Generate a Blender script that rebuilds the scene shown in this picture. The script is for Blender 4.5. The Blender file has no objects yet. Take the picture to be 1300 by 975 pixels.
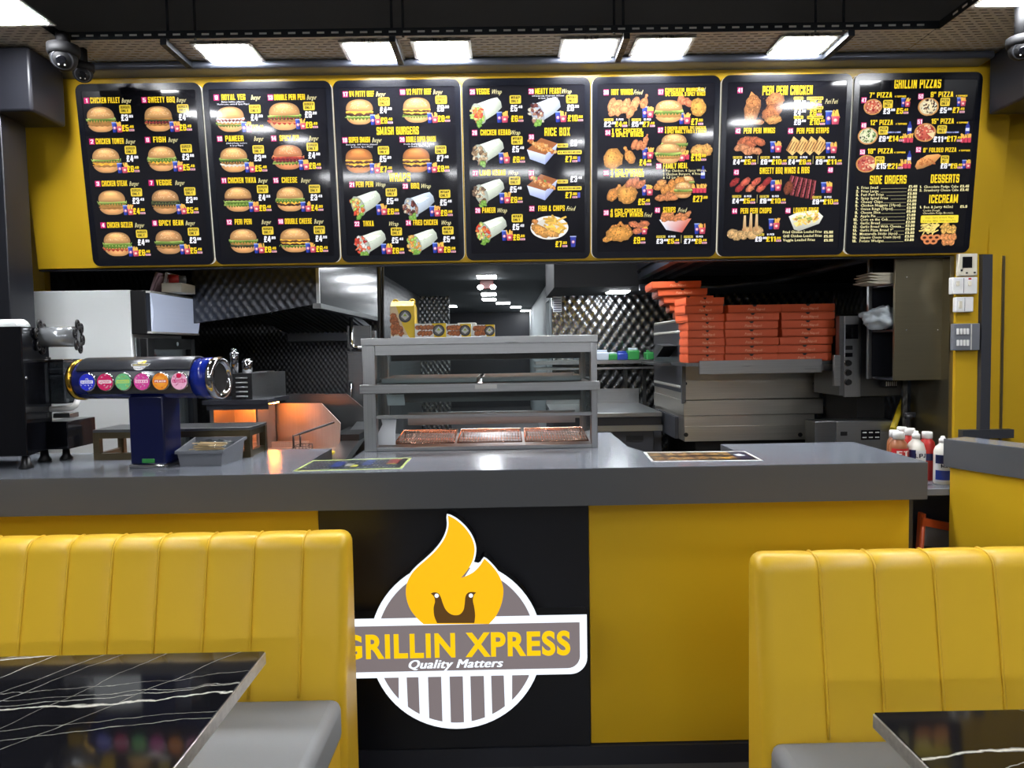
import bpy, bmesh, math, random
from mathutils import Vector, Matrix
R = math.radians
SC = bpy.context.scene
COL = SC.collection

# ------------------------------------------------------------------ camera
F = 901.0
CAM = Vector((0, 0, 1.52))
def camera_axes():
    y = Vector(((642 - 650) / F, -(442 - 487.5) / F, 1)).normalized()      # world +Y seen in camera axes
    r = R(0.95)
    x = Vector((math.cos(r), math.sin(r), 0))
    x = (x - y * x.dot(y)).normalized()
    z = y.cross(x)
    if z.y < 0: z = -z
    return x, y, z
AX, AY, AZ = camera_axes()
def ray(px, py):
    d = Vector(((px - 650) / F, -(py - 487.5) / F, 1))
    return Vector((AX.dot(d), AY.dot(d), AZ.dot(d)))
def at(px, py, Y):
    d = ray(px, py); return CAM + d * (Y / d.y)
def atz(px, py, Z):
    d = ray(px, py); return CAM + d * ((Z - CAM.z) / d.z)
cd = bpy.data.cameras.new('camera'); cam = bpy.data.objects.new('camera', cd); COL.objects.link(cam)
right = Vector((AX.x, AY.x, AZ.x)); up = Vector((AX.y, AY.y, AZ.y)); fwd = Vector((AX.z, AY.z, AZ.z))
m = Matrix((right, up, -fwd)).transposed().to_4x4(); m.translation = CAM
cam.matrix_world = m
cd.sensor_width = 36; cd.lens = F / 1300 * 36; cd.clip_start = 0.02; cd.clip_end = 100
SC.camera = cam

# ------------------------------------------------------------------ world, exposure
w = bpy.data.worlds.new('world'); SC.world = w; w.use_nodes = True
w.node_tree.nodes['Background'].inputs[0].default_value = (0.6, 0.7, 0.8, 1)
w.node_tree.nodes['Background'].inputs[1].default_value = 0.02
SC.view_settings.view_transform = 'Standard'
try: SC.view_settings.look = 'None'
except Exception: pass
SC.view_settings.exposure = 0.0; SC.view_settings.gamma = 1; SC.view_settings.use_curve_mapping = False
SC.cycles.use_denoising = True
try: SC.cycles.denoising_prefilter = 'ACCURATE'
except Exception: pass
SC.cycles.max_bounces = 8; SC.cycles.transparent_max_bounces = 12
SC.cycles.sample_clamp_indirect = 4.0
PANEL_E = 105.0          # ceiling panel emission
HALL_E = 34.0
KIT_E = 75.0            # added kitchen lights, out of view
WARM_E = 1.6            # heat lamps multiplier

# ------------------------------------------------------------------ materials
def lin(c):
    out = []
    for v in c[:3]:
        v = v / 255.0
        out.append(v / 12.92 if v <= 0.04045 else ((v + 0.055) / 1.055) ** 2.4)
    return (out[0], out[1], out[2], 1.0)
def new_mat(name):
    mt = bpy.data.materials.new(name); mt.use_nodes = True
    return mt, mt.node_tree, mt.node_tree.nodes['Principled BSDF']
def P(name, col, rough=0.5, metal=0.0, spec=0.5, coat=0.0, bump=None, emit=None, estr=1.0, noise=None, alpha=None, trans=0.0):
    """plain principled material; bump=(scale,strength,dist), noise=(scale,amount) varies the base colour"""
    mt, nt, b = new_mat(name)
    b.inputs['Base Color'].default_value = lin(col)
    b.inputs['Roughness'].default_value = rough
    b.inputs['Metallic'].default_value = metal
    b.inputs['Specular IOR Level'].default_value = spec
    b.inputs['Coat Weight'].default_value = coat
    b.inputs['Transmission Weight'].default_value = trans
    if emit:
        b.inputs['Emission Color'].default_value = lin(emit); b.inputs['Emission Strength'].default_value = estr
    tc = None
    if bump or noise:
        tc = nt.nodes.new('ShaderNodeTexCoord')
    if noise:
        n = nt.nodes.new('ShaderNodeTexNoise'); n.inputs['Scale'].default_value = noise[0]; n.inputs['Detail'].default_value = 4
        nt.links.new(tc.outputs['Object'], n.inputs['Vector'])
        mx = nt.nodes.new('ShaderNodeMix'); mx.data_type = 'RGBA'
        a = lin(col)
        mx.inputs[6].default_value = tuple(v * (1 - noise[1]) for v in a[:3]) + (1,)
        mx.inputs[7].default_value = tuple(min(1, v * (1 + noise[1])) for v in a[:3]) + (1,)
        nt.links.new(n.outputs['Fac'], mx.inputs[0]); nt.links.new(mx.outputs[2], b.inputs['Base Color'])
    if bump:
        n = nt.nodes.new('ShaderNodeTexNoise'); n.inputs['Scale'].default_value = bump[0]; n.inputs['Detail'].default_value = 3
        nt.links.new(tc.outputs['Object'], n.inputs['Vector'])
        bp = nt.nodes.new('ShaderNodeBump'); bp.inputs['Strength'].default_value = bump[1]; bp.inputs['Distance'].default_value = bump[2]
        nt.links.new(n.outputs['Fac'], bp.inputs['Height']); nt.links.new(bp.outputs['Normal'], b.inputs['Normal'])
    return mt
def E(name, col, s):
    mt, nt, b = new_mat(name)
    b.inputs['Base Color'].default_value = tuple(v * 0.15 for v in lin(col)[:3]) + (1,)
    b.inputs['Emission Color'].default_value = lin(col); b.inputs['Emission Strength'].default_value = s
    return mt
def brushed(name, col, rough=0.3, axis=0, streak=0.18):
    mt, nt, b = new_mat(name)
    b.inputs['Metallic'].default_value = 1.0
    tc = nt.nodes.new('ShaderNodeTexCoord'); mp = nt.nodes.new('ShaderNodeMapping')
    sc = [60.0, 60.0, 60.0]; sc[axis] = 0.8
    mp.inputs['Scale'].default_value = sc
    n = nt.nodes.new('ShaderNodeTexNoise'); n.inputs['Scale'].default_value = 4; n.inputs['Detail'].default_value = 3
    nt.links.new(tc.outputs['Object'], mp.inputs[0]); nt.links.new(mp.outputs[0], n.inputs['Vector'])
    mx = nt.nodes.new('ShaderNodeMix'); mx.data_type = 'RGBA'
    a = lin(col)
    mx.inputs[6].default_value = tuple(v * (1 - streak) for v in a[:3]) + (1,)
    mx.inputs[7].default_value = tuple(min(1, v * (1 + streak)) for v in a[:3]) + (1,)
    nt.links.new(n.outputs['Fac'], mx.inputs[0]); nt.links.new(mx.outputs[2], b.inputs['Base Color'])
    mr = nt.nodes.new('ShaderNodeMapRange'); mr.inputs[3].default_value = rough - 0.07; mr.inputs[4].default_value = rough + 0.09
    nt.links.new(n.outputs['Fac'], mr.inputs[0]); nt.links.new(mr.outputs[0], b.inputs['Roughness'])
    return mt
def quilted(name, col, size=0.05, rough=0.22, depth=0.006, ax=(0, 2)):
    """embossed stainless sheet: staggered raised pads"""
    mt, nt, b = new_mat(name)
    b.inputs['Metallic'].default_value = 1.0; b.inputs['Base Color'].default_value = lin(col); b.inputs['Roughness'].default_value = rough
    tc = nt.nodes.new('ShaderNodeTexCoord'); sp = nt.nodes.new('ShaderNodeSeparateXYZ')
    nt.links.new(tc.outputs['Object'], sp.inputs[0])
    def mth(op, a, bb=None):
        n = nt.nodes.new('ShaderNodeMath'); n.operation = op
        for i, v in enumerate((a, bb)):
            if v is None: continue
            if isinstance(v, (int, float)): n.inputs[i].default_value = v
            else: nt.links.new(v, n.inputs[i])
        return n.outputs[0]
    u, v = sp.outputs[ax[0]], sp.outputs[ax[1]]
    k = 2 * math.pi / size
    a1 = mth('SINE', mth('MULTIPLY', u, k * 0.6))
    a2 = mth('SINE', mth('MULTIPLY', v, k * 0.42))
    h = mth('MULTIPLY', a1, a2)
    bp = nt.nodes.new('ShaderNodeBump'); bp.inputs['Strength'].default_value = 1.0; bp.inputs['Distance'].default_value = depth
    nt.links.new(h, bp.inputs['Height']); nt.links.new(bp.outputs['Normal'], b.inputs['Normal'])
    return mt
def glass_mat(name, tint=(235, 240, 240), refl=0.12):
    mt = bpy.data.materials.new(name); mt.use_nodes = True; nt = mt.node_tree
    nt.nodes.remove(nt.nodes['Principled BSDF'])
    out = nt.nodes['Material Output']
    tr = nt.nodes.new('ShaderNodeBsdfTransparent'); tr.inputs[0].default_value = lin(tint)
    gl = nt.nodes.new('ShaderNodeBsdfGlossy'); gl.inputs['Roughness'].default_value = 0.02
    lw = nt.nodes.new('ShaderNodeLayerWeight'); lw.inputs[0].default_value = 0.2
    mr = nt.nodes.new('ShaderNodeMapRange'); mr.inputs[3].default_value = refl * 0.5; mr.inputs[4].default_value = 0.8
    nt.links.new(lw.outputs['Fresnel'], mr.inputs[0])
    mx = nt.nodes.new('ShaderNodeMixShader')
    nt.links.new(mr.outputs[0], mx.inputs[0]); nt.links.new(tr.outputs[0], mx.inputs[1]); nt.links.new(gl.outputs[0], mx.inputs[2])
    nt.links.new(mx.outputs[0], out.inputs[0])
    return mt
def print_mat(name, estr, rough=0.08, spec=0.5, base=0.0):
    mt, nt, b = new_mat(name)
    a = nt.nodes.new('ShaderNodeAttribute'); a.attribute_name = 'Col'
    if base > 0:
        nt.links.new(a.outputs['Color'], b.inputs['Base Color'])
    else:
        dk = nt.nodes.new('ShaderNodeMix'); dk.data_type = 'RGBA'; dk.inputs[0].default_value = 0.25; dk.inputs[6].default_value = (0.008, 0.008, 0.01, 1)
        nt.links.new(a.outputs['Color'], dk.inputs[7]); nt.links.new(dk.outputs[2], b.inputs['Base Color'])
    if estr > 0:
        nt.links.new(a.outputs['Color'], b.inputs['Emission Color']); b.inputs['Emission Strength'].default_value = estr
    b.inputs['Roughness'].default_value = rough; b.inputs['Specular IOR Level'].default_value = spec
    return mt
def slotted(name, col, w=0.055, h=0.026):
    """perforated cable-tray sheet, slots are real openings"""
    mt, nt, b = new_mat(name)
    b.inputs['Base Color'].default_value = lin(col); b.inputs['Metallic'].default_value = 0.0; b.inputs['Roughness'].default_value = 0.5
    tc = nt.nodes.new('ShaderNodeTexCoord'); br = nt.nodes.new('ShaderNodeTexBrick')
    br.inputs['Scale'].default_value = 1.0; br.inputs['Brick Width'].default_value = w; br.inputs['Row Height'].default_value = h
    br.inputs['Mortar Size'].default_value = 0.0085; br.inputs['Mortar Smooth'].default_value = 0.0
    nt.links.new(tc.outputs['Object'], br.inputs['Vector'])
    tr = nt.nodes.new('ShaderNodeBsdfTransparent'); mx = nt.nodes.new('ShaderNodeMixShader')
    nt.links.new(br.outputs['Fac'], mx.inputs[0]); nt.links.new(tr.outputs[0], mx.inputs[1]); nt.links.new(b.outputs[0], mx.inputs[2])
    nt.links.new(mx.outputs[0], nt.nodes['Material Output'].inputs[0])
    return mt
def marble(name, seed, lines):
    mt, nt, b = new_mat(name)
    b.inputs['Roughness'].default_value = 0.07; b.inputs['Specular IOR Level'].default_value = 0.55
    tc = nt.nodes.new('ShaderNodeTexCoord')
    sp = nt.nodes.new('ShaderNodeSeparateXYZ'); nt.links.new(tc.outputs['Object'], sp.inputs[0])
    nz = nt.nodes.new('ShaderNodeTexNoise'); nz.inputs['Scale'].default_value = 7; nz.inputs['Detail'].default_value = 5
    nt.links.new(tc.outputs['Object'], nz.inputs['Vector'])
    nz2 = nt.nodes.new('ShaderNodeTexNoise'); nz2.inputs['Scale'].default_value = 22; nz2.inputs['Detail'].default_value = 5
    nt.links.new(tc.outputs['Object'], nz2.inputs['Vector'])
    def mth(op, *ins):
        n = nt.nodes.new('ShaderNodeMath'); n.operation = op
        for i, v in enumerate(ins):
            if isinstance(v, (int, float)): n.inputs[i].default_value = v
            else: nt.links.new(v, n.inputs[i])
        return n.outputs[0]
    tot = None
    for ang, off, wid, amp, br in lines:
        d = mth('ADD', mth('MULTIPLY', sp.outputs[0], -math.sin(R(ang))), mth('MULTIPLY', sp.outputs[1], math.cos(R(ang))))
        d = mth('ADD', d, mth('MULTIPLY', mth('SUBTRACT', nz.outputs['Fac'], 0.5), amp))
        d = mth('ABSOLUTE', mth('SUBTRACT', d, off))
        v = mth('SUBTRACT', 1.0, mth('DIVIDE', d, mth('MULTIPLY', nz2.outputs['Fac'], wid * 2)))
        v = mth('MULTIPLY', mth('MAXIMUM', v, 0.0), br)
        tot = v if tot is None else mth('MAXIMUM', tot, v)
    mx = nt.nodes.new('ShaderNodeMix'); mx.data_type = 'RGBA'
    mx.inputs[6].default_value = lin((20, 20, 24)); mx.inputs[7].default_value = lin((225, 222, 210))
    nt.links.new(mth('MINIMUM', tot, 1.0), mx.inputs[0]); nt.links.new(mx.outputs[2], b.inputs['Base Color'])
    return mt

M = {}
M['yellow'] = P('yellow_laminate', (196, 158, 34), 0.24, spec=0.4)
M['yellow_panel'] = P('yellow_counter_panel', (206, 168, 32), 0.35, spec=0.35)
M['yleather'] = P('yellow_leather', (232, 188, 48), 0.36, spec=0.45, bump=(160, 0.08, 0.002))
M['gleather'] = P('grey_leather', (138, 141, 145), 0.45, bump=(160, 0.08, 0.002))
M['edge'] = P('counter_edge', (80, 82, 86), 0.5, noise=(400, 0.08))
M['top'] = P('counter_top', (112, 117, 126), 0.2, spec=0.5, noise=(500, 0.1))
M['black'] = P('black_plastic', (20, 20, 22), 0.35)
M['matte'] = P('matte_black', (18, 18, 20), 0.65, spec=0.25)
M['blackgloss'] = P('black_gloss', (14, 15, 20), 0.12)
M['blackpanel'] = P('black_panel', (20, 21, 27), 0.3)
M['darkgrey'] = P('dark_grey', (52, 54, 60), 0.45)
M['dark'] = P('dark_laminate', (38, 40, 48), 0.35)
M['ceil'] = P('black_ceiling', (128, 124, 120), 0.9)
M['ksoffit'] = P('kitchen_soffit', (26, 27, 30), 0.7, spec=0.2)
M['post'] = P('dark_post', (22, 24, 31), 0.35)
M['kceil'] = P('kitchen_ceiling', (92, 96, 99), 0.7)
M['floor'] = P('floor_tile', (70, 70, 72), 0.35, noise=(3, 0.15))
M['upper'] = P('upper_wall', (104, 102, 100), 0.8)
M['wallgrey'] = P('rear_wall', (70, 68, 66), 0.7)
M['white'] = P('white_enamel', (222, 226, 226), 0.3)
M['whitewall'] = P('white_wall', (190, 198, 202), 0.6)
M['whiteplastic'] = P('white_plastic', (232, 232, 230), 0.35)
M['paper'] = P('paper', (225, 228, 232), 0.7)
M['steel'] = brushed('brushed_steel', (178, 180, 182), 0.3, 0)
M['steelv'] = brushed('brushed_steel_upright', (178, 180, 182), 0.3, 2)
M['steeldark'] = brushed('dull_steel', (120, 122, 124), 0.36, 0)
M['steeloven'] = brushed('oven_steel', (196, 193, 184), 0.36, 0)
M['bronze'] = brushed('cabinet_steel', (142, 134, 112), 0.34, 0, 0.1)
M['chrome'] = P('chrome', (215, 215, 218), 0.08, 1.0)
M['gold'] = P('gold_trim', (200, 160, 60), 0.2, 1.0)
M['quilt'] = quilted('quilted_steel', (120, 122, 126), 0.024, 0.34, 0.0012)
M['quiltd'] = quilted('quilted_steel_hood', (84, 86, 92), 0.03, 0.34, 0.0016)
M['quiltx'] = quilted('quilted_steel_side', (110, 112, 116), 0.05, 0.28, 0.0026, (1, 2))
M['quiltb'] = quilted('quilted_steel_back', (150, 153, 157), 0.05, 0.25, 0.0032)
M['glass'] = glass_mat('clear_glass')
M['smoke'] = glass_mat('tinted_glass', (150, 155, 160), 0.2)
M['panel_e'] = E('panel_light', (250, 252, 255), PANEL_E)
M['hall_e'] = E('hall_light', (248, 252, 255), HALL_E)
M['lightframe'] = P('light_frame', (205, 205, 200), 0.5)
M['blue'] = P('blue_lacquer', (14, 26, 96), 0.18, spec=0.6)
M['bluedark'] = P('navy_column', (10, 18, 62), 0.3)
M['tray'] = slotted('perforated_tray', (206, 198, 184))
M['rail'] = P('tray_rail', (34, 38, 44), 0.45, 0.4)
M['lip'] = P('bulkhead_lip', (88, 92, 104), 0.35, 0.5)
M['soffit'] = P('soffit', (27, 28, 35), 0.4)
M['print'] = print_mat('lit_print', 0.95)
M['ink'] = print_mat('printed_card', 0.0, 0.3, 0.4, 1.0)
M['orange'] = P('orange_card', (204, 84, 40), 0.6)
M['orangein'] = P('box_inside', (90, 50, 36), 0.8)
M['orangeframe'] = P('orange_paint', (196, 82, 34), 0.4)
M['brass'] = brushed('warm_steel', (120, 108, 84), 0.35, 0)
M['greyplastic'] = P('grey_tub', (110, 113, 120), 0.4)
M['wood'] = P('stirrer_wood', (205, 180, 135), 0.6)
M['hole'] = P('dark_opening', (6, 6, 7), 0.6)
M['sign_white'] = E('sign_white', (238, 246, 255), 1.15)
M['sign_grey'] = E('sign_grey', (128, 118, 120), 0.95)
M['sign_yellow'] = E('sign_yellow', (253, 190, 12), 1.0)
M['sign_letter'] = E('sign_letter', (250, 205, 8), 1.0)
M['sign_brown'] = E('sign_brown', (92, 62, 22), 0.9)
M['header_e'] = P('header_box', (190, 198, 215), 0.25, emit=(185, 198, 225), estr=0.45)
M['led'] = E('led_strip', (215, 225, 255), 3.0)
M['heat_e'] = E('heat_lamp', (255, 172, 118), 5.5 * WARM_E)
M['fry_e'] = E('fryer_lamp', (255, 132, 50), 75.0 * WARM_E)
M['red'] = P('red_sauce', (176, 40, 34), 0.35)
M['brownsauce'] = P('brown_sauce', (150, 92, 58), 0.35)
M['bag'] = P('plastic_bag', (190, 200, 206), 0.25, trans=0.25)
M['foam'] = P('foam_pack', (214, 208, 190), 0.6)
M['yellowpipe'] = P('yellow_hose', (200, 175, 30), 0.4)
M['green'] = P('green_pack', (40, 130, 60), 0.5)
M['copper'] = P('copper_wire', (206, 168, 150), 0.25, 1.0)
M['edgelit'] = P('board_shell', (215, 215, 210), 0.4, emit=(230, 228, 215), estr=0.45)

M['steelx'] = brushed('hood_side_steel', (54, 57, 62), 0.14, 1)
M['steelwarm'] = brushed('fryer_steel', (196, 190, 184), 0.42, 2)
M['kit_e'] = E('kitchen_fill_light', (246, 250, 255), KIT_E)
M['spot_e'] = E('soffit_strip', (245, 250, 255), 40.0)
M['redbrown'] = P('dark_red_case', (70, 34, 34), 0.5)
M['headerpack'] = P('pack_film', (190, 200, 214), 0.35)
M['bagpink'] = P('bag_pink', (170, 140, 148), 0.5)
M['soffitdark'] = P('canopy_dark', (34, 37, 46), 0.4)

# ------------------------------------------------------------------ mesh building
def world_of(o):
    mm = o.matrix_basis.copy()
    while o.parent is not None:
        o = o.parent; mm = o.matrix_basis @ mm
    return mm
class MB:
    def __init__(self): self.bm = bmesh.new(); self.mi = 0
    def m(self, i): self.mi = i; return self
    def faces(self, verts, faces, smooth=False):
        vs = [self.bm.verts.new(v) for v in verts]; out = []
        for f in faces:
            try: ff = self.bm.faces.new([vs[i] for i in f])
            except ValueError: continue
            ff.material_index = self.mi; ff.smooth = smooth; out.append(ff)
        return vs, out
    def box(self, x0, x1, y0, y1, z0, z1, bevel=0.0, seg=2, mat=None, smooth=None):
        if x0 > x1: x0, x1 = x1, x0
        if y0 > y1: y0, y1 = y1, y0
        if z0 > z1: z0, z1 = z1, z0
        v = [(x0, y0, z0), (x1, y0, z0), (x1, y1, z0), (x0, y1, z0), (x0, y0, z1), (x1, y0, z1), (x1, y1, z1), (x0, y1, z1)]
        if mat is not None: v = [mat @ Vector(p) for p in v]
        vs, fs = self.faces(v, [(0, 3, 2, 1), (4, 5, 6, 7), (0, 1, 5, 4), (1, 2, 6, 5), (2, 3, 7, 6), (3, 0, 4, 7)])
        if bevel > 0:
            es = list({e for f in fs for e in f.edges})
            r = bmesh.ops.bevel(self.bm, geom=es, offset=bevel, segments=seg, profile=0.5, affect='EDGES')
            for f in r['faces']: f.material_index = self.mi; f.smooth = True
        return self
    def prism(self, pts, fn, d0, d1, bevel=0.0):
        """extrude 2-D polygon pts; fn(u,v,d) -> 3-D"""
        n = len(pts)
        vs, fs = self.faces([fn(u, v, d0) for u, v in pts] + [fn(u, v, d1) for u, v in pts],
                   [tuple(range(n)), tuple(range(2 * n - 1, n - 1, -1))] + [(i, i + n, (i + 1) % n + n, (i + 1) % n) for i in range(n)])
        if bevel > 0:
            es = list({e for f in fs for e in f.edges})
            r = bmesh.ops.bevel(self.bm, geom=es, offset=bevel, segments=2, profile=0.5, affect='EDGES')
            for f in r['faces']: f.material_index = self.mi
        return self
    def ring(self, p0, p1, r, n=16, r2=None, cap=True, smooth=True):
        p0 = Vector(p0); p1 = Vector(p1); r2 = r if r2 is None else r2
        d = (p1 - p0).normalized(); a = d.orthogonal().normalized(); b = d.cross(a)
        vs = []
        for p, rr in ((p0, r), (p1, r2)):
            for i in range(n):
                t = 2 * math.pi * i / n; vs.append(p + (a * math.cos(t) + b * math.sin(t)) * rr)
        fs = [(i, (i + 1) % n, (i + 1) % n + n, i + n) for i in range(n)]
        bv, ff = self.faces(vs, fs, smooth)
        if cap:
            for idx in (range(n - 1, -1, -1), range(n, 2 * n)):
                f = self.bm.faces.new([bv[i] for i in idx]); f.material_index = self.mi
        return self
    cyl = ring
    def tube(self, pts, r, n=8):
        pts = [Vector(p) for p in pts]; rows = []; prev = None
        for i, p in enumerate(pts):
            d = (pts[min(i + 1, len(pts) - 1)] - pts[max(i - 1, 0)]).normalized()
            if prev is None: a = d.orthogonal().normalized()
            else:
                a = prev - d * prev.dot(d)
                a = a.normalized() if a.length > 1e-6 else d.orthogonal().normalized()
            prev = a; b = d.cross(a)
            rows.append([p + (a * math.cos(2 * math.pi * k / n) + b * math.sin(2 * math.pi * k / n)) * r for k in range(n)])
        vs = [v for row in rows for v in row]; fs = []
        for i in range(len(rows) - 1):
            for k in range(n): fs.append((i * n + k, i * n + (k + 1) % n, (i + 1) * n + (k + 1) % n, (i + 1) * n + k))
        bv, _ = self.faces(vs, fs, True)
        for idx in (range(n - 1, -1, -1), range(len(vs) - n, len(vs))):
            f = self.bm.faces.new([bv[i] for i in idx]); f.material_index = self.mi
        return self
    def lathe(self, prof, c, n=20, axis=(0, 0, 1), smooth=True):
        """prof: list of (radius, height) along axis from c"""
        c = Vector(c); d = Vector(axis).normalized(); a = d.orthogonal().normalized(); b = d.cross(a)
        vs = []; fs = []
        for r_, h in prof:
            for k in range(n):
                t = 2 * math.pi * k / n
                vs.append(c + d * h + (a * math.cos(t) + b * math.sin(t)) * max(r_, 1e-5))
        for i in range(len(prof) - 1):
            for k in range(n): fs.append((i * n + k, i * n + (k + 1) % n, (i + 1) * n + (k + 1) % n, (i + 1) * n + k))
        bv, _ = self.faces(vs, fs, smooth)
        for idx in (range(n - 1, -1, -1), range(len(vs) - n, len(vs))):
            f = self.bm.faces.new([bv[i] for i in idx]); f.material_index = self.mi
        return self
    def torus(self, c, r, r2, axis=(0, 0, 1), n=24, k=8):
        c = Vector(c); d = Vector(axis).normalized(); a = d.orthogonal().normalized(); b = d.cross(a)
        vs = []; fs = []
        for i in range(n):
            t = 2 * math.pi * i / n; e = a * math.cos(t) + b * math.sin(t)
            for j in range(k):
                s = 2 * math.pi * j / k; vs.append(c + e * (r + r2 * math.cos(s)) + d * r2 * math.sin(s))
        for i in range(n):
            for j in range(k): fs.append((i * k + j, ((i + 1) % n) * k + j, ((i + 1) % n) * k + (j + 1) % k, i * k + (j + 1) % k))
        self.faces(vs, fs, True); return self
    def sphere(self, c, r, n=16, sx=1, sy=1, sz=1):
        c = Vector(c); vs = []; fs = []; h = n // 2
        for i in range(h + 1):
            ph = math.pi * i / h
            for k in range(n):
                t = 2 * math.pi * k / n; rr = max(math.sin(ph), 1e-4)
                vs.append(c + Vector((rr * math.cos(t) * sx, rr * math.sin(t) * sy, math.cos(ph) * sz)) * r)
        for i in range(h):
            for k in range(n): fs.append((i * n + k, (i + 1) * n + k, (i + 1) * n + (k + 1) % n, i * n + (k + 1) % n))
        self.faces(vs, fs, True); return self
    def quad(self, *p): self.faces(p, [tuple(range(len(p)))]); return self
    def build(self, name, mats, parent=None, local=False, fix=True):
        if fix: bmesh.ops.recalc_face_normals(self.bm, faces=self.bm.faces[:])
        me = bpy.data.meshes.new(name); self.bm.to_mesh(me); self.bm.free()
        for mt in (mats if isinstance(mats, (list, tuple)) else [mats]): me.materials.append(mt)
        o = bpy.data.objects.new(name, me); COL.objects.link(o)
        if parent is not None:
            o.parent = parent
            if not local: me.transform(world_of(parent).inverted())
        elif not local:
            # origin at the base centre of the mesh
            if me.vertices:
                xs = [v.co.x for v in me.vertices]; ys = [v.co.y for v in me.vertices]; zs = [v.co.z for v in me.vertices]
                c = Vector(((min(xs) + max(xs)) / 2, (min(ys) + max(ys)) / 2, min(zs)))
                me.transform(Matrix.Translation(-c)); o.location = c
        return o
def tag(o, label=None, cat=None, group=None, kind=None):
    if label: o['label'] = label
    if cat: o['category'] = cat
    if group: o['group'] = group
    if kind: o['kind'] = kind
    return o
def thing(name, label, cat, loc, group=None, rz=0.0):
    o = bpy.data.objects.new(name, None); COL.objects.link(o); o.location = Vector(loc); o.rotation_euler = (0, 0, rz)
    o.empty_display_size = 0.1
    return tag(o, label, cat, group)
def structure(name, mb, mats, label=None):
    o = mb.build(name, mats); o['kind'] = 'structure'
    if label: o['label'] = label
    return o
def kids(o): return [c for c in bpy.data.objects if c.parent is o]
def dup(src, loc, label=None, group=None, rz=None):
    r = src.copy(); COL.objects.link(r); r.location = Vector(loc)
    if rz is not None: r.rotation_euler = (0, 0, rz)
    if label: r['label'] = label
    if group: r['group'] = group
    for ch in kids(src):
        c = ch.copy(); COL.objects.link(c); c.parent = r
        for g in kids(ch):
            d = g.copy(); COL.objects.link(d); d.parent = c
    return r

# ------------------------------------------------------------------ lettering
_gl = {}
def glyphs(s, off=0.0, shear=0.0, ext=0.0, res=3):
    key = (s, off, shear, ext, res)
    if key in _gl: return _gl[key]
    cu = bpy.data.curves.new('lettering_curve', 'FONT'); cu.body = s; cu.offset = off; cu.shear = shear; cu.extrude = ext; cu.resolution_u = res; cu.space_character = 1.07 + off
    ob = bpy.data.objects.new('lettering_curve', cu); COL.objects.link(ob)
    dg = bpy.context.evaluated_depsgraph_get()
    me = bpy.data.meshes.new_from_object(ob.evaluated_get(dg))
    vs = [v.co.copy() for v in me.vertices]
    lim = len(s) * 1.3 + 1
    ok = [-0.6 < v.x < lim and -0.6 < v.y < 1.4 for v in vs]
    fs = [tuple(p.vertices) for p in me.polygons if all(ok[i] for i in p.vertices)]
    vs = [v if k else Vector((0.2, 0.2, 0)) for v, k in zip(vs, ok)]
    bpy.data.objects.remove(ob); bpy.data.curves.remove(cu); bpy.data.meshes.remove(me)
    if vs:
        x0 = min(v.x for v in vs); x1 = max(v.x for v in vs)
    else: x0 = x1 = 0
    _gl[key] = (vs, fs, x0, x1); return _gl[key]
_h = glyphs('H'); CAPH = max(v.y for v in _h[0])
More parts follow.
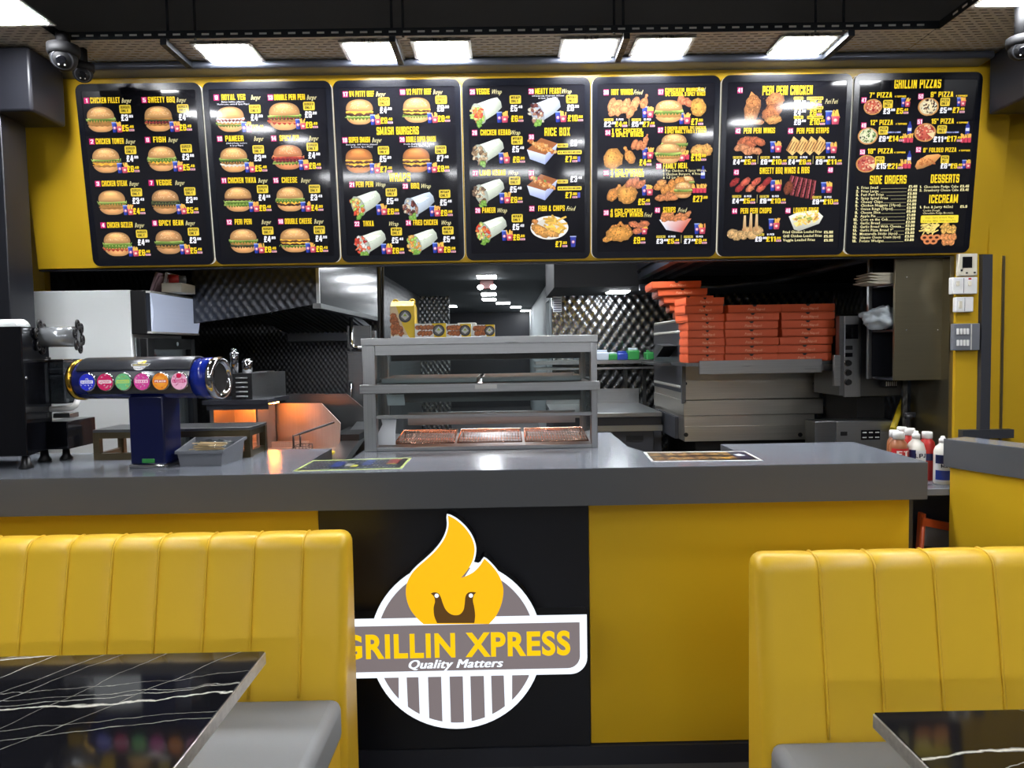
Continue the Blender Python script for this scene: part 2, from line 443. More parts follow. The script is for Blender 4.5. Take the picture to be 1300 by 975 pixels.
# block capitals: condensed heavy letters drawn from plain shapes, 14 units high
def _r(a, b, c, d): return [(a, b), (c, b), (c, d), (a, d)]
_L = _r(0, 0, 4, 14); _Rr = _r(6, 0, 10, 14); _T = _r(0, 11.2, 10, 14); _B = _r(0, 0, 10, 2.8); _Mm = _r(0, 5.7, 10, 8.3)
_Lc = _r(0, 1, 4, 13); _Rc = _r(6, 1, 10, 13); _Tc = _r(1, 11.2, 9, 14); _Bc = _r(1, 0, 9, 2.8)
_ur = _r(6, 9.2, 10, 13); _lr = _r(6, 1, 10, 5); _ul = _r(0, 9.2, 4, 13); _ll = _r(0, 1, 4, 5)
BLOCK = {
 'A': (10, [[(0, 0), (3.7, 0), (5.8, 14), (2.6, 14)], [(10, 0), (6.3, 0), (4.2, 14), (7.4, 14)], _r(2.5, 2.8, 7.5, 5.2)]),
 'B': (10, [_L, _r(0, 11.2, 9, 14), _r(0, 0, 9, 2.8), _r(0, 5.8, 8.6, 8.2), _r(6, 7.6, 9.7, 13), _r(6, 1, 10, 6.6)]),
 'C': (10, [_Lc, _Tc, _Bc, _ur, _lr]), 'D': (10, [_L, _r(0, 11.2, 8.6, 14), _r(0, 0, 8.6, 2.8), _r(6, 1.4, 10, 12.6)]),
 'E': (8.4, [_L, _r(0, 11.2, 8.4, 14), _r(0, 0, 8.4, 2.8), _r(0, 5.8, 7.8, 8.4)]), 'F': (8.2, [_L, _r(0, 11.2, 8.2, 14), _r(0, 5.8, 7.6, 8.4)]),
 'G': (10, [_Lc, _Tc, _Bc, _ur, _r(6, 0, 10, 7), _r(5, 4.6, 10, 7)]), 'H': (10, [_L, _Rr, _Mm]), 'I': (4, [_L]), 'J': (8, [_r(4, 1, 8, 14), _r(1, 0, 7, 2.8), _r(0, 1, 3.4, 4.4)]),
 'K': (10.2, [_L, [(3.4, 6.2), (6.4, 14), (10.2, 14), (6.8, 7)], [(3.4, 8.2), (6.6, 8), (10.4, 0), (6.2, 0)]]), 'L': (8, [_L, _r(0, 0, 8, 2.8)]),
 'M': (13, [_r(0, 0, 3.6, 14), _r(9.4, 0, 13, 14), [(0, 14), (4, 14), (7.6, 2), (5.4, 2)], [(13, 14), (9, 14), (5.4, 2), (7.6, 2)]]),
 'N': (10, [_r(0, 0, 3.5, 14), _r(6.5, 0, 10, 14), [(0, 14), (3.8, 14), (10, 0), (6.2, 0)]]),
 'O': (10, [_Lc, _Rc, _Tc, _Bc]), 'P': (10, [_L, _r(0, 11.2, 9, 14), _r(6, 6, 10, 13), _r(0, 5, 9, 7.6)]), 'Q': (10, [_Lc, _Rc, _Tc, _Bc, [(5, 3), (8, 3), (11, -1.5), (7.6, -1.5)]]),
 'R': (10, [_L, _r(0, 11.2, 9, 14), _r(6, 7, 10, 13), _r(0, 5.6, 9, 8), _r(6, 0, 10, 6.4)]), 'S': (10, [_Tc, _Bc, _r(1, 5.7, 9, 8.4), _r(0, 7, 4, 13), _r(6, 1, 10, 7), _r(6, 9.6, 10, 13), _r(0, 1, 4, 4.4)]),
 'T': (9.4, [_r(0, 11.2, 9.4, 14), _r(2.7, 0, 6.7, 14)]), 'U': (10, [_r(0, 1, 4, 14), _r(6, 1, 10, 14), _Bc]),
 'V': (10, [[(0, 14), (3.9, 14), (6.4, 0), (3.6, 0)], [(10, 14), (6.1, 14), (3.6, 0), (6.4, 0)]]),
 'W': (14, [[(0, 14), (3.5, 14), (5.2, 0), (2.1, 0)], [(2.1, 0), (5.2, 0), (8.3, 14), (5.7, 14)], [(5.7, 14), (8.3, 14), (11.9, 0), (8.8, 0)], [(8.8, 0), (11.9, 0), (14, 14), (10.5, 14)]]),
 'X': (10, [[(0, 0), (3.9, 0), (10, 14), (6.1, 14)], [(6.1, 0), (10, 0), (3.9, 14), (0, 14)]]), 'Y': (10, [[(0, 14), (3.9, 14), (6.6, 6), (3.4, 6)], [(10, 14), (6.1, 14), (3.4, 6), (6.6, 6)], _r(3, 0, 7, 7)]),
 'Z': (9.4, [_r(0, 11.2, 9.4, 14), _r(0, 0, 9.4, 2.8), [(0, 2.8), (4.2, 2.8), (9.4, 11.2), (5.2, 11.2)]]),
 '0': (10, [_Lc, _Rc, _Tc, _Bc]), '1': (6.4, [_r(2.2, 0, 6.2, 14), [(0, 9.6), (2.4, 10.6), (2.4, 14), (0, 12)]]),
 '2': (9.6, [_r(1, 11.2, 9, 14), _r(5.8, 7, 9.6, 13), _r(0, 9.4, 3.8, 13), [(0, 2.8), (4.4, 2.8), (9.6, 7.6), (5.8, 8.4)], _r(0, 0, 9.6, 2.8)]),
 '3': (9.8, [_Tc, _Bc, _r(3, 5.8, 8.8, 8.4), _r(5.8, 7.4, 9.6, 13), _r(5.8, 1, 9.8, 6.8), _ll, _ul]), '4': (10, [_r(5, 0, 9, 14), _r(0, 3, 10, 5.6), [(0, 5), (3, 5), (6, 14), (4.6, 14)]]),
 '5': (9.8, [_r(0, 11.2, 9.4, 14), _r(0, 6.4, 3.8, 14), _r(0, 6.4, 8.8, 9), _r(5.8, 1, 9.8, 8), _Bc, _ll]), '6': (10, [_Lc, _Tc, _Bc, _r(1, 5.9, 9, 8.4), _r(6, 1, 10, 7.6), _ur]),
 '7': (9, [_r(0, 11.2, 9, 14), [(1.8, 0), (5.6, 0), (9, 11.2), (5, 11.2)]]), '8': (10, [_Lc, _Rc, _Tc, _Bc, _r(1, 5.8, 9, 8.3)]), '9': (10, [_Rc, _Tc, _Bc, _r(1, 5.7, 9, 8.2), _r(0, 6.4, 4, 13), _ll]),
 '£': (10, [_r(1.6, 1, 5.4, 13), _r(0, 0, 10, 2.8), _r(0, 5.6, 8.4, 8), _r(2.4, 11.2, 9, 14), _r(6.2, 9.2, 10, 13)]), '.': (3.6, [_r(0, 0, 3.6, 3.4)]), ',': (3.6, [_r(0, 0, 3.6, 3.4), [(1.6, 0), (3.6, 0), (2, -2.6), (0.4, -2.6)]]),
 '&': (11, [_r(0, 1, 3.8, 7), _r(1, 7, 4.4, 13), _r(5.6, 8, 9, 13), _r(2, 11.4, 8, 14), _r(1, 0, 8, 2.8), [(2.6, 9), (6, 9), (11, 0), (7, 0)]]), '/': (7, [[(0, 0), (3, 0), (7, 14), (4, 14)]]), '"': (6, [_r(0, 9, 2.4, 14), _r(3.6, 9, 6, 14)]), "'": (2.4, [_r(0, 9, 2.4, 14)]), '-': (5, [_r(0, 5.5, 5, 8)]), ' ': (4.6, []),
}
def block(s):
    x = 0; vs = []; fs = []
    for ch in s:
        w_, polys = BLOCK[ch]
        for p in polys:
            n = len(vs); vs += [Vector((x + (a - 0.55 if abs(a - 4) < 0.25 else a + 0.55 if abs(a - 6) < 0.25 and w_ > 7 else a), b + (0.4 if abs(b - 11.2) < 0.1 else -0.4 if abs(b - 2.8) < 0.1 else 0), 0)) for a, b in p]; fs.append(tuple(range(n, n + len(p))))
        x += w_ + 2.0
    return vs, fs, 0.0, x - 2.0
class Canvas:
    """flat print: 2-D shapes in layers, colours per vertex (sRGB 0-255)"""
    def __init__(self, base=0.0): self.v = []; self.f = []; self.c = []; self.z = base; self.dz = 1.2e-5
    def poly(self, pts, col, cols=None):
        self.z += self.dz; n = len(self.v)
        for i, p in enumerate(pts):
            self.v.append((p[0], p[1], self.z)); self.c.append(cols[i] if cols else col)
        self.f.append(tuple(range(n, n + len(pts))))
    def fan(self, c, pts, cc, ce):
        self.z += self.dz; n = len(self.v)
        self.v.append((c[0], c[1], self.z)); self.c.append(cc)
        for p in pts: self.v.append((p[0], p[1], self.z)); self.c.append(ce)
        k = len(pts)
        for i in range(k): self.f.append((n, n + 1 + i, n + 1 + (i + 1) % k))
    def rect(self, u, v, w, h, col, rot=0): 
        cs, sn = math.cos(rot), math.sin(rot)
        self.poly([(u + a * cs - b * sn, v + a * sn + b * cs) for a, b in ((-w/2, -h/2), (w/2, -h/2), (w/2, h/2), (-w/2, h/2))], col)
    def rrect(self, u, v, w, h, col, r):
        pts = []
        for cx, cy, a0 in ((w/2-r, h/2-r, 0), (-w/2+r, h/2-r, 90), (-w/2+r, -h/2+r, 180), (w/2-r, -h/2+r, 270)):
            for k in range(4):
                a = R(a0 + 30 * k); pts.append((u + cx + r * math.cos(a), v + cy + r * math.sin(a)))
        self.poly(pts, col)
    def blob(self, u, v, rx, ry, cc, ce, rot=0.0, jit=0.1, n=14, rng=random, hi=(0.0, 0.25)):
        cs, sn = math.cos(rot), math.sin(rot); pts = []
        for i in range(n):
            t = 2 * math.pi * i / n; k = 1 + rng.uniform(-jit, jit)
            a, b = rx * k * math.cos(t), ry * k * math.sin(t); pts.append((u + a * cs - b * sn, v + a * sn + b * cs))
        a, b = rx * hi[0], ry * hi[1]
        self.fan((u + a * cs - b * sn, v + a * sn + b * cs), pts, cc, ce)
    def text(self, s, u, v, h, col, w=None, anchor='c', off=0.0, shear=0.0, wmax=None, res=1):
        """v = baseline; h = cap height; w = exact width; anchor l/c/r"""
        if not shear and all(ch in BLOCK for ch in s): (vs, fs, x0, x1), cap = block(s), 14.0
        else: (vs, fs, x0, x1), cap = glyphs(s, off, shear, 0.0, res), CAPH
        if not vs: return 0
        k = h / cap; nat = (x1 - x0) * k
        sx = 1.0
        if w: sx = w / nat
        elif wmax and nat > wmax: sx = wmax / nat
        W = nat * sx
        o = {'l': 0, 'c': -W / 2, 'r': -W}[anchor]
        self.z += self.dz; n = len(self.v)
        for p in vs: self.v.append((u + o + (p.x - x0) * k * sx, v + p.y * k, self.z)); self.c.append(col)
        for f in fs: self.f.append(tuple(n + i for i in f))
        return W
    def build(self, name, mat, parent, fn=None):
        me = bpy.data.meshes.new(name)
        me.from_pydata([fn(*p) for p in self.v] if fn else self.v, [], self.f)
        at_ = me.color_attributes.new('Col', 'FLOAT_COLOR', 'POINT')
        for i, c in enumerate(self.c): at_.data[i].color = lin(c)
        me.materials.append(mat)
        o = bpy.data.objects.new(name, me); COL.objects.link(o)
        if parent is not None: o.parent = parent
        return o

# ================================================================== THE SETTING
def slab(name, x0, x1, y0, y1, z0, z1, mat, bevel=0.0, label=None):
    return structure(name, MB().box(x0, x1, y0, y1, z0, z1, bevel), mat, label)
slab('floor', -3.4, 3.4, -5.8, 19.2, -0.1, 0, M['floor'])
slab('ceiling', -3.4, 3.4, -5.8, 3.75, 3.5, 3.6, M['ceil'])
slab('ceiling_kitchen', -3.4, 3.4, 3.75, 19.2, 2.45, 2.55, M['kceil'])
slab('wall_left', -3.4, -3.0, -5.8, 3.62, 0, 3.5, M['wallgrey'])
slab('wall_right', 3.0, 3.4, -5.8, 3.62, 0, 3.5, M['wallgrey'])
slab('wall_front', -3.4, 3.4, -5.8, -5.6, 0, 3.5, M['wallgrey'])
slab('wall_kitchen_left', -3.4, -3.0, 3.75, 19.2, 0, 2.45, M['quiltx'])
slab('wall_kitchen_right', 3.0, 3.4, 3.75, 19.2, 0, 2.45, M['quiltx'])
slab('wall_back', -3.4, 3.4, 18.4, 18.6, 0, 2.45, M['dark'])
slab('wall_hall_left', -1.62, -1.5, 6.4, 12.6, 0, 2.45, M['quiltx'])
slab('wall_splashback', -3.0, -1.06, 6.2, 6.3, 0, 2.45, M['quilt'])
slab('wall_hall_end', -1.5, -0.98, 12.5, 12.6, 0, 2.45, M['quiltb'])
slab('wall_hall_right', 0.62, 0.74, 7.9, 18.4, 0, 2.45, M['whitewall'])
slab('wall_quilted', 0.43, 3.0, 6.5, 6.6, 0, 2.2, M['quiltb'])
slab('ceiling_soffit', 0.385, 3.0, 5.55, 6.7, 1.985, 2.45, M['ksoffit'])
# door frame in the hall's right wall
mb = MB(); mb.box(0.58, 0.619, 9.2, 9.3, 0, 2.15); mb.box(0.58, 0.619, 10.1, 10.2, 0, 2.15); mb.box(0.58, 0.619, 9.2, 10.2, 2.15, 2.25)
structure('trim_1', mb, M['whitewall'])

# tilted yellow bulkhead carrying the menu boards
BT = Vector((0, 3.53, 2.834)); BB = Vector((0, 3.62, 1.966))           # board face, top and bottom edge
BU = (BT - BB).normalized(); BN = Vector((1, 0, 0)).cross(BU)          # up along the face, outward normal
BH = (BT - BB).length
def fasc(z, off):
    t = (z - BB.z) / BU.z; return BB + BU * t + BN * off
pb, pt = fasc(1.958, -0.036), fasc(2.99, -0.036)
mb = MB(); mb.prism([(pb.y, pb.z), (pt.y, pt.z), (3.74, pt.z), (3.80, 2.4), (3.76, 1.958)], lambda u, v, d: (d, u, v), -2.37, 2.54)
structure('wall_bulkhead', mb, M['yellow'])
slab('wall_upper', -3.0, 3.0, pt.y + 0.01, 3.75, pt.z + 0.001, 3.5, M['upper'])
mb = MB(); mb.box(-2.37, 2.40, pb.y + 0.004, 3.70, 1.950, 1.9575)
structure('trim_2', mb, M['black'])
LIPZ = at(640, 81, 3.45).z
structure('trim_3', MB().box(-2.2, 2.37, 3.45, fasc(LIPZ, -0.036).y + 0.02, LIPZ, LIPZ + 0.036, 0.014, 3), M['lip'])
TZ = at(640, 43.5, 3.196).z; LZ = at(480, 82, 3.50).z; SLZ = at(64, 140, 3.25).z; SRZ = at(1270, 119, 3.2).z
# left end: soffit box, post, yellow return
structure('ceiling_soffit_left', MB().box(-3.0, -2.10, 3.25, 3.5, SLZ, TZ - 0.002, 0.012), M['soffit'])
structure('ceiling_soffit_right', MB().box(2.37, 3.0, 3.2, 3.5, SRZ, TZ - 0.002, 0.012), M['soffit'])
slab('trim_4', -2.62, -2.262, 3.28, 3.45, 1.1, SLZ, M['post'], 0.004)
structure('wall_return_left', MB().box(-3.4, -2.53, 3.95, 4.0, 0, 2.66), M['yellow'])
slab('trim_5', -3.0, -2.45, 3.5, 3.62, 2.55, TZ, M['soffit'])
# right end: yellow pillar with the switches, dark post, yellow wall
a = at(1213, 450, 3.64); b = at(1241, 450, 3.64)
slab('wall_pillar', a.x, b.x, 3.64, 4.0, 0.9, 1.96, M['yellow'])
slab('trim_6', b.x, b.x + 0.05, 3.61, 4.0, 0.9, 1.955, M['darkgrey'])
slab('wall_switches', a.x - 0.022, a.x, 3.66, 4.0, 0.9, 1.955, M['bronze'])
slab('wall_yellow_right', b.x + 0.05, 3.4, 3.64, 4.0, 0, 2.72, M['yellow'])
c = at(1273, 450, 3.63)
slab('trim_7', c.x - 0.006, c.x + 0.006, 3.632, 3.64, 1.0, 1.95, M['bronze'])
slab('baseboard_right', a.x + 0.02, 2.6, 3.6, 3.66, at(1240, 557, 3.6).z, at(1240, 546, 3.6).z, M['darkgrey'])
a2 = at(1157, 500, 3.9)
slab('wall_steel_right', a2.x, a.x - 0.05, 3.985, 4.0, 0.5, 2.4, M['quilt'])

# ------------------------------------------------------------------ cable trays
def tray(name, label, x0, x1, y0, y1, rails, struts, rods):
    t = thing(name, label, 'cable tray', ((x0 + x1) / 2, (y0 + y1) / 2, TZ))
    MB().box(x0, x1, y0, y1, TZ + 0.011, TZ + 0.013).build('tray_sheet', M['tray'], t)
    for r_ in rails:
        mb = MB(); mb.box(*r_, TZ, TZ + 0.034)
        rx0, rx1, ry0, ry1 = r_
        o = mb.build('side_rail', M['rail'], t)
        mb = MB()
        if rx1 - rx0 > ry1 - ry0:
            x = rx0 + 0.06
            while x < rx1 - 0.06: mb.box(x - 0.016, x + 0.016, ry0 - 0.0012, ry0 + 0.002, TZ + 0.013, TZ + 0.021); x += 0.063
        else:
            y = max(ry0, 0) + 0.06
            while y < ry1 - 0.06:
                for xx in ((rx0 - 0.0012, rx0 + 0.002), (rx1 - 0.002, rx1 + 0.0012)): mb.box(xx[0], xx[1], y - 0.016, y + 0.016, TZ + 0.013, TZ + 0.021)
                y += 0.063
        s = mb.build('rail_slots', M['lightframe'], o)
    for s in struts:
        mb = MB(); mb.box(s - 0.014, s + 0.014, y0 - 0.004, y1 - 0.03, TZ - 0.026, TZ - 0.001)
        o = mb.build('strut', M['rail'], t)
        mb = MB()
        for k in range(5): mb.cyl((s, y0 + 0.05 + k * 0.05, TZ - 0.0275), (s, y0 + 0.05 + k * 0.05, TZ - 0.0255), 0.007, 8)
        mb.build('strut_holes', M['hole'], o)
    for x, y in rods:
        MB().cyl((x, y, TZ + 0.002), (x, y, 3.5), 0.006, 8).build('hanging_rod', M['rail'], t)
    return t
tray('cable_tray', 'black perforated cable tray running along the top of the menu boards', -1.92, 1.94, 3.2, 3.535,
     [(-1.92, 1.94, 3.196, 3.2), ], [-1.478, -0.475, 0.557, 1.552],
     [(-1.465, 3.215), (-1.345, 3.215), (-0.48, 3.215), (-0.43, 3.215), (0.505, 3.215), (0.545, 3.215), (1.40, 3.215), (1.525, 3.215)])
tray('cable_tray', 'black perforated cable tray along the left side, under it two dome cameras', -2.44, -1.925, -1.2, 3.535,
     [(-1.925, -1.921, -1.2, 3.2), (-2.444, -2.44, -1.2, 3.535)], [], [(-1.94, 2.6), (-2.42, 2.2), (-1.94, 0.8)])
tray('cable_tray', 'black perforated cable tray along the right side near the ceiling corner', 1.945, 2.46, -1.2, 3.535,
     [(1.941, 1.945, -1.2, 3.2), (2.46, 2.464, -1.2, 3.535)], [], [(1.96, 2.6), (1.96, 0.8)])
def panel_light(x, y, label):
    t = thing('panel_light', label, 'ceiling light', (x, y, LZ), 'square panel lights under the cable trays')
    mb = MB(); mb.box(x - 0.136, x + 0.136, y - 0.136, y + 0.136, LZ + 0.007, TZ + 0.0, 0.004)
    mb.box(x - 0.136, x + 0.136, y - 0.136, y - 0.115, LZ + 0.0025, LZ + 0.009); mb.box(x - 0.136, x + 0.136, y + 0.115, y + 0.136, LZ + 0.0025, LZ + 0.009)
    mb.box(x - 0.136, x - 0.115, y - 0.115, y + 0.115, LZ + 0.0025, LZ + 0.009); mb.box(x + 0.115, x + 0.136, y - 0.115, y + 0.115, LZ + 0.0025, LZ + 0.009)
    mb.m(1)
    for k in (-30, -24, -18, 0, 18, 24, 30): mb.box(x + k / 1000 - 0.0016, x + k / 1000 + 0.0016, y - 0.1365, y - 0.135, (LZ + TZ) / 2, (LZ + TZ) / 2 + 0.01)
    mb.build('housing', [M['lightframe'], M['hole']], t)
    MB().box(x - 0.115, x + 0.115, y - 0.115, y + 0.115, LZ, LZ + 0.006).build('diffuser', M['panel_e'], t)
    return t
names = ['leftmost of the row over the boards, above the second board', 'over the third board, left one of the close pair', 'over the third board, right one of the close pair',
         'over the fifth board, left one of the close pair', 'over the fifth board, right one of the close pair', 'rightmost of the row over the boards, above the sixth board']
for px, py, nm in zip((305.5, 480.5, 565, 742.5, 831, 1002.5), (85, 82, 79, 75, 72, 67), names):
    p = at(px, py, 3.50); panel_light(p.x, 3.385, 'square white ceiling panel light ' + nm)
pl = atz(61, 31, LZ); pr = atz(1240, 8, LZ); panel_light(pl.x - 0.115, pl.y - 0.115, 'square white panel light in the top left corner of the view')
panel_light(pr.x + 0.115, pr.y - 0.115, 'square white panel light in the top right corner of the view')
for x in (-2.18, 2.185):
    for y in (1.7, 0.5, -0.7):
        panel_light(x, y, 'square white panel light under the side cable tray, behind the viewer')
for x in (-0.9, 0.9):
    panel_light(x, -1.6, 'square white panel light over the dining room, behind the viewer')
# linear lamps far back in the dining room
for i, (x0, x1, y, z) in enumerate([(-2.9, -1.3, -4.6, 2.62), (-0.9, 0.6, -4.9, 2.66), (1.0, 2.6, -4.6, 2.62)]):
    t = thing('batten_light', 'long slim white ceiling lamp at the shop front', 'ceiling light', ((x0 + x1) / 2, y, z), 'long lamps at the shop front')
    MB().box(x0, x1, y - 0.04, y + 0.04, z + 0.02, z + 0.06).build('housing', M['lightframe'], t)
    MB().box(x0, x1, y - 0.035, y + 0.035, z, z + 0.02).build('diffuser', M['panel_e'], t)
    for x in (x0 + 0.2, x1 - 0.2): MB().cyl((x, y, z + 0.06), (x, y, 3.5), 0.005, 6).build('hanging_rod', M['rail'], t)

# ------------------------------------------------------------------ dome cameras
def dome(px, py, Y, r, label, rz):
    c = at(px, py, Y)
    t = thing('dome_camera', label, 'security camera', (c.x, c.y, c.z))
    MB().lathe([(r * 1.1, r * 0.9), (r * 1.1, r * 0.35), (r * 0.98, r * 0.15)], c, 24).build('housing', M['matte'], t)
    d = Vector((math.sin(rz), -math.cos(rz), -0.55)).normalized()
    o = MB().sphere(c, r * 0.93, 24).build('camera_ball', M['matte'], t)
    MB().torus(c + d * r * 0.62, r * 0.66, r * 0.07, d, 24, 6).build('trim_ring', M['darkgrey'], t)
    mb = MB(); mb.lathe([(r * 0.36, r * 0.8), (r * 0.36, r * 0.98), (r * 0.28, r * 1.0)], c, 18, d)
    mb.build('lens', M['blackgloss'], t)
    mb = MB()
    for k in (-1, 1):
        s = Vector((math.cos(rz), math.sin(rz), 0)); q = c + d * r * 0.86 + s * k * r * 0.2 + Vector((0, 0, -r * 0.34))
        mb.sphere(q, r * 0.07, 8)
    mb.build('sensor', M['lightframe'], t)
    MB().cyl((c.x, c.y, c.z + r * 0.9), (c.x, c.y, max(TZ + 0.0125, c.z + r)), r * 0.5, 16).build('mount', M['matte'], t)
dome(81, 74, 3.16, 0.058, 'black dome camera, the larger of two hanging at the top left', 0.35)
dome(105, 93, 3.32, 0.045, 'small black dome camera lower right of the larger one, top left', 0.5)
dome(1296, 62, 3.0, 0.05, 'black dome camera cut off by the right edge of the view', -0.4)

# ================================================================== COUNTER
def xy(px, py, z): p = atz(px, py, z); return (p.x, p.y)
CZ = 1.10; CT = 0.132; FY = 2.43
nl = xy(411, 575.5, CZ); nr_l = xy(797, 567, CZ); nr_f = xy(820, 574, CZ); nr_r = xy(932, 572, CZ); nr_b = xy(918, 565.5, CZ)
poly = [(-3.0, FY), (1.462, FY + 0.01), (1.462, 2.97), (nr_b[0], 2.97), (nr_b[0], nr_r[1]), (nr_f[0], nr_f[1]), (nr_l[0], 2.95), (nr_l[0], 3.45), (-0.605, 3.45),
        (-0.605, 2.72), (nl[0], 2.72), (nl[0], 3.05), (-3.0, 3.05)]
t = thing('service_counter', 'long dark grey counter across the room with yellow and black front panels', 'counter', (-0.7, 2.7, 0))
mb = MB(); mb.prism(poly, lambda u, v, d: (u, v, d), CZ - CT + 0.001, CZ - 0.003)
mb.build('counter_edge', M['edge'], t)
mb = MB(); mb.prism([(u, v) for u, v in poly], lambda u, v, d: (u, v, d), CZ - 0.003, CZ)
mb.build('worktop', M['top'], t)
px_bl = at(409, 800, 2.52).x; px_br = at(748.5, 800, 2.52).x; px_e = at(1153.5, 690, 2.52).x
MB().box(-3.0, px_bl - 0.002, 2.52, 2.56, 0.085, CZ - CT, 0).build('front_panel', M['yellow_panel'], t)
MB().box(px_bl, px_br, 2.512, 2.56, 0.07, CZ - CT, 0.003).build('sign_panel', M['blackpanel'], t)
MB().box(px_br + 0.002, px_e, 2.52, 2.56, 0.075, CZ - CT, 0).build('front_panel', M['yellow_panel'], t)
MB().box(-3.0, px_e, 2.505, 2.56, 0, 0.07).build('plinth', M['dark'], t)
mb = MB(); mb.box(px_e, px_e + 0.02, 2.53, 2.95, 0, CZ - CT)
mb.build('end_panel', M['dark'], t)
# lower worktop in the staff gap
t = thing('prep_shelf', 'low dark worktop in the gap right of the counter, sauce bottles on it', 'shelf', (1.85, 3.2, 0))
sz = 0.885
MB().box(1.50, 2.2, 3.01, 3.5, sz - 0.03, sz, 0.003).build('worktop', M['top'], t)
MB().box(1.52, 2.2, 3.28, 3.5, 0.5, sz - 0.03).build('carcass', M['dark'], t)
for x in (1.54, 2.16): MB().box(x, x + 0.03, 3.4, 3.45, 0, 0.5).build('leg', M['steel'], t)
# half-height partition wall with a cap at the right
a = atz(1198, 557, CZ); b = atz(1300, 569, CZ)
d = Vector((b.x - a.x, b.y - a.y, 0)).normalized(); nrm = Vector((d.y, -d.x, 0))
if nrm.y > 0: nrm = -nrm
A0 = Vector((a.x, a.y, 0)); L = 1.0
pts = [(A0.x, A0.y), (A0.x + d.x * L, A0.y + d.y * L), (A0.x + d.x * L - nrm.x * 0.14, A0.y + d.y * L - nrm.y * 0.14), (A0.x - nrm.x * 0.14, A0.y - nrm.y * 0.14)]
t = thing('side_partition', 'short yellow partition wall with dark grey cap at the right edge', 'counter', (A0.x + d.x * L / 2, A0.y + d.y * L / 2, 0))
mb = MB(); mb.prism(pts, lambda u, v, d: (u, v, d), CZ - 0.12, CZ - 0.003); mb.build('counter_edge', M['edge'], t)
mb = MB(); mb.prism(pts, lambda u, v, d: (u, v, d), CZ - 0.003, CZ); mb.build('worktop', M['top'], t)
i_ = 0.03
pts2 = [(A0.x + d.x * q_ - nrm.x * i_ * k_, A0.y + d.y * q_ - nrm.y * i_ * k_) for q_, k_ in ((0.02, 0.5), (L - 0.02, 0.5), (L - 0.02, 4), (0.02, 4))]
mb = MB(); mb.prism(pts2, lambda u, v, d: (u, v, d), 0.08, CZ - 0.12); mb.build('front_panel', M['yellow_panel'], t)
# orange step frame in the gap
p = at(1168, 700, 3.13)
t = thing('step_stool', 'orange framed step stool standing in the gap at the counter end', 'step stool', (p.x + 0.12, 3.18, 0))
q = [at(1172, 652, 3.13)]
for x in (q[0].x, q[0].x + 0.29):
    mb = MB(); mb.tube([(x - 0.04, 3.13, 0.0), (x, 3.13, q[0].z)], 0.012, 6); mb.tube([(x + 0.03, 3.26, 0), (x, 3.15, q[0].z)], 0.011, 6); mb.build('leg', M['orangeframe'], t)
for zz in (q[0].z - 0.03, q[0].z - 0.19, q[0].z - 0.37):
    mb = MB(); mb.prism([(q[0].x - 0.01, zz + 0.015), (q[0].x - 0.01, zz - 0.02), (q[0].x + 0.30, zz - 0.09), (q[0].x + 0.30, zz - 0.055)], lambda u, v, d: (u, d, v), 3.115, 3.14); mb.build('crossbar', M['orangeframe'], t)
    mb = MB(); mb.prism([(q[0].x + 0.014, zz - 0.02), (q[0].x + 0.285, zz - 0.09), (q[0].x + 0.285, zz - 0.17), (q[0].x + 0.014, zz - 0.12)], lambda u, v, d: (u, d, v), 3.144, 3.156); mb.build('side_panel', M['greyplastic'], t)

# ------------------------------------------------------------------ illuminated sign
SY = 2.445
s_c = at(380 + 547 / 2.7475, 620 + 546 / 2.7475, SY); KS = SY / F / 2.7475 * 1.0
cr, sr = math.cos(R(0.95)), math.sin(R(0.95))
def sg(x, y):
    dx, dy = x - 547, -(y - 546); return ((dx * cr + dy * sr) * KS, (-dx * sr + dy * cr) * KS)
def sfn(u, v, d): return (s_c.x + u, SY - d, s_c.z + v)
sign = thing('logo_sign', 'illuminated logo sign with a yellow flame and white striped disc', 'sign', (s_c.x, SY + 0.03, s_c.z - 0.31))
def smooth_loop(pts, n=3):
    """closed Catmull-Rom"""
    out = []; k = len(pts)
    for i in range(k):
        p0, p1, p2, p3 = pts[i - 1], pts[i], pts[(i + 1) % k], pts[(i + 2) % k]
        for j in range(n):
            t_ = j / n
            out.append(tuple(0.5 * ((2 * p1[a]) + (-p0[a] + p2[a]) * t_ + (2 * p0[a] - 5 * p1[a] + 4 * p2[a] - p3[a]) * t_ ** 2 + (-p0[a] + 3 * p1[a] - 3 * p2[a] + p3[a]) * t_ ** 3) for a in (0, 1)))
    return out
def chain(pts, n=4):
    """open Catmull-Rom"""
    P_ = [pts[0]] + list(pts) + [pts[-1]]; out = []
    for i in range(1, len(P_) - 2):
        p0, p1, p2, p3 = P_[i - 1], P_[i], P_[i + 1], P_[i + 2]
        for j in range(n):
            t_ = j / n
            out.append(tuple(0.5 * ((2 * p1[a]) + (-p0[a] + p2[a]) * t_ + (2 * p0[a] - 5 * p1[a] + 4 * p2[a] - p3[a]) * t_ ** 2 + (-p0[a] + 3 * p1[a] - 3 * p2[a] + p3[a]) * t_ ** 3) for a in (0, 1)))
    out.append(tuple(pts[-1])); return out
def tri_prism(mb, pts, fn, d0, d1):
    """extrude a concave outline"""
    from mathutils.geometry import tessellate_polygon
    n = len(pts); tr = tessellate_polygon([[Vector((u, v, 0)) for u, v in pts]])
    mb.faces([fn(u, v, d0) for u, v in pts] + [fn(u, v, d1) for u, v in pts],
        [tuple(f) for f in tr] + [tuple(k + n for k in reversed(f)) for f in tr] + [(i, i + n, (i + 1) % n + n, (i + 1) % n) for i in range(n)])
def circ(r, n=72, a0=0, a1=360): return [(547 + r * math.cos(R(a0 + (a1 - a0) * i / n)), 546 - r * math.sin(R(a0 + (a1 - a0) * i / n))) for i in range(n)]
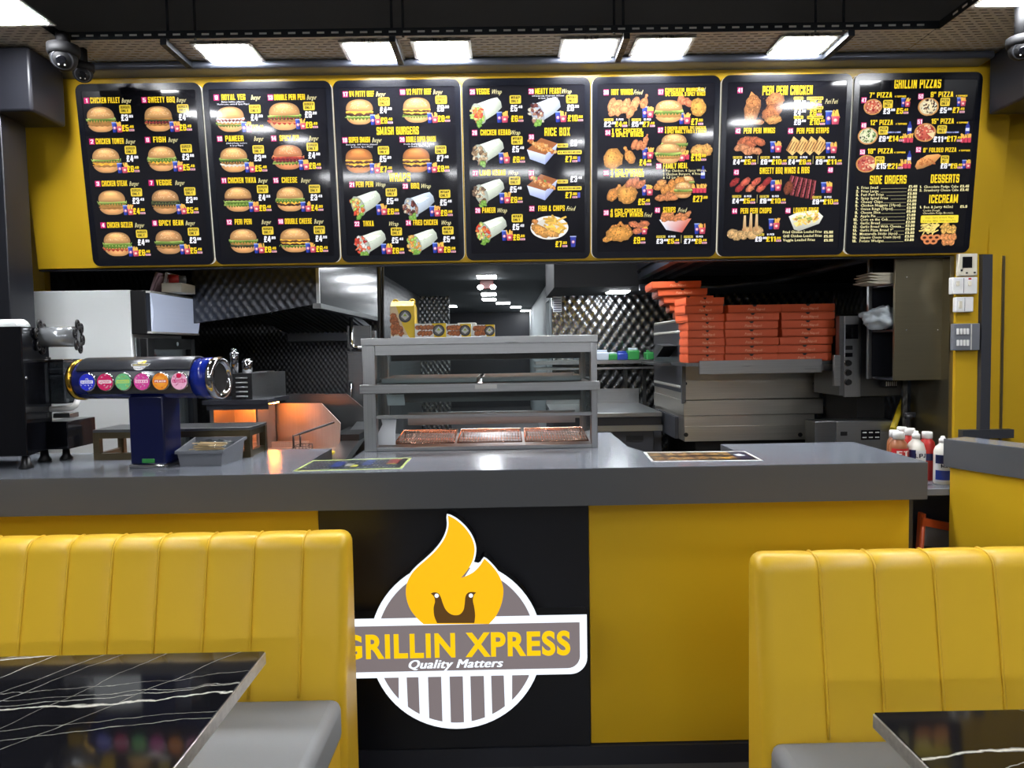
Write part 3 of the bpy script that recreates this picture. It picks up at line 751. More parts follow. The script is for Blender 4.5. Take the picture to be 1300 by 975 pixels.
def S(pts): return [sg(*p) for p in pts]
# outline of the name bar in the upright frame of the sign (crop units about the centre)
def barpts(x0, x1, y0, y1, rad):
    pts = [(x0, y1), (x0, y0 - 0)]
    pts = [(x1, y1), (x0, y1)]
    for k in range(9):
        a_ = R(180 + 90 * k / 8); pts.append((x0 + rad + rad * math.cos(a_), y0 + rad + rad * math.sin(a_)))
    for k in range(9):
        a_ = R(270 + 90 * k / 8); pts.append((x1 - rad + rad * math.cos(a_), y0 + rad + rad * math.sin(a_)))
    return [(u * KS, v * KS) for u, v in pts]
fl_r = chain([(520, 80), (550, 97), (580, 125), (602, 158), (613, 193), (611, 225), (602, 252), (586, 279), (565, 304)])
fl_n = chain([(565, 304), (590, 294), (612, 281), (632, 260), (648, 235)])
fl_2 = chain([(648, 235), (668, 254), (690, 280), (706, 310), (715, 345), (712, 382), (702, 415), (687, 444), (664, 470)])
fl_l = chain([(432, 470), (408, 447), (386, 417), (373, 382), (370, 348), (376, 317), (392, 287), (415, 262), (445, 236), (475, 207), (500, 175), (515, 145), (522, 115), (520, 80)])
flame = fl_r[:-1] + fl_n[:-1] + fl_2 + fl_l[:-1]
def grow(pts, d):
    out = []; n = len(pts); ar = sum(pts[i][0] * pts[(i + 1) % n][1] - pts[(i + 1) % n][0] * pts[i][1] for i in range(n))
    s = 1 if ar > 0 else -1
    for i in range(n):
        a_, c_ = pts[i - 1], pts[(i + 1) % n]; tx, ty = c_[0] - a_[0], c_[1] - a_[1]; l = math.hypot(tx, ty) or 1
        out.append((pts[i][0] + s * ty / l * d, pts[i][1] - s * tx / l * d))
    return out
T0 = -0.067
mb = MB()
mb.prism([(u * 1.004, v * 1.004) for u, v in S(circ(306))], sfn, T0, -0.0005)
mb.prism(barpts(-472, 468, -116, 103, 62), sfn, T0, -0.0004)
tri_prism(mb, S(grow(flame, 7)), sfn, T0, -0.0003)
mb.build('sign_body', M['black'], sign)
mb = MB(); mb.prism(S(circ(306)), sfn, -0.0004, 0.0006); mb.prism(barpts(-470, 466, -114, 101, 60), sfn, -0.0004, 0.0012); mb.build('white_face', M['sign_white'], sign)
# grey upper disc and grill stripes
mb = MB()
yb = 478; hw = math.sqrt(283 ** 2 - (546 - yb) ** 2); a_b = math.degrees(math.asin((546 - yb) / 283))
mb.prism(S([(547 + 283 * math.cos(R(t_)), 546 - 283 * math.sin(R(t_))) for t_ in [a_b + (180 - 2 * a_b) * i / 40 for i in range(41)]]), sfn, 0.0004, 0.0010)
def stripe(x0, x1, slant=4):
    top_ = 652; pts = [(x1, top_), (x0, top_)]
    for i in range(9):
        x = x0 + slant + (x1 - x0) * i / 8; dx = min(abs(x - 547), 281) ; pts.append((x, max(top_ + 1, 546 + math.sqrt(283 ** 2 - dx * dx))))
    return S(pts)
for x0, x1 in ((370, 412), (446, 493), (523, 570), (597, 645), (671, 716)): mb.prism(stripe(x0, x1), sfn, 0.0004, 0.0010)
def seg(x0, x1):
    pts = [(x1, 652), (x0, 652)]
    for i in range(11):
        x = x0 + (x1 - x0) * i / 10; dx = min(abs(x - 547), 282.9); pts.append((x, max(653, 546 + math.sqrt(283 ** 2 - dx * dx))))
    return S(pts)
mb.prism(seg(288, 342), sfn, 0.0004, 0.0010); mb.prism(seg(746, 806), sfn, 0.0004, 0.0010)
mb.prism(barpts(-442, 440, -92, 74, 44), sfn, 0.0010, 0.0018)
mb.build('grey_panel', M['sign_grey'], sign)
mb = MB(); mb.prism(S([(578, 300), (602, 262), (646, 240), (640, 262), (606, 292)]), sfn, 0.0009, 0.00125); mb.build('flame_gap', M['sign_white'], sign)
mb = MB(); tri_prism(mb, S(grow(flame, 6)), sfn, -0.0003, 0.0009); mb.build('flame_border', M['sign_white'], sign)
mb = MB(); tri_prism(mb, S(flame), sfn, 0.0, 0.0016); mb.build('flame', M['sign_yellow'], sign)
bird = chain([(459, 358), (473, 355), (486, 360), (494, 374), (501, 396), (511, 418), (527, 433), (545, 438), (562, 434), (574, 418), (578, 395), (581, 370), (590, 357), (604, 354), (619, 356)]) + \
       chain([(611, 364), (607, 384), (612, 410), (615, 440), (612, 466)]) + chain([(480, 466), (470, 440), (468, 410), (473, 388), (469, 370), (460, 361)])
mb = MB(); tri_prism(mb, S(bird), sfn, 0.001, 0.0022); mb.build('bird_emblem', M['sign_brown'], sign)
mb = MB()
for ex in (479, 600):
    u, v = sg(ex, 367); mb.prism([(u + 0.0075 * math.cos(R(a_)), v + 0.0075 * math.sin(R(a_))) for a_ in range(0, 360, 24)], sfn, 0.002, 0.0028)
mb.build('bird_eyes', M['sign_white'], sign)
def sign_text(s, u, v, h, W, d, mat, name, off, shear=0.0, bold=(0.0,)):
    vs, fs, x0, x1 = glyphs(s, off, shear, 0.03, 6)
    k = h / CAPH; sx = W / ((x1 - x0)); mb = MB()
    for b_ in bold: mb.faces([sfn(u + b_ + (p.x - (x0 + x1) / 2) * sx, v + p.y * k, d + (p.z + 0.03) * 0.02 + b_ * 0.01) for p in vs], fs)
    mb.build(name, mat, sign)
sign_text('GRILLIN XPRESS', 0.0, -40 * KS, 80 * KS, 812 * KS, 0.0018, M['sign_letter'], 'name_lettering', 0.035)
sign_text('Quality Matters', -2 * KS, -82 * KS, 30 * KS, 333 * KS, 0.0018, M['sign_white'], 'tagline_lettering', 0.0, 0.3, (-0.002, 0.0, 0.002))

# ================================================================== BOOTHS
def bench(name, label, x0, x1, yseat, ztop, zseat, lean, thick, seams, depth, seat_x0, seat_x1):
    t = thing(name, label, 'bench', ((x0 + x1) / 2, yseat, 0))
    # backrest: profile swept along X with pleats at the seams
    prof = [(0.0, 0.05), (0.0, 0.2), (0.0, zseat)]
    hh = ztop - zseat
    for k in range(1, 9): prof.append((lean * (k / 9) ** 1.1, zseat + (hh - 0.05) * k / 9))
    yl = lean
    for k in range(0, 9):
        a_ = R(180 - 180 * k / 8 * 0.5); 
        prof.append((yl + 0.05 + 0.05 * math.cos(a_), ztop - 0.05 + 0.05 * math.sin(a_)))
    for k in range(1, 9):
        a_ = R(90 - 90 * k / 8); prof.append((yl + thick - 0.04 + 0.04 * math.cos(a_), ztop - 0.04 + 0.04 * math.sin(a_)))
    prof += [(yl + thick, zseat), (yl + thick, 0.05)]
    xs = []
    x = x0
    rr = 0.035
    for k in range(6): xs.append((x0 + rr * (1 - math.cos(R(90 * k / 5))), rr * (1 - math.sin(R(90 * k / 5))), 0))
    end = [(x1 - rr * (1 - math.cos(R(90 * k / 5))), rr * (1 - math.sin(R(90 * k / 5))), 0) for k in range(5, -1, -1)]
    inner = []
    ss = sorted(seams)
    stops = [x0 + rr] + ss + [x1 - rr]
    for i in range(len(stops) - 1):
        a_, b_ = stops[i], stops[i + 1]; w_ = b_ - a_
        for k in range(0, 13):
            q = k / 12; xx = a_ + w_ * q
            bulge = 0.0
            da = xx - a_ if i > 0 else 9; db = b_ - xx if i < len(stops) - 2 else 9
            dd = min(da, db)
            dep = 0.006 * math.exp(-dd / 0.012) 
            inner.append((xx, dep, 0))
        for e_ in (0.003, 0.007):
            if i < len(stops) - 2: inner.append((b_ - e_, 0.006 * math.exp(-e_ / 0.012), 0))
            if i > 0: inner.append((a_ + e_, 0.006 * math.exp(-e_ / 0.012), 0))
    cols = xs[:-1] + sorted(set(inner)) + end[1:]
    cy, cz = (lean + thick) / 2, ztop * 0.5
    mb = MB(); vs = []; n = len(prof)
    for xx, ins, _ in cols:
        for i, (py_, pz_) in enumerate(prof):
            # inset toward the middle of the section
            tx = prof[min(i + 1, n - 1)]; tp = prof[max(i - 1, 0)]
            ty, tz = tx[0] - tp[0], tx[1] - tp[1]; l = math.hypot(ty, tz) or 1
            ny, nz = tz / l, -ty / l      # inward normal
            k_ = 1.0 if 1 < i < n - 3 else 0.0
            vs.append((xx, yseat + py_ + ny * ins * (k_ if ins < 0.01 else 1), pz_ + (nz * ins if i > 2 and i < n - 2 else 0)))
    fs = []
    for a_ in range(len(cols) - 1):
        for i in range(n - 1): fs.append((a_ * n + i, (a_ + 1) * n + i, (a_ + 1) * n + i + 1, a_ * n + i + 1))
    fs.append(tuple(range(n))); fs.append(tuple(range((len(cols) - 1) * n, len(cols) * n)))
    fs.append(tuple([0] + [k * n for k in range(1, len(cols))] + [k * n + n - 1 for k in range(len(cols) - 1, -1, -1)]))
    bv, ff = mb.faces(vs, fs, True)
    for f in ff[-3:]: f.smooth = False
    back = mb.build('backrest', M['yleather'], t)
    # seam piping
    for s in ss:
        MB().tube([(s, yseat + py_ + 0.0035, pz_ + (-0.004 if pz_ > ztop - 0.06 else 0)) for py_, pz_ in prof[2:22]], 0.0042, 6).build('seam_piping', M['yleather'], back)
    o = MB().box(seat_x0, seat_x1, yseat - depth, yseat + 0.01, zseat - 0.13, zseat, 0.03, 4).build('seat_cushion', M['gleather'], t)
    MB().box(seat_x0 + 0.01, seat_x1 - 0.01, yseat - depth + 0.03, yseat, 0.0, zseat - 0.13).build('base', M['yleather'], t)
    MB().box(x0 + 0.02, x1 - 0.02, yseat + 0.02, yseat + thick * 0.8, 0.0, 0.06).build('plinth', M['black'], t)
    return t
yb_ = 2.075
ls = [at(px, 760, yb_ + 0.05).x for px in (25, 79, 136, 195.5, 257.5, 318, 381)]
step = 0.137
extra = [ls[0] - step * k for k in range(1, 8)]
bench('booth_bench', 'yellow pleated booth bench with grey seat at the left behind the marble table', -2.6, -0.50, yb_, 0.952, 0.485, 0.085, 0.115, ls + extra, 0.46, -2.6, -0.507)
yb2 = 1.80
rs = [at(px, 830, yb2 + 0.04).x for px in (1045, 1116, 1191, 1268)]
extra = [rs[-1] + 0.15 * k for k in range(1, 7)]
bench('booth_bench', 'yellow pleated booth bench with grey seat at the right behind the marble table', 0.663, 2.6, yb2, 0.950, 0.482, 0.06, 0.10, rs + extra, 0.46, 0.672, 2.6)
def table(label, x0, x1, y0, y1, mat, z=0.75):
    t = thing('marble_table', label, 'table', ((x0 + x1) / 2, (y0 + y1) / 2, 0), None)
    cx, cy = (x0 + x1) / 2, (y0 + y1) / 2
    MB().box(x0 + 0.003, x1 - 0.003, y0 + 0.003, y1 - 0.003, z - 0.006, z).build('table_top', mat, t)
    MB().box(x0, x1, y0, y1, z - 0.034, z - 0.0035, 0.002).build('edge_band', M['tableedge'], t)
    MB().lathe([(0.04, 0.03), (0.04, z - 0.05), (0.1, z - 0.034)], (cx, cy, 0), 20).build('pedestal', M['black'], t)
    MB().lathe([(0.24, 0.0), (0.24, 0.012), (0.06, 0.035), (0.04, 0.035)], (cx, cy, 0), 28).build('foot', M['black'], t)
M['tableedge'] = P('table_edge', (190, 186, 178), 0.28, 0.5, noise=(60, 0.35))
ml = [(7, 0.32, 0.0062, 0.10, 1.0), (8, 0.333, 0.002, 0.10, 0.7), (8, 0.04, 0.005, 0.10, 1.0), (10, 0.055, 0.002, 0.08, 0.6), (7, 0.09, 0.0016, 0.08, 0.5), (9, 0.12, 0.0014, 0.08, 0.45),
      (52, 0.33, 0.002, 0.05, 0.8), (54, 0.46, 0.0016, 0.06, 0.6), (50, 0.60, 0.0016, 0.06, 0.5), (56, 0.12, 0.0026, 0.06, 0.85), (56, 0.02, 0.0018, 0.06, 0.6), (58, -0.03, 0.0013, 0.06, 0.5), (62, -0.16, 0.0013, 0.06, 0.45),
      (55, -0.25, 0.0016, 0.05, 0.5), (9, -0.05, 0.0016, 0.06, 0.45), (11, -0.1, 0.002, 0.06, 0.5)]
M['marble_l'] = marble('black_marble', 1, ml)
table('black marble table with white veins at the left, in front of the bench', -1.85, -0.632, 1.12, 1.80, M['marble_l'])
mr_ = [(6, 0.21, 0.0045, 0.06, 1.0), (12, 0.19, 0.004, 0.06, 0.9), (-42, 0.30, 0.0025, 0.04, 0.9), (-43, 0.32, 0.0022, 0.04, 0.8), (22, 0.28, 0.0015, 0.05, 0.5), (-44, 0.02, 0.0014, 0.05, 0.45), (-38, 0.12, 0.0014, 0.05, 0.45),
       (14, 0.1, 0.002, 0.05, 0.6), (-40, 0.45, 0.0015, 0.05, 0.5)]
M['marble_r'] = marble('black_marble_veined', 2, mr_)
table('black marble table corner with white veins at the lower right', 0.752, 1.95, 0.80, 1.437, M['marble_r'])

# ================================================================== MENU BOARDS
Q = 0.628 / 605.0            # metres per measured unit on a board
YEL = (252, 212, 40); WHT = (250, 248, 255); MAG = (196, 36, 104); CRM = (244, 232, 170)
BXS = [-2.075, -1.459, -0.825, -0.196, 0.440, 1.078, 1.728, 2.370]; BW = 0.627
CROPS = {1: (80, 90), 2: (410, 85), 3: (740, 80), 4: (1070, 75)}
def on_board(px, py):
    d = ray(px, py); t = (BB - CAM).dot(BN) / d.dot(BN); return CAM + d * t
def rr_pts(w, h, r, n=6):
    out = []
    for cx, cy, a0 in ((w/2-r, h/2-r, 0), (-w/2+r, h/2-r, 90), (-w/2+r, -h/2+r, 180), (w/2-r, -h/2+r, 270)):
        for k in range(n): a = R(a0 + 90 * k / (n - 1)); out.append((cx + r * math.cos(a), cy + r * math.sin(a)))
    return out
class Board:
    def __init__(self, k, label):
        self.k = k; xc = (BXS[k] + BXS[k + 1]) / 2; BW = BXS[k + 1] - BXS[k] - 0.007
        c = BB + BU * (BH / 2) + Vector((xc, 0, 0)); self.c = c
        self.root = thing('menu_board', label, 'menu board', c, 'backlit menu boards over the counter')
        mm = Matrix((Vector((1, 0, 0)), BU, BN)).transposed().to_4x4(); mm.translation = c
        self.root.matrix_basis = mm
        mb = MB(); mb.prism(rr_pts(BW - 0.0005, BH - 0.004, 0.034), lambda u, v, d: (u, v, d), -0.034, -0.012)
        mb.build('light_box', M['edgelit'], self.root, local=True)
        mb = MB(); o = rr_pts(BW - 0.003, BH, 0.036); i_ = rr_pts(BW - 0.056, BH - 0.066, 0.006); n = len(o)
        vs = [(u, v, -0.013) for u, v in o] + [(u, v, 0) for u, v in o] + [(u, v, 0) for u, v in i_] + [(u, v, -0.0035) for u, v in i_]
        fs = []
        for r_ in range(3):
            for j in range(n): fs.append((r_ * n + j, r_ * n + (j + 1) % n, (r_ + 1) * n + (j + 1) % n, (r_ + 1) * n + j))
        mb.faces(vs, fs); mb.build('frame', M['frame'], self.root, local=True)
        mb = MB(); mb.prism(rr_pts(BW - 0.052, BH - 0.062, 0.006), lambda u, v, d: (u, v, d), -0.011, -0.003)
        self.screen = mb.build('screen', M['screen'], self.root, local=True)
        self.Ls = []; self.L = self.new_canvas('dish_caption'); self.rng = random.Random(100 + k)
    def new_canvas(self, nm):
        c = Canvas(-0.0020); self.Ls.append((nm, c)); return c
    def p(self, cx, cy, crop):
        ox, oy = CROPS[crop]; w = on_board(ox + cx / 3.7143, oy + cy / 3.7143) - self.c
        return (w.x, w.dot(BU))
    def pic(self, name, fn, cx, cy, crop, *a, **kw):
        u, v = self.p(cx, cy, crop); c = Canvas(-0.0028); fn(c, u, v, self.rng, *a, **kw)
        c.build(name, M['print'], self.screen)
    # --- lettering, offsets in measured units from an anchor (y down)
    def txt(self, s, cx, cy, crop, h, col, **kw):
        u, v = self.p(cx, cy, crop); hh = h * Q
        if 'w' in kw: kw['w'] *= Q
        L = self.new_canvas('heading') if h >= 30 else self.L
        if 'wmax' in kw: kw['wmax'] *= Q
        L.text(s, u, v - hh / 2, hh, col, **kw)
    def num(self, n, cx, cy, crop):
        self.L = self.new_canvas('dish_caption'); u, v = self.p(cx, cy, crop); self.L.rect(u, v, 25 * Q, 27 * Q, MAG); self.L.text(n, u, v - 9.5 * Q, 19 * Q, (255, 232, 244), wmax=22 * Q, off=0.02)
    def price(self, s, cx, cy, crop, col, h=29, meal=False):
        """s like 3.99 : big pounds, raised pence; centre-left anchor at cx"""
        u, v = self.p(cx, cy, crop); a, b = s.split('.')
        W = self.L.text('£' + a, u - 30 * Q, v - h / 2 * Q, h * Q, col, w=(17 + 15 * len(a)) * Q, anchor='l', off=0.022)
        self.L.text('.' + b, u - 30 * Q + W + 1 * Q, v - h / 2 * Q + h * 0.5 * Q, h * 0.42 * Q, col, w=23 * Q, anchor='l', off=0.012)
        if meal:
            self.L.rect(u - 30 * Q + W + 14 * Q, v - h * 0.34 * Q, 24 * Q, 9 * Q, (238, 190, 205)); self.L.text('MEAL', u - 30 * Q + W + 14 * Q, v - h * 0.34 * Q - 3.2 * Q, 6.4 * Q, (150, 30, 70), w=20 * Q)
    def only(self, a, cx, cy, crop, w=54):
        u, v = self.p(cx, cy, crop); self.L.rrect(u, v, w * Q, 38 * Q, (226, 196, 60), 6 * Q)
        self.L.text(a, u, v + 2.5 * Q, 12 * Q, (40, 34, 10), w=(w - 12) * Q); self.L.text('ONLY', u - 3 * Q, v - 13.5 * Q, 12 * Q, (40, 34, 10), w=(w - 20) * Q)
    def item(self, n, name, a, x1, crop, p1, p2, kind, script=None, sx=None, x0=None, sub=None, fs=26, tag='BURGER', **kw):
        cx, cy = a
        self.num(n, cx, cy, crop)
        x0 = x0 or cx + 18
        self.txt(name, (x0 + x1) / 2, cy - 2, crop, fs, YEL, w=x1 - x0, off=0.012)
        if script: self.txt(script, (sx or x1 + 32), cy - 1, crop, 21, CRM, shear=0.5, w=46, off=0.0)
        for i, s in enumerate(sub or []): self.txt(s, cx + 80, cy + 20 + 11 * i, crop, 7, WHT, wmax=150)
def fade(c, k): return tuple(max(0, min(255, v * k)) for v in c)
def speck(c, u, v, rx, ry, n, col, s, rng):
    for _ in range(n):
        t = rng.uniform(0, 6.28); r_ = math.sqrt(rng.random()); c.blob(u + rx * r_ * math.cos(t), v + ry * r_ * math.sin(t), s, s * 0.6, col, col, rng.uniform(0, 3), 0.2, 5, rng)
def meal(c, u, v, rng, s=1.0):
    q = Q * s
    c.poly([(u - 22*q, v + 22*q), (u + 2*q, v + 22*q), (u - 1*q, v - 24*q), (u - 19*q, v - 24*q)], (44, 62, 160), [(70, 96, 200), (34, 48, 140), (20, 28, 96), (40, 60, 170)])
    c.rect(u - 10*q, v + 24*q, 26*q, 5*q, (150, 170, 220)); c.blob(u - 10*q, v - 2*q, 8*q, 8*q, (240, 240, 250), (190, 60, 80), 0.5, 0.05, 10, rng)
    for i in range(9): c.rect(u + 16*q + rng.uniform(-13, 13)*q, v + 10*q + rng.uniform(-3, 8)*q, 6*q, 24*q, (235 + rng.randint(-20, 15), 176 + rng.randint(-20, 20), 80), rng.uniform(-0.5, 0.5))
    c.poly([(u + 1*q, v + 6*q), (u + 32*q, v + 6*q), (u + 29*q, v - 24*q), (u + 4*q, v - 24*q)], (205, 70, 90), [(225, 110, 120), (205, 60, 80), (150, 40, 70), (190, 70, 100)])
    c.blob(u + 16*q, v - 9*q, 8*q, 7*q, (250, 235, 230), (230, 150, 140), 0, 0.1, 9, rng)
def fries4(c, u, v, rng, n=4):
    for j in range(n):
        x = u + (j - (n - 1) / 2) * 17 * Q
        for i in range(6): c.rect(x + rng.uniform(-7, 7)*Q, v + 10*Q + rng.uniform(-3, 6)*Q, 4*Q, 20*Q, (240, 180, 84), rng.uniform(-0.4, 0.4))
        c.poly([(x - 8*Q, v + 4*Q), (x + 8*Q, v + 4*Q), (x + 7*Q, v - 18*Q), (x - 7*Q, v - 18*Q)], (200, 60, 84))
def bottle(c, u, v, rng, col=(50, 60, 150)):
    c.poly([(u - 10*Q, v - 28*Q), (u + 10*Q, v - 28*Q), (u + 10*Q, v + 8*Q), (u + 4*Q, v + 22*Q), (u + 4*Q, v + 30*Q), (u - 4*Q, v + 30*Q), (u - 4*Q, v + 22*Q), (u - 10*Q, v + 8*Q)], col); c.rect(u, v - 6*Q, 18*Q, 14*Q, (210, 214, 240))
def burger(c, u, v, rng, w=130, h=112, bun=(212, 154, 98), seeds=True, fill=('lettuce', 'patty'), patty=(196, 140, 74), double=False):
    W, H = w * Q / 2, h * Q
    def band(y0, y1, k, col, col2, amp, fr):
        pts = []; n = 22
        ph = rng.uniform(0, 6)
        for i in range(n + 1):
            x = -W * k + 2 * W * k * i / n; e = 1 - (abs(x) / (W * k)) ** 6 * 0.5
            pts.append((u + x, v + y1 * H * e + math.sin(i * fr + ph) * amp * H + y0 * H * (1 - e)))
        for i in range(n, -1, -1):
            x = -W * k + 2 * W * k * i / n; e = 1 - (abs(x) / (W * k)) ** 6 * 0.5
            pts.append((u + x, v + y0 * H * e + math.sin(i * fr * 1.3 + ph) * amp * H - 0.02 * H))
        c.poly(pts, col, [fade(col2, rng.uniform(0.85, 1.12)) for _ in range(n + 1)] + [fade(col, rng.uniform(0.8, 1.1)) for _ in range(n + 1)])
    # heel
    pts = []
    for i in range(17):
        x = -1 + 2 * i / 16; pts.append((u + x * W * 0.9, v - 0.28 * H - 0.2 * H * (1 - abs(x) ** 3.2)))
    pts += [(u + W * 0.93, v - 0.22 * H), (u, v - 0.17 * H), (u - W * 0.93, v - 0.22 * H)]
    c.fan((u, v - 0.3 * H), pts, fade(bun, 1.18), fade(bun, 0.82))
    ys = -0.24; n = len(fill); st = 0.32 / n
    for f in fill:
        if f == 'patty': band(ys, ys + st * 1.25, 0.98, fade(patty, 0.8), patty, 0.012, 1.1)
        if f == 'beef': band(ys, ys + st * 1.25, 0.97, (52, 34, 26), (112, 72, 50), 0.012, 1.4)
        if f == 'lettuce': band(ys - 0.02, ys + st * 1.35, 1.06, (84, 116, 40), (176, 196, 104), 0.06, rng.uniform(1.7, 2.6))
        if f == 'dark': band(ys, ys + st * 1.3, 1.02, (50, 50, 34), (96, 106, 62), 0.05, rng.uniform(1.6, 2.4))
        if f == 'salsa': band(ys, ys + st * 1.3, 1.04, (96, 30, 40), (170, 64, 60), 0.04, 1.9)
        if f == 'bacon': band(ys, ys + st * 1.3, 1.1, (176, 60, 44), (226, 150, 100), 0.05, 1.5)
        if f == 'mayo': band(ys, ys + st * 1.1, 1.0, (214, 206, 190), (240, 236, 224), 0.03, 1.6)
        if f == 'cheese':
            band(ys + 0.02, ys + st * 0.9, 0.98, (236, 170, 52), (250, 200, 84), 0.01, 1.2)
            for x in (-0.35, 0.3): c.poly([(u + (x - 0.3) * W, v + (ys + st * 0.6) * H), (u + (x + 0.3) * W, v + (ys + st * 0.6) * H), (u + x * W, v + (ys - st * 0.7) * H)], (246, 184, 66))
        ys += st
    pts = []
    for i in range(21):
        a = math.pi * i / 20; x = math.cos(a); pts.append((u + W * 0.97 * (abs(x) ** 0.85 * (1 if x > 0 else -1)), v + 0.08 * H + 0.42 * H * math.sin(a) ** 0.8))
    pts.append((u - W * 0.8, v + 0.05 * H)); pts.append((u, v + 0.03 * H)); pts.append((u + W * 0.8, v + 0.05 * H))
    c.fan((u - W * 0.05, v + 0.33 * H), pts, fade(bun, 1.28), fade(bun, 0.72))
    c.fan((u - W * 0.05, v + 0.36 * H), [(u - W * 0.05 + W * 0.5 * math.cos(t * 0.52), v + 0.35 * H + 0.1 * H * math.sin(t * 0.52)) for t in range(12)], fade(bun, 1.4), fade(bun, 1.12))
    if seeds:
        for _ in range(46):
            t = rng.uniform(0.1, 3.04); r_ = math.sqrt(rng.random()) * 0.9
            c.blob(u + W * 0.86 * r_ * math.cos(t), v + 0.14 * H + 0.34 * H * r_ * math.sin(t) , 2.1*Q, 1.4*Q, (248, 230, 190), (226, 190, 140), rng.uniform(0, 3), 0.1, 5, rng)
def chicken(c, u, v, rng, rx, ry, rot=0, col=(214, 148, 72), n=30):
    c.blob(u, v, rx*Q, ry*Q, fade(col, 1.22), fade(col, 0.72), rot, 0.09, 22, rng, (-0.1, 0.3))
    cs, sn = math.cos(rot), math.sin(rot)
    for _ in range(n):
        t = rng.uniform(0, 6.28); r_ = math.sqrt(rng.random()) * 0.9; a, b = rx*Q*r_*math.cos(t), ry*Q*r_*math.sin(t)
        k = rng.uniform(0.72, 1.28); c.blob(u + a*cs - b*sn, v + a*sn + b*cs, rng.uniform(3, 7)*Q, rng.uniform(2, 4)*Q, fade(col, k), fade(col, k * 0.9), rng.uniform(0, 3), 0.25, 7, rng)
def drum(c, u, v, rng, L=70, rot=1.1, col=(206, 136, 68)):
    cs, sn = math.cos(rot), math.sin(rot)
    c.blob(u + 0.42*L*Q*cs, v + 0.42*L*Q*sn, 0.24*L*Q, 0.1*L*Q, fade(col, 1.1), fade(col, 0.75), rot, 0.08, 12, rng)
    c.blob(u + 0.62*L*Q*cs, v + 0.62*L*Q*sn, 0.11*L*Q, 0.12*L*Q, fade(col, 1.2), fade(col, 0.8), rot, 0.1, 10, rng)
    chicken(c, u, v, rng, 0.42*L, 0.3*L, rot, col, 26)
def wings(c, u, v, rng, n=6, w=70, h=34, col=(196, 122, 76), s=24):
    for i in range(n):
        t = i / max(1, n - 1)
        chicken(c, u + (t - 0.5) * 2 * w*Q, v + rng.uniform(-1, 1) * h*Q * 0.7, rng, s * 1.25, s * 0.72, rng.uniform(-0.4, 1.3), col, 12)
def wrap(c, u, v, rng, fil, col=(214, 222, 206), L=150, fat=1.0):
    rot = 0.42; cs, sn = math.cos(rot), math.sin(rot)
    def T(a, b): return (u + (a*cs - b*sn)*Q, v + (a*sn + b*cs)*Q)
    L2 = L / 2; f = fat
    c.poly([T(-L2*0.5, 44*f), T(L2*0.55, 36*f), T(L2*0.9, 30*f), T(L2, 6), T(L2*0.92, -20*f), T(L2*0.4, -34*f), T(-L2*0.55, -42*f)], col,
           [fade(col, 1.05), fade(col, 1.12), fade(col, 1.0), fade(col, 0.85), fade(col, 0.72), fade(col, 0.75), fade(col, 0.8)])
    c.poly([T(-L2*0.4, 30*f), T(L2*0.3, 25*f), T(L2*0.75, 8), T(L2*0.3, 4), T(-L2*0.35, 6)], fade(col, 1.15))
    for _ in range(14): a, b = rng.uniform(-0.3, 0.85)*L2, rng.uniform(-26, 26)*f; x, y = T(a, b); c.blob(x, y, 3*Q, 2*Q, fade(col, 0.82), fade(col, 0.9), 0, 0.3, 6, rng)
    x, y = T(-L2*0.58, 0); c.blob(x, y, 30*Q, 50*Q*f, fade(col, 0.95), fade(col, 0.7), rot, 0.05, 16, rng)
    for _ in range(34):
        t = rng.uniform(0, 6.28); r_ = math.sqrt(rng.random()); x, y = T(-L2*0.66 + 30*r_*math.cos(t), 44*f*r_*math.sin(t))
        k = rng.choice(fil); c.blob(x, y, rng.uniform(7, 13)*Q, rng.uniform(5, 9)*Q, fade(k, 1.25), fade(k, 0.8), rng.uniform(0, 3), 0.25, 9, rng)
    for _ in range(7):
        x, y = T(-L2*0.7 + rng.uniform(-20, 8), -44*f + rng.uniform(-6, 10)); c.blob(x, y, 12*Q, 8*Q, (150, 190, 90), (92, 136, 52), rng.uniform(0, 3), 0.3, 9, rng)
G_ = [(150, 186, 90), (206, 120, 60), (196, 70, 50), (226, 190, 120)]
K_ = [(120, 96, 72), (160, 136, 104), (96, 74, 58), (190, 170, 140)]
B_ = [(70, 36, 36), (110, 60, 52), (150, 110, 90), (190, 180, 160)]
T_ = [(196, 70, 50), (220, 110, 80), (160, 50, 44), (235, 225, 215)]
F_ = [(206, 140, 66), (226, 168, 88), (150, 186, 90)]
def ricebox(c, u, v, rng, green=False):
    q = Q
    c.poly([(u - 74*q, v + 8*q), (u + 14*q, v - 18*q), (u + 12*q, v - 62*q), (u - 60*q, v - 36*q)], (196, 206, 236), [(214, 222, 246), (200, 208, 236), (150, 160, 204), (170, 180, 220)])
    c.poly([(u + 14*q, v - 18*q), (u + 72*q, v + 34*q), (u + 62*q, v - 6*q), (u + 12*q, v - 62*q)], (160, 170, 210), [(186, 194, 226), (196, 204, 232), (140, 150, 196), (130, 140, 186)])
    c.poly([(u - 74*q, v + 8*q), (u - 6*q, v + 60*q), (u + 72*q, v + 34*q), (u + 14*q, v - 18*q)], (150, 90, 50))
    for _ in range(60):
        a, b = rng.uniform(-0.46, 0.46), rng.uniform(-0.46, 0.46)
        x, y = u + (a * 88 + b * -60)*q, v + 20*q + (-26 * a + b * -50 * -1)*q * 0.9
        k = rng.choice([(206, 136, 74), (226, 164, 104), (170, 96, 50)] + ([(120, 160, 80), (200, 60, 90)] if green and b > 0.05 else []))
        c.blob(x, y, 10*q, 7*q, fade(k, 1.2), fade(k, 0.8), rng.uniform(0, 3), 0.3, 8, rng)
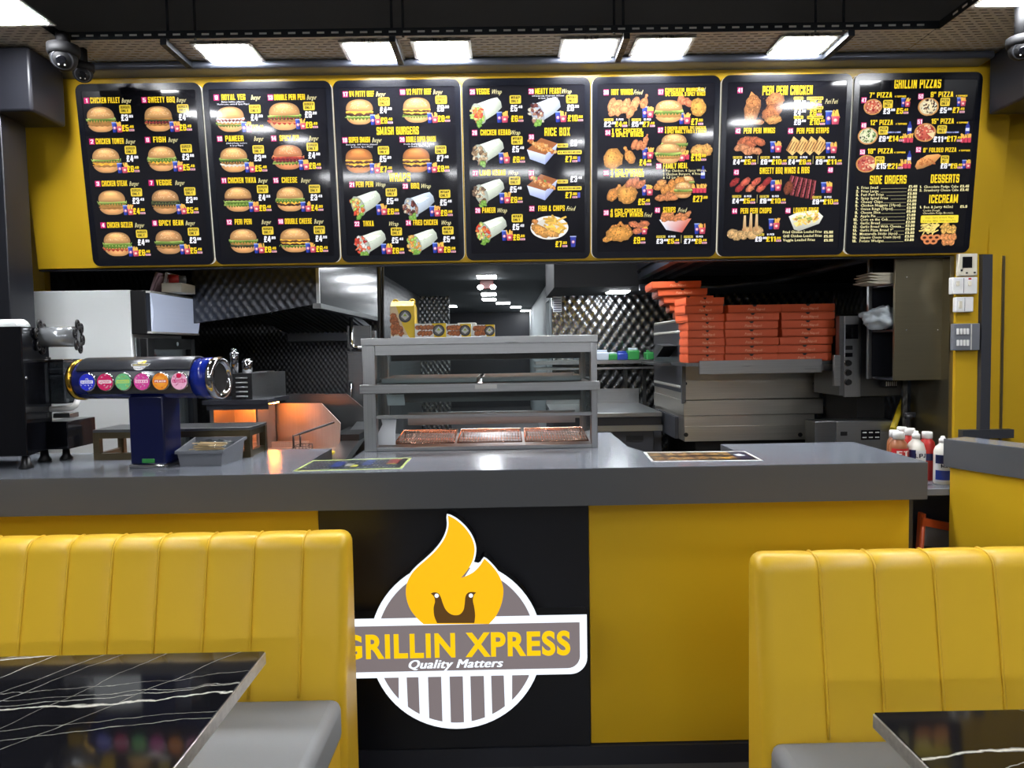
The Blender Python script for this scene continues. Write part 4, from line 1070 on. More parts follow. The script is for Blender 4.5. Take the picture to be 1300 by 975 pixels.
def fishchips(c, u, v, rng):
    c.blob(u, v, 92*Q, 56*Q, (226, 222, 214), (232, 230, 224), 0, 0.0, 36, rng); c.blob(u, v, 76*Q, 44*Q, (206, 200, 190), (214, 210, 200), 0, 0.0, 30, rng)
    for _ in range(34): c.rect(u + rng.uniform(-10, 64)*Q, v + rng.uniform(-26, 44)*Q, 46*Q, 9*Q, fade((236, 186, 84), rng.uniform(0.8, 1.1)), rng.uniform(-0.9, 1.2))
    chicken(c, u - 42*Q, v - 14*Q, rng, 52, 24, -0.5, (212, 150, 78), 30); chicken(c, u - 70*Q, v + 30*Q, rng, 16, 12, 0, (196, 130, 70), 6); chicken(c, u + 6*Q, v - 28*Q, rng, 44, 15, -0.2, (218, 156, 84), 20)
def stripbox(c, u, v, rng):
    for i in range(9): chicken(c, u + (-56 + 14 * i)*Q, v + 22*Q + rng.uniform(-8, 14)*Q, rng, 26, 13, rng.uniform(-0.2, 1.4), (206, 132, 84), 8)
    c.poly([(u - 78*Q, v + 14*Q), (u + 78*Q, v + 18*Q), (u + 34*Q, v - 48*Q), (u - 44*Q, v - 34*Q)], (226, 226, 232), [(240, 240, 244), (214, 120, 90), (190, 80, 70), (200, 204, 216)])
    for i in range(6): chicken(c, u + (-48 + 18 * i)*Q, v + 16*Q + rng.uniform(-4, 6)*Q, rng, 22, 11, rng.uniform(-0.4, 0.8), (196, 124, 78), 6)
def grilled(c, u, v, rng, n=4):
    for i in range(n):
        x = u + (-66 + 42 * i)*Q; s = 1 if i % 2 else -1
        c.poly([(x - 30*Q, v - 20*Q), (x + 4*Q, v + 42*Q), (x + 30*Q, v + 22*Q), (x + 34*Q, v - 14*Q), (x + 2*Q, v - 46*Q)], (206, 156, 90), [(170, 116, 60), (226, 180, 110), (220, 170, 100), (190, 136, 74), (226, 190, 120)])
        for k in range(4): c.rect(x + (-14 + 12 * k)*Q, v + (2 - 4 * k)*Q, 4*Q, 46*Q, (96, 52, 30), -0.5)
def peri(c, u, v, rng):
    A = (176, 116, 66)
    c.poly([(u - 92*Q, v - 2*Q), (u - 60*Q, v + 76*Q), (u - 14*Q, v + 36*Q), (u - 12*Q, v + 6*Q), (u - 36*Q, v - 60*Q), (u + 6*Q, v - 66*Q), (u - 6*Q, v - 76*Q), (u - 84*Q, v - 70*Q)], A, [fade(A, k) for k in (0.8, 1.2, 1.1, 0.6, 0.9, 1.3, 0.7, 0.8)])
    chicken(c, u - 50*Q, v + 24*Q, rng, 34, 36, 0.3, A, 40); chicken(c, u - 58*Q, v - 36*Q, rng, 30, 34, 0.2, A, 34); chicken(c, u - 30*Q, v - 62*Q, rng, 36, 11, 0, A, 12)
    chicken(c, u + 54*Q, v + 34*Q, rng, 44, 36, 0.2, (170, 108, 62), 44); chicken(c, u + 40*Q, v - 20*Q, rng, 50, 34, 0.5, (166, 100, 56), 44); chicken(c, u + 50*Q, v - 54*Q, rng, 40, 20, 0.1, (190, 132, 72), 30)
    speck(c, u, v, 80*Q, 60*Q, 50, (110, 56, 30), 3*Q, rng)
def ribs(c, u, v, rng):
    for i in range(6):
        x = u + (-52 + 23 * i)*Q; y = v + (10 - 5 * i)*Q
        c.rect(x, y, 18*Q, 92*Q, (104, 42, 42), -0.3 + 0.04 * i); c.rect(x + 5*Q, y, 6*Q, 84*Q, (176, 84, 92), -0.3 + 0.04 * i); speck(c, x, y, 7*Q, 38*Q, 10, (60, 24, 22), 4*Q, rng)
    chicken(c, u - 58*Q, v - 4*Q, rng, 20, 34, -0.3, (120, 62, 40), 16)
def bbq(c, u, v, rng):
    for i in range(7): chicken(c, u + (-80 + 26 * i)*Q, v + (14 * (-1) ** i)*Q, rng, 28, 15, 0.7, rng.choice([(196, 92, 72), (150, 48, 46), (206, 120, 84)]), 12)
def chops(c, u, v, rng):
    for i in range(6): chicken(c, u + (-64 + 24 * i)*Q, v - 22*Q + rng.uniform(-16, 14)*Q, rng, 28, 22, rng.uniform(-0.6, 0.8), (200, 162, 110), 16)
    for x, h in ((-8, 64), (22, 76), (50, 70)): c.poly([(u + (x - 9)*Q, v - 10*Q), (u + (x + 9)*Q, v - 10*Q), (u + (x + 5)*Q, v + h*Q), (u + (x - 5)*Q, v + h*Q)], (206, 160, 108), [(170, 120, 76), (190, 140, 90), (226, 200, 150), (220, 190, 140)])
def loaded(c, u, v, rng):
    c.poly([(u - 84*Q, v + 24*Q), (u - 40*Q, v + 44*Q), (u + 50*Q, v + 52*Q), (u + 84*Q, v + 22*Q), (u + 66*Q, v - 12*Q), (u - 30*Q, v - 46*Q), (u - 56*Q, v - 38*Q)], (222, 220, 206), [fade((222, 220, 206), k) for k in (1.08, 1.1, 1.1, 1.05, 0.85, 0.75, 0.8)])
    for _ in range(60):
        a, b = rng.uniform(-1, 1), rng.uniform(-1, 1); k = rng.choice([(230, 200, 110), (240, 220, 140), (190, 130, 70), (226, 190, 90), (150, 160, 70)])
        c.rect(u + (a * 56)*Q, v + (10 + b * 22 + a * 12)*Q, rng.uniform(14, 26)*Q, 8*Q, k, rng.uniform(-1, 1.2))
def pizza(c, u, v, rng, r=54, tops=((160, 50, 44), (90, 40, 40), (236, 220, 190)), base=(206, 130, 92), cut=False, ry=0.82):
    c.blob(u, v, r*Q, r*ry*Q, (214, 160, 96), (196, 138, 78), 0, 0.02, 30, rng); c.blob(u, v, r*0.86*Q, r*0.86*ry*Q, fade(base, 1.1), fade(base, 0.92), 0, 0.03, 26, rng)
    for _ in range(54):
        t = rng.uniform(0, 6.28); d = math.sqrt(rng.random()) * 0.8; k = rng.choice(tops)
        c.blob(u + r*Q*d*math.cos(t), v + r*ry*Q*d*math.sin(t), rng.uniform(3, 7)*Q, rng.uniform(2, 5)*Q, fade(k, 1.15), fade(k, 0.85), rng.uniform(0, 3), 0.25, 8, rng)
    if cut: c.poly([(u + 8*Q, v - 4*Q), (u + r*0.9*Q, v + 2*Q), (u + r*0.75*Q, v - r*0.55*Q)], (236, 206, 160))
def folded(c, u, v, rng):
    c.poly([(u - 62*Q, v - 20*Q), (u - 52*Q, v + 6*Q), (u - 8*Q, v + 32*Q), (u + 46*Q, v + 36*Q), (u + 62*Q, v + 30*Q), (u + 30*Q, v - 6*Q), (u - 20*Q, v - 28*Q), (u - 52*Q, v - 34*Q)], (206, 140, 80), [fade((212, 146, 84), k) for k in (0.9, 1.1, 1.2, 1.15, 1, 0.8, 0.75, 0.8)])
    speck(c, u - 4*Q, v + 2*Q, 44*Q, 22*Q, 40, (176, 96, 52), 4*Q, rng)
def sides(c, u, v, rng):
    for _ in range(34): c.rect(u + rng.uniform(-80, -14)*Q, v + rng.uniform(8, 48)*Q, 34*Q, 6*Q, fade((240, 214, 120), rng.uniform(0.8, 1.08)), rng.uniform(-1.2, 1.2))
    for _ in range(16): chicken(c, u + rng.uniform(14, 78)*Q, v + rng.uniform(10, 46)*Q, rng, 16, 9, rng.uniform(0, 3), (226, 170, 88), 4)
    for i in range(5):
        x, y = u + (-68 + 15 * i)*Q, v + (-26 + 9 * (-1) ** i)*Q; n = 14
        ring_ = [(x + 20*Q*math.cos(6.283*k/n), y + 15*Q*math.sin(6.283*k/n)) for k in range(n)]; c.poly(ring_, (212, 130, 80)); c.poly([(x + 9*Q*math.cos(6.283*k/n), y + 6*Q*math.sin(6.283*k/n)) for k in range(n)], (70, 36, 24))
    for i in range(7): chicken(c, u + (22 + 9 * i)*Q, v + (-28 + 13 * (-1) ** i)*Q, rng, 17, 13, rng.uniform(0, 3), (214, 140, 84), 8)
M['frame'] = P('board_frame', (12, 14, 22), 0.22, spec=0.4)
M['screen'] = P('board_screen', (20, 20, 25), 0.06, spec=0.5)

ORD = ['leftmost', 'second', 'third', 'fourth', 'fifth', 'sixth', 'rightmost']
b1 = Board(0, 'leftmost black menu board, with burgers numbered 1 to 8')
b2 = Board(1, 'second black menu board from the left, burgers numbered 9 to 16')
b3 = Board(2, 'black menu board headed smash burgers and wraps')
b4 = Board(3, 'middle black menu board with wraps, rice boxes and fish and chips')
b5 = Board(4, 'black menu board with fried chicken meals, hot wings and strips')
b6 = Board(5, 'black menu board headed peri peri chicken')
b7 = Board(6, 'rightmost black menu board, headed grillin pizzas')
def burger_item(bd, crop, n, name, a, x1, p1, p2, fill, bun=(212, 154, 98), seeds=True, x0=None, sx=None, sub=None, word='Burger', patty=(196, 140, 74), w=132, h=116, dy=0):
    bd.item(n, name, a, x1, crop, p1, p2, None, word, sx, x0, sub)
    cx, cy = a
    def both(c, u, v, rng):
        burger(c, u, v, rng, w, h, bun, seeds, fill, patty); meal(c, u + 70*Q, v - 36*Q, rng, 0.92)
    bd.pic('burger_picture', both, cx + 67, cy + 90 + dy, crop)
    bd.only('BURGER', cx + 182, cy + 40 + dy, crop); bd.price(p1, cx + 193, cy + 80 + dy, crop, WHT); bd.price(p2, cx + 196, cy + 129 + dy, crop, YEL, meal=True)
lp = ('patty', 'lettuce'); vb = ('dark', 'dark'); 
burger_item(b1, 1, '1', 'CHICKEN FILLET', (110, 140), 266, '3.99', '5.49', ('patty', 'patty', 'lettuce'))
burger_item(b1, 1, '5', 'SWEETY BBQ', (382, 137), 525, '4.99', '6.49', ('patty', 'salsa', 'dark', 'patty'))
burger_item(b1, 1, '2', 'CHICKEN TOWER', (135, 333), 285, '4.99', '6.49', ('patty', 'cheese', 'patty', 'lettuce'))
burger_item(b1, 1, '6', 'FISH', (398, 325), 484, '3.99', '5.49', ('patty', 'cheese', 'lettuce', 'lettuce'), x0=424, sx=518)
burger_item(b1, 1, '3', 'CHICKEN STEAK', (163, 532), 302, '3.49', '4.99', ('patty', 'patty', 'lettuce'), seeds=False)
burger_item(b1, 1, '7', 'VEGGIE', (415, 528), 512, '3.99', '5.49', ('patty', 'dark', 'dark'), (190, 140, 92), x0=438, sx=550)
burger_item(b1, 1, '4', 'CHICKEN SIZZLER', (188, 728), 328, '4.99', '6.49', ('bacon', 'lettuce', 'lettuce'))
burger_item(b1, 1, '8', 'SPICY BEAN', (432, 718), 567, '3.99', '5.49', ('patty', 'dark', 'lettuce'), (190, 140, 92))
burger_item(b2, 1, '9', 'ROYAL VEG', (722, 125), 858, '4.99', '6.49', ('lettuce', 'patty', 'mayo', 'salsa', 'mayo'), seeds=False, x0=746, sx=908, sub=['Batter, lettuce, jalapeno,', 'Mushrooms, onion & Spicy Mayo)'], dy=14)
burger_item(b2, 1, '13', 'DOUBLE PERI PERI', (977, 125), 1140, '6.99', '8.49', ('bacon', 'patty', 'salsa', 'lettuce'), w=150, h=128)
burger_item(b2, 1, '10', 'PANEER', (738, 320), 850, '3.99', '5.49', ('mayo', 'patty', 'dark', 'lettuce'), x0=764, sx=922, sub=['(Grilled Patty, Lettuce', '& Spicy Mayo)'], dy=10)
burger_item(b2, 1, '14', 'SPICY DIP', (993, 318), 1112, '4.99', '6.49', ('lettuce', 'salsa', 'salsa', 'bacon'), (206, 130, 84), x0=1020, sx=1182, w=140)
burger_item(b2, 1, '11', 'CHICKEN TIKKA', (758, 517), 910, '4.99', '6.49', ('lettuce', 'lettuce', 'beef'))
burger_item(b2, 1, '15', 'CHEESE', (1003, 516), 1104, '3.49', '4.99', ('beef', 'cheese', 'lettuce', 'lettuce'), x0=1030, sx=1144)
burger_item(b2, 1, '12', 'PERI PERI', (783, 713), 890, '4.99', '6.49', ('dark', 'patty', 'lettuce'), x0=808, sx=958)
burger_item(b2, 1, '16', 'DOUBLE CHEESE', (1026, 710), 1174, '4.99', '6.49', ('lettuce', 'beef', 'cheese', 'beef', 'cheese'), w=145)
burger_item(b3, 2, '17', '1/4 PATTY BEEF', (105, 128), 240, '4.99', '6.49', ('lettuce', 'beef', 'cheese'), dy=-5)
burger_item(b3, 2, '18', '1/2 PATTY BEEF', (375, 118), 510, '6.99', '8.49', ('lettuce', 'beef', 'cheese', 'beef', 'cheese'), dy=-4)
b3.txt('SMASH BURGERS', 352, 300, 2, 36, YEL, w=200, off=0.022)
burger_item(b3, 2, '19', 'SUPER SMASH', (103, 345), 222, '5.99', '7.49', ('beef', 'cheese', 'beef', 'cheese'), (190, 118, 62), False, sub=['Beef patty, Grill Onions, Jalapeno', '& Cheese, Spice Mayo)'], dy=8)
burger_item(b3, 2, '20', 'DOUBLE SUPER SMASH', (373, 342), 532, '7.49', '8.99', ('beef', 'cheese', 'beef', 'cheese'), (190, 118, 62), False, word=None, sub=['Double Beef patty, Grill Onions,', '& Cheese, Spice Mayo)'], dy=8)
b3.txt('WRAPS', 362, 520, 2, 40, YEL, w=102, off=0.022)
def wrap_item(bd, crop, n, name, a, x1, p1, p2, fil, x0=None, sx=None, col=(214, 222, 206), word='Wrap', dx=0, sub=None, L=150):
    bd.item(n, name, a, x1, crop, p1, p2, None, word, sx, x0, sub)
    cx, cy = a
    def both(c, u, v, rng):
        wrap(c, u, v, rng, fil, col, L); meal(c, u + 68*Q, v - 36*Q, rng, 0.98)
    bd.pic('wrap_picture', both, cx + 68, cy + 84, crop)
    bd.only('WRAP', cx + 186 + dx, cy + 36, crop); bd.price(p1, cx + 193 + dx, cy + 77, crop, WHT); bd.price(p2, cx + 196 + dx, cy + 126, crop, YEL, meal=True)
wrap_item(b3, 2, '21', 'PERI PERI', (136, 555), 238, '5.49', '6.99', G_, sx=272)
wrap_item(b3, 2, '23', 'BBQ', (388, 562), 454, '5.49', '6.99', B_, x0=414, sx=486, col=(200, 212, 226))
wrap_item(b3, 2, '22', 'TIKKA', (160, 740), 240, '5.49', '6.99', T_, x0=188, sx=334)
wrap_item(b3, 2, '24', 'FRIED CHICKEN', (403, 735), 542, '5.49', '6.99', F_, x0=424, sx=582)
wrap_item(b4, 2, '25', 'VEGGIE', (705, 117), 786, '5.49', '6.99', G_, sx=820, dx=16)
wrap_item(b4, 2, '29', 'MEATY FEAST', (982, 115), 1124, '8.99', '10.99', B_, sx=1150, dx=6, col=(200, 208, 222), sub=['(1/4 Chicken kebab, 1/4 Lamb kebab, Grill Donner', '& Salad, Spice Mayo)'])
wrap_item(b4, 2, '26', 'CHICKEN KEBAB', (715, 310), 884, '5.49', '6.99', K_, x0=742, sx=908, dx=14)
wrap_item(b4, 2, '27', 'LAMB KEBAB', (718, 500), 862, '5.49', '6.99', K_, x0=738, sx=898, dx=0)
wrap_item(b4, 2, '28', 'PANEER', (730, 677), 814, '5.49', '6.99', G_, x0=750, sx=846, dx=0)
b4.txt('RICE BOX', 1105, 305, 2, 38, YEL, w=122, off=0.022)
for n, ay, g in (('30', 330, False), ('31', 500, True)):
    b4.num(n, 983, ay, 2); b4.pic('rice_box_picture', ricebox, 1035, ay + 66, 2, green=g)
    u, v = b4.p(1130, ay + 40, 2); b4.L.rrect(u, v, 52*Q, 18*Q, (226, 196, 60), 4*Q); b4.L.text('BOX ONLY', u, v - 4.5*Q, 9*Q, (40, 34, 10), w=44*Q)
    b4.price('3.49', 1196, ay + 28, 2, WHT)
    u, v = b4.p(1163, ay + 72, 2); b4.L.rrect(u, v, 116*Q, 18*Q, (236, 204, 60), 4*Q); b4.L.text('MEAL WITH FRIES AND DRINK', u, v - 4.5*Q, 9*Q, (40, 34, 10), w=106*Q)
    b4.price('7.99', 1172, ay + 104, 2, YEL, meal=True); u, v = b4.p(1207, ay + 104, 2); b4.L.rect(u, v, 12*Q, 24*Q, (90, 90, 190))
b4.item('32', 'FISH & CHIPS', (985, 668), 1142, 2, None, None, None, 'Fried', 1170, 1014); b4.pic('plate_picture', fishchips, 1068, 758, 2)
b4.price('7.99', 1125, 835, 2, YEL, meal=True)
def cup_(c, u, v, rng): c.poly([(u - 14*Q, v + 24*Q), (u + 14*Q, v + 24*Q), (u + 10*Q, v - 24*Q), (u - 10*Q, v - 24*Q)], (50, 60, 150)); c.blob(u, v, 8*Q, 8*Q, (240, 240, 250), (180, 60, 90), 0, 0, 10, rng); c.rect(u, v + 26*Q, 30*Q, 5*Q, (170, 180, 220))
b4.pic('drink_picture', cup_, 1180, 825, 2)
# fifth board
def lines(bd, crop, n, a, rows, x0, x1, fs=19, script=None, sxy=None, gap=20):
    bd.num(n, a[0], a[1], crop)
    for i, s in enumerate(rows): bd.txt(s, (x0 + x1) / 2, a[1] - 10 + gap * i, crop, fs, YEL, w=(x1 - x0), off=0.02)
    if script: bd.txt(script, sxy[0], sxy[1], crop, 20, CRM, shear=0.5, w=40)
def pcs(bd, crop, x, y, p1, p2, p3, p4, n1='3 PCS', n2='10 PCS', half=False):
    for i, (a, b, w_) in enumerate(((p1, p2, '6 PCS'), (p3, p4, n2))[: 1 if half else 2]):
        X = x + i * 130; u, v = bd.p(X + 22, y - 13, crop); bd.L.rect(u, v, 44*Q, 11*Q, (226, 200, 70)); bd.L.text(n1 + ' ONLY', u, v - 3.6*Q, 7.2*Q, (40, 34, 10), w=40*Q)
        bd.txt(w_, X + 74, y - 14, crop, 9, WHT, w=34)
        bd.price(a, X + 30, y + 8, crop, WHT, h=24); bd.price(b, X + 82, y + 8, crop, YEL, h=24, meal=True)
    if not half: u, v = bd.p(x + 118, y - 2, crop); bd.L.rect(u, v, 2*Q, 38*Q, (190, 180, 120))
def mp(bd, x, y, crop, s=1.0): bd.pic('meal_picture', meal, x, y, crop, s=s)
b5.item('33', 'HOT WINGS', (110, 138), 236, 3, None, None, None, 'Fried', 262, 134)
def hw(c, u, v, rng): drum(c, u + 78*Q, v + 10*Q, rng, 60, 1.2, (190, 120, 72)); wings(c, u - 18*Q, v - 4*Q, rng, 6, 54, 26, (204, 136, 88), 27); wings(c, u - 24*Q, v - 24*Q, rng, 4, 40, 10, (204, 136, 88), 24)
b5.pic('wings_picture', hw, 210, 200, 3); mp(b5, 302, 232, 3); pcs(b5, 3, 100, 280, '2.99', '4.49', '5.99', '7.49')
lines(b5, 3, '34', (118, 328), ['1 PC CHICKEN,', '3 SPICY WINGS'], 136, 286)
def c1(c, u, v, rng): chicken(c, u - 40*Q, v - 22*Q, rng, 48, 48, 0.6, n=50); drum(c, u + 42*Q, v - 16*Q, rng, 78, 2.1); wings(c, u + 84*Q, v + 44*Q, rng, 3, 22, 12, (196, 120, 78), 20); drum(c, u + 116*Q, v + 62*Q, rng, 40, 1.3, (196, 120, 78))
b5.pic('chicken_picture', c1, 182, 428, 3); mp(b5, 302, 426, 3); b5.price('4.49', 296, 468, 3, YEL, h=30, meal=True)
lines(b5, 3, '35', (110, 518), ['2 PCS CHICKEN,', '2 SPICY WINGS'], 130, 290)
def c2(c, u, v, rng): drum(c, u - 36*Q, v - 14*Q, rng, 82, 0.9); chicken(c, u + 34*Q, v - 12*Q, rng, 50, 46, 0.4, n=56); wings(c, u + 72*Q, v + 40*Q, rng, 3, 26, 14, (190, 112, 72), 22)
b5.pic('chicken_picture', c2, 176, 606, 3); mp(b5, 300, 600, 3); b5.price('5.49', 290, 654, 3, YEL, h=30, meal=True)
lines(b5, 3, '36', (110, 706), ['4 PCS CHICKEN,', '6 SPICY WINGS'], 128, 286, script='Fried', sxy=(308, 716))
def c4(c, u, v, rng): wings(c, u + 92*Q, v + 20*Q, rng, 4, 26, 26, (196, 116, 78), 20); drum(c, u - 30*Q, v + 10*Q, rng, 70, 0.8); drum(c, u + 30*Q, v + 10*Q, rng, 70, 2.3); chicken(c, u - 6*Q, v - 10*Q, rng, 66, 36, 0, n=60); chicken(c, u - 62*Q, v - 34*Q, rng, 24, 14, 0.3)
b5.pic('chicken_picture', c4, 176, 796, 3); mp(b5, 276, 786, 3, 0.9); b5.price('9.99', 268, 836, 3, YEL, h=32, meal=True)
lines(b5, 3, '37', (368, 136), ['CHICKEN BURGER,', '1PC CHICKEN, 3 SPICY WINGS'], 388, 578, 17, 'Fried', (560, 124))
def cb(c, u, v, rng): wings(c, u + 74*Q, v + 26*Q, rng, 3, 18, 20, (200, 116, 80), 22); burger(c, u, v - 12*Q, rng, 132, 104, fill=lp); chicken(c, u + 140*Q, v + 4*Q, rng, 38, 42, 0.2, (218, 156, 74), 46)
b5.pic('burger_picture', cb, 406, 216, 3); mp(b5, 476, 262, 3); b5.price('7.99', 540, 276, 3, YEL, h=30, meal=True)
lines(b5, 3, '37', (366, 316), ['2 CHICKEN BURGER, 2PC CHICKEN,', '4 SPICY WINGS, 2 FRIES & 2 DRINKS'], 386, 584, 15, gap=17)
def cb2(c, u, v, rng): chicken(c, u + 150*Q, v - 6*Q, rng, 42, 28, 0.1, (218, 156, 80), 40); chicken(c, u + 190*Q, v - 4*Q, rng, 24, 28, 0.3, (218, 156, 80), 20); burger(c, u + 30*Q, v + 24*Q, rng, 124, 96, fill=lp); burger(c, u + 4*Q, v - 18*Q, rng, 124, 96, fill=lp)
b5.pic('burger_picture', cb2, 400, 408, 3); mp(b5, 452, 438, 3); b5.pic('fries_picture', fries4, 486, 436, 3, n=2); b5.price('13.99', 540, 444, 3, YEL, h=34, meal=True)
b5.item('38', 'FAMILY MEAL', (358, 486), 496, 3, None, None, None, None, None, 378)
for i, s in enumerate(['8 Pcs Chicken, 8 Spicy Wings,', '2 Chicken Burgers, 4 Fries', '& 1.5 Ltr Drink']): b5.txt(s, 378, 508 + 16 * i, 3, 11, CRM, anchor='l')
def fam(c, u, v, rng):
    burger(c, u + 70*Q, v + 34*Q, rng, 66, 58, fill=lp)
    for i in range(9): chicken(c, u + (-70 + 16 * i)*Q, v + (16 + rng.uniform(-20, 26))*Q, rng, 24, 17, rng.uniform(0, 1.5), (206, 136, 68), 12)
    wings(c, u - 30*Q, v - 34*Q, rng, 6, 34, 20, (204, 130, 80), 18); burger(c, u + 50*Q, v - 4*Q, rng, 86, 78, fill=lp)
b5.pic('family_meal_picture', fam, 424, 596, 3); b5.pic('fries_picture', fries4, 550, 594, 3); b5.pic('drink_picture', bottle, 567, 516, 3); b5.price('27.99', 548, 640, 3, YEL, h=30)
b5.item('40', 'STRIPS', (352, 694), 438, 3, None, None, None, 'Fried', 470, 378); b5.pic('strips_picture', stripbox, 436, 752, 3); mp(b5, 548, 782, 3); pcs(b5, 3, 346, 832, '3.99', '5.49', '7.99', '9.49')
# sixth board
b6.num('41', 742, 128, 3); b6.txt('PERI PERI CHICKEN', 966, 128, 3, 42, YEL, w=238, off=0.022)
b6.pic('grilled_chicken_picture', peri, 852, 212, 3)
for i, (a, b) in enumerate((('3.99', '5.49'), ('4.99', '6.49'), ('8.99', '10.49'))):
    y = 184 + 45 * i
    for x, w_, s in ((1018, 46, ['1/4 ONLY', '1/2 ONLY', 'FULL ONLY'][i]), (1096, 78, ['1/4 CHICKEN MEAL', '1/2 CHICKEN MEAL', 'FULL CHICKEN'][i])):
        u, v = b6.p(x, y - 18, 3); b6.L.rrect(u, v, w_*Q, 15*Q, (226, 196, 60), 4*Q); b6.L.text(s, u, v - 4*Q, 8*Q, (40, 34, 10), w=(w_ - 8)*Q)
    b6.price(a, 1026, y + 4, 3, WHT, h=26); b6.price(b, 1100, y + 4, 3, YEL, h=26, meal=True)
b6.txt('Peri Peri', 1174, 180, 3, 22, CRM, shear=0.5, w=62); mp(b6, 1172, 258, 3, 1.25)
b6.item('42', 'PERI PERI WINGS', (732, 320), 908, 3, None, None, None, None, None, 758)
def pw(c, u, v, rng): wings(c, u, v + 14*Q, rng, 5, 44, 14, (176, 96, 62), 24); wings(c, u - 10*Q, v - 20*Q, rng, 5, 40, 16, (196, 130, 90), 22)
b6.pic('wings_picture', pw, 790, 388, 3); mp(b6, 906, 396, 3); pcs(b6, 3, 708, 458, '4.99', '5.99', '8.99', '10.49')
b6.item('45', 'PERI PERI STRIPS', (980, 320), 1162, 3, None, None, None, None, None, 1008)
b6.pic('strips_picture', grilled, 1054, 388, 3); mp(b6, 1168, 400, 3); pcs(b6, 3, 968, 458, '4.99', '6.49', '9.99', '11.49')
b6.num('43', 724, 515, 3); b6.txt('SWEETY BBQ WINGS & RIBS', 952, 506, 3, 30, YEL, w=240, off=0.02); b6.num('48', 1168, 504, 3)
b6.pic('wings_picture', bbq, 794, 574, 3); mp(b6, 906, 578, 3); pcs(b6, 3, 704, 642, '4.99', '5.99', '8.99', '10.49'); b6.pic('ribs_picture', ribs, 1026, 584, 3); mp(b6, 1146, 588, 3); pcs(b6, 3, 1082, 646, '8.99', '10.99', '', '', half=True)
b6.item('44', 'PERI PERI CHOPS', (716, 698), 892, 3, None, None, None, None, None, 742); b6.pic('chops_picture', chops, 770, 782, 3); mp(b6, 898, 760, 3); pcs(b6, 3, 812, 822, '9.99', '11.99', '', '', half=True)
b6.item('46', 'LOADED FRIES', (968, 696), 1114, 3, None, None, None, None, None, 992); b6.pic('loaded_fries_picture', loaded, 1052, 746, 3)
for i, s in enumerate(['Fried Chicken Loaded Fries', 'Grill Chicken Loaded Fries', 'Veggie Loaded Fries']):
    b6.txt(s, 944, 797 + 19 * i, 3, 12, CRM, anchor='l', off=0.02, wmax=190); b6.txt('£5.99', 1180, 797 + 19 * i, 3, 12, CRM, anchor='r', off=0.02)
# seventh board: crop 4 starts at (1070,75); measured units there are 7.222 per pixel
class Z7:
    pass
def z(x, y, low=False): return (x / 7.222 * 3.7143, ((y / 7.222) + (120 if low else 0)) * 3.7143)
kz = 3.7143 / 7.222
x, y = z(690, 222); b7.txt('GRILLIN PIZZAS', x, y, 4, 44, YEL, w=222, off=0.022)
def pz(n, nxy, title, txy, pxy, tag_, p1, p1xy, p2, p2xy, low, tops, base, mxy, r, folded_=False, big=False):
    a = z(*nxy, low); b7.num(n, a[0], a[1], 4)
    a = z(*txy, low); b7.txt(title, a[0], a[1], 4, 24, YEL, w=(210 if not folded_ else 300) * kz * (1 if len(title) < 11 else 1.1), off=0.012)
    b7.txt('4 TOPPINGS', a[0] + (180 if not folded_ else 225) * kz, a[1] + 7, 4, 8, YEL, w=54, off=0.02)
    a = z(*pxy, low)
    b7.pic('pizza_picture', folded if folded_ else pizza, a[0], a[1], 4, **({} if folded_ else dict(r=r, tops=tops, base=base, cut=r > 50)))
    a = z(*tag_, low); b7.only('PIZZA', a[0], a[1], 4, 46)
    a = z(*p1xy, low); b7.price(p1, a[0], a[1], 4, WHT, h=26); a = z(*p2xy, low); b7.price(p2, a[0], a[1], 4, YEL, h=26, meal=True)
    a = z(*mxy, low)
    if big:
        b7.pic('fries_picture', fries4, a[0], a[1] + 20, 4, n=3); b7.pic('drink_picture', bottle, a[0] + 8, a[1] - 30, 4)
        b7.txt('4 FRIES & 1.5 DRINK', a[0] - 66, a[1] - 10, 4, 7, (180, 190, 250), w=64)
    else: mp(b7, a[0], a[1], 4, 0.8)
red_ = ((150, 40, 44), (196, 80, 60), (236, 190, 150)); dk_ = ((50, 34, 34), (96, 60, 50), (236, 226, 200)); gr_ = ((90, 120, 60), (200, 210, 160), (60, 70, 50))
pz('47', (196, 376), '7" PIZZA', (350, 328), (278, 438), (416, 412), '3.99', (430, 476), '5.49', (550, 474), False, red_, (196, 110, 84), (572, 398), 44)
pz('50', (718, 342), '9" PIZZA', (912, 322), (788, 436), (940, 392), '5.99', (950, 468), '7.49', (1066, 466), False, dk_, (226, 210, 170), (1082, 392), 50)
pz('49', (194, 608), '12" PIZZA', (358, 580), (232, 704), (374, 654), '9.99', (390, 730), '14.49', (480, 728), False, gr_, (216, 214, 180), (600, 690), 48, big=True)
pz('51', (708, 574), '15" PIZZA', (918, 568), (758, 672), (912, 644), '11.99', (890, 734), '17.49', (1012, 730), False, red_, (190, 90, 74), (1132, 690), 52, big=True)
pz('53', (182, 852), '18" PIZZA', (346, 842), (218, 92), (340, 62), '15.99', (366, 114), '21.99', (470, 114), False, red_, (190, 100, 84), (580, 74), 50) if False else None
a = z(182, 852); b7.num('53', a[0], a[1], 4); a = z(346, 842); b7.txt('18" PIZZA', a[0], a[1], 4, 24, YEL, w=122, off=0.012); b7.txt('4 TOPPINGS', a[0] + 92, a[1] + 7, 4, 8, YEL, w=54, off=0.02)
a = z(218, 92, True); b7.pic('pizza_picture', pizza, a[0], a[1], 4, r=50, tops=red_, base=(190, 100, 84), cut=True)
a = z(340, 62, True); b7.only('PIZZA', a[0], a[1], 4, 46); a = z(366, 114, True); b7.price('15.99', a[0], a[1], 4, WHT, h=26); a = z(470, 114, True); b7.price('21.99', a[0], a[1], 4, YEL, h=26, meal=True)
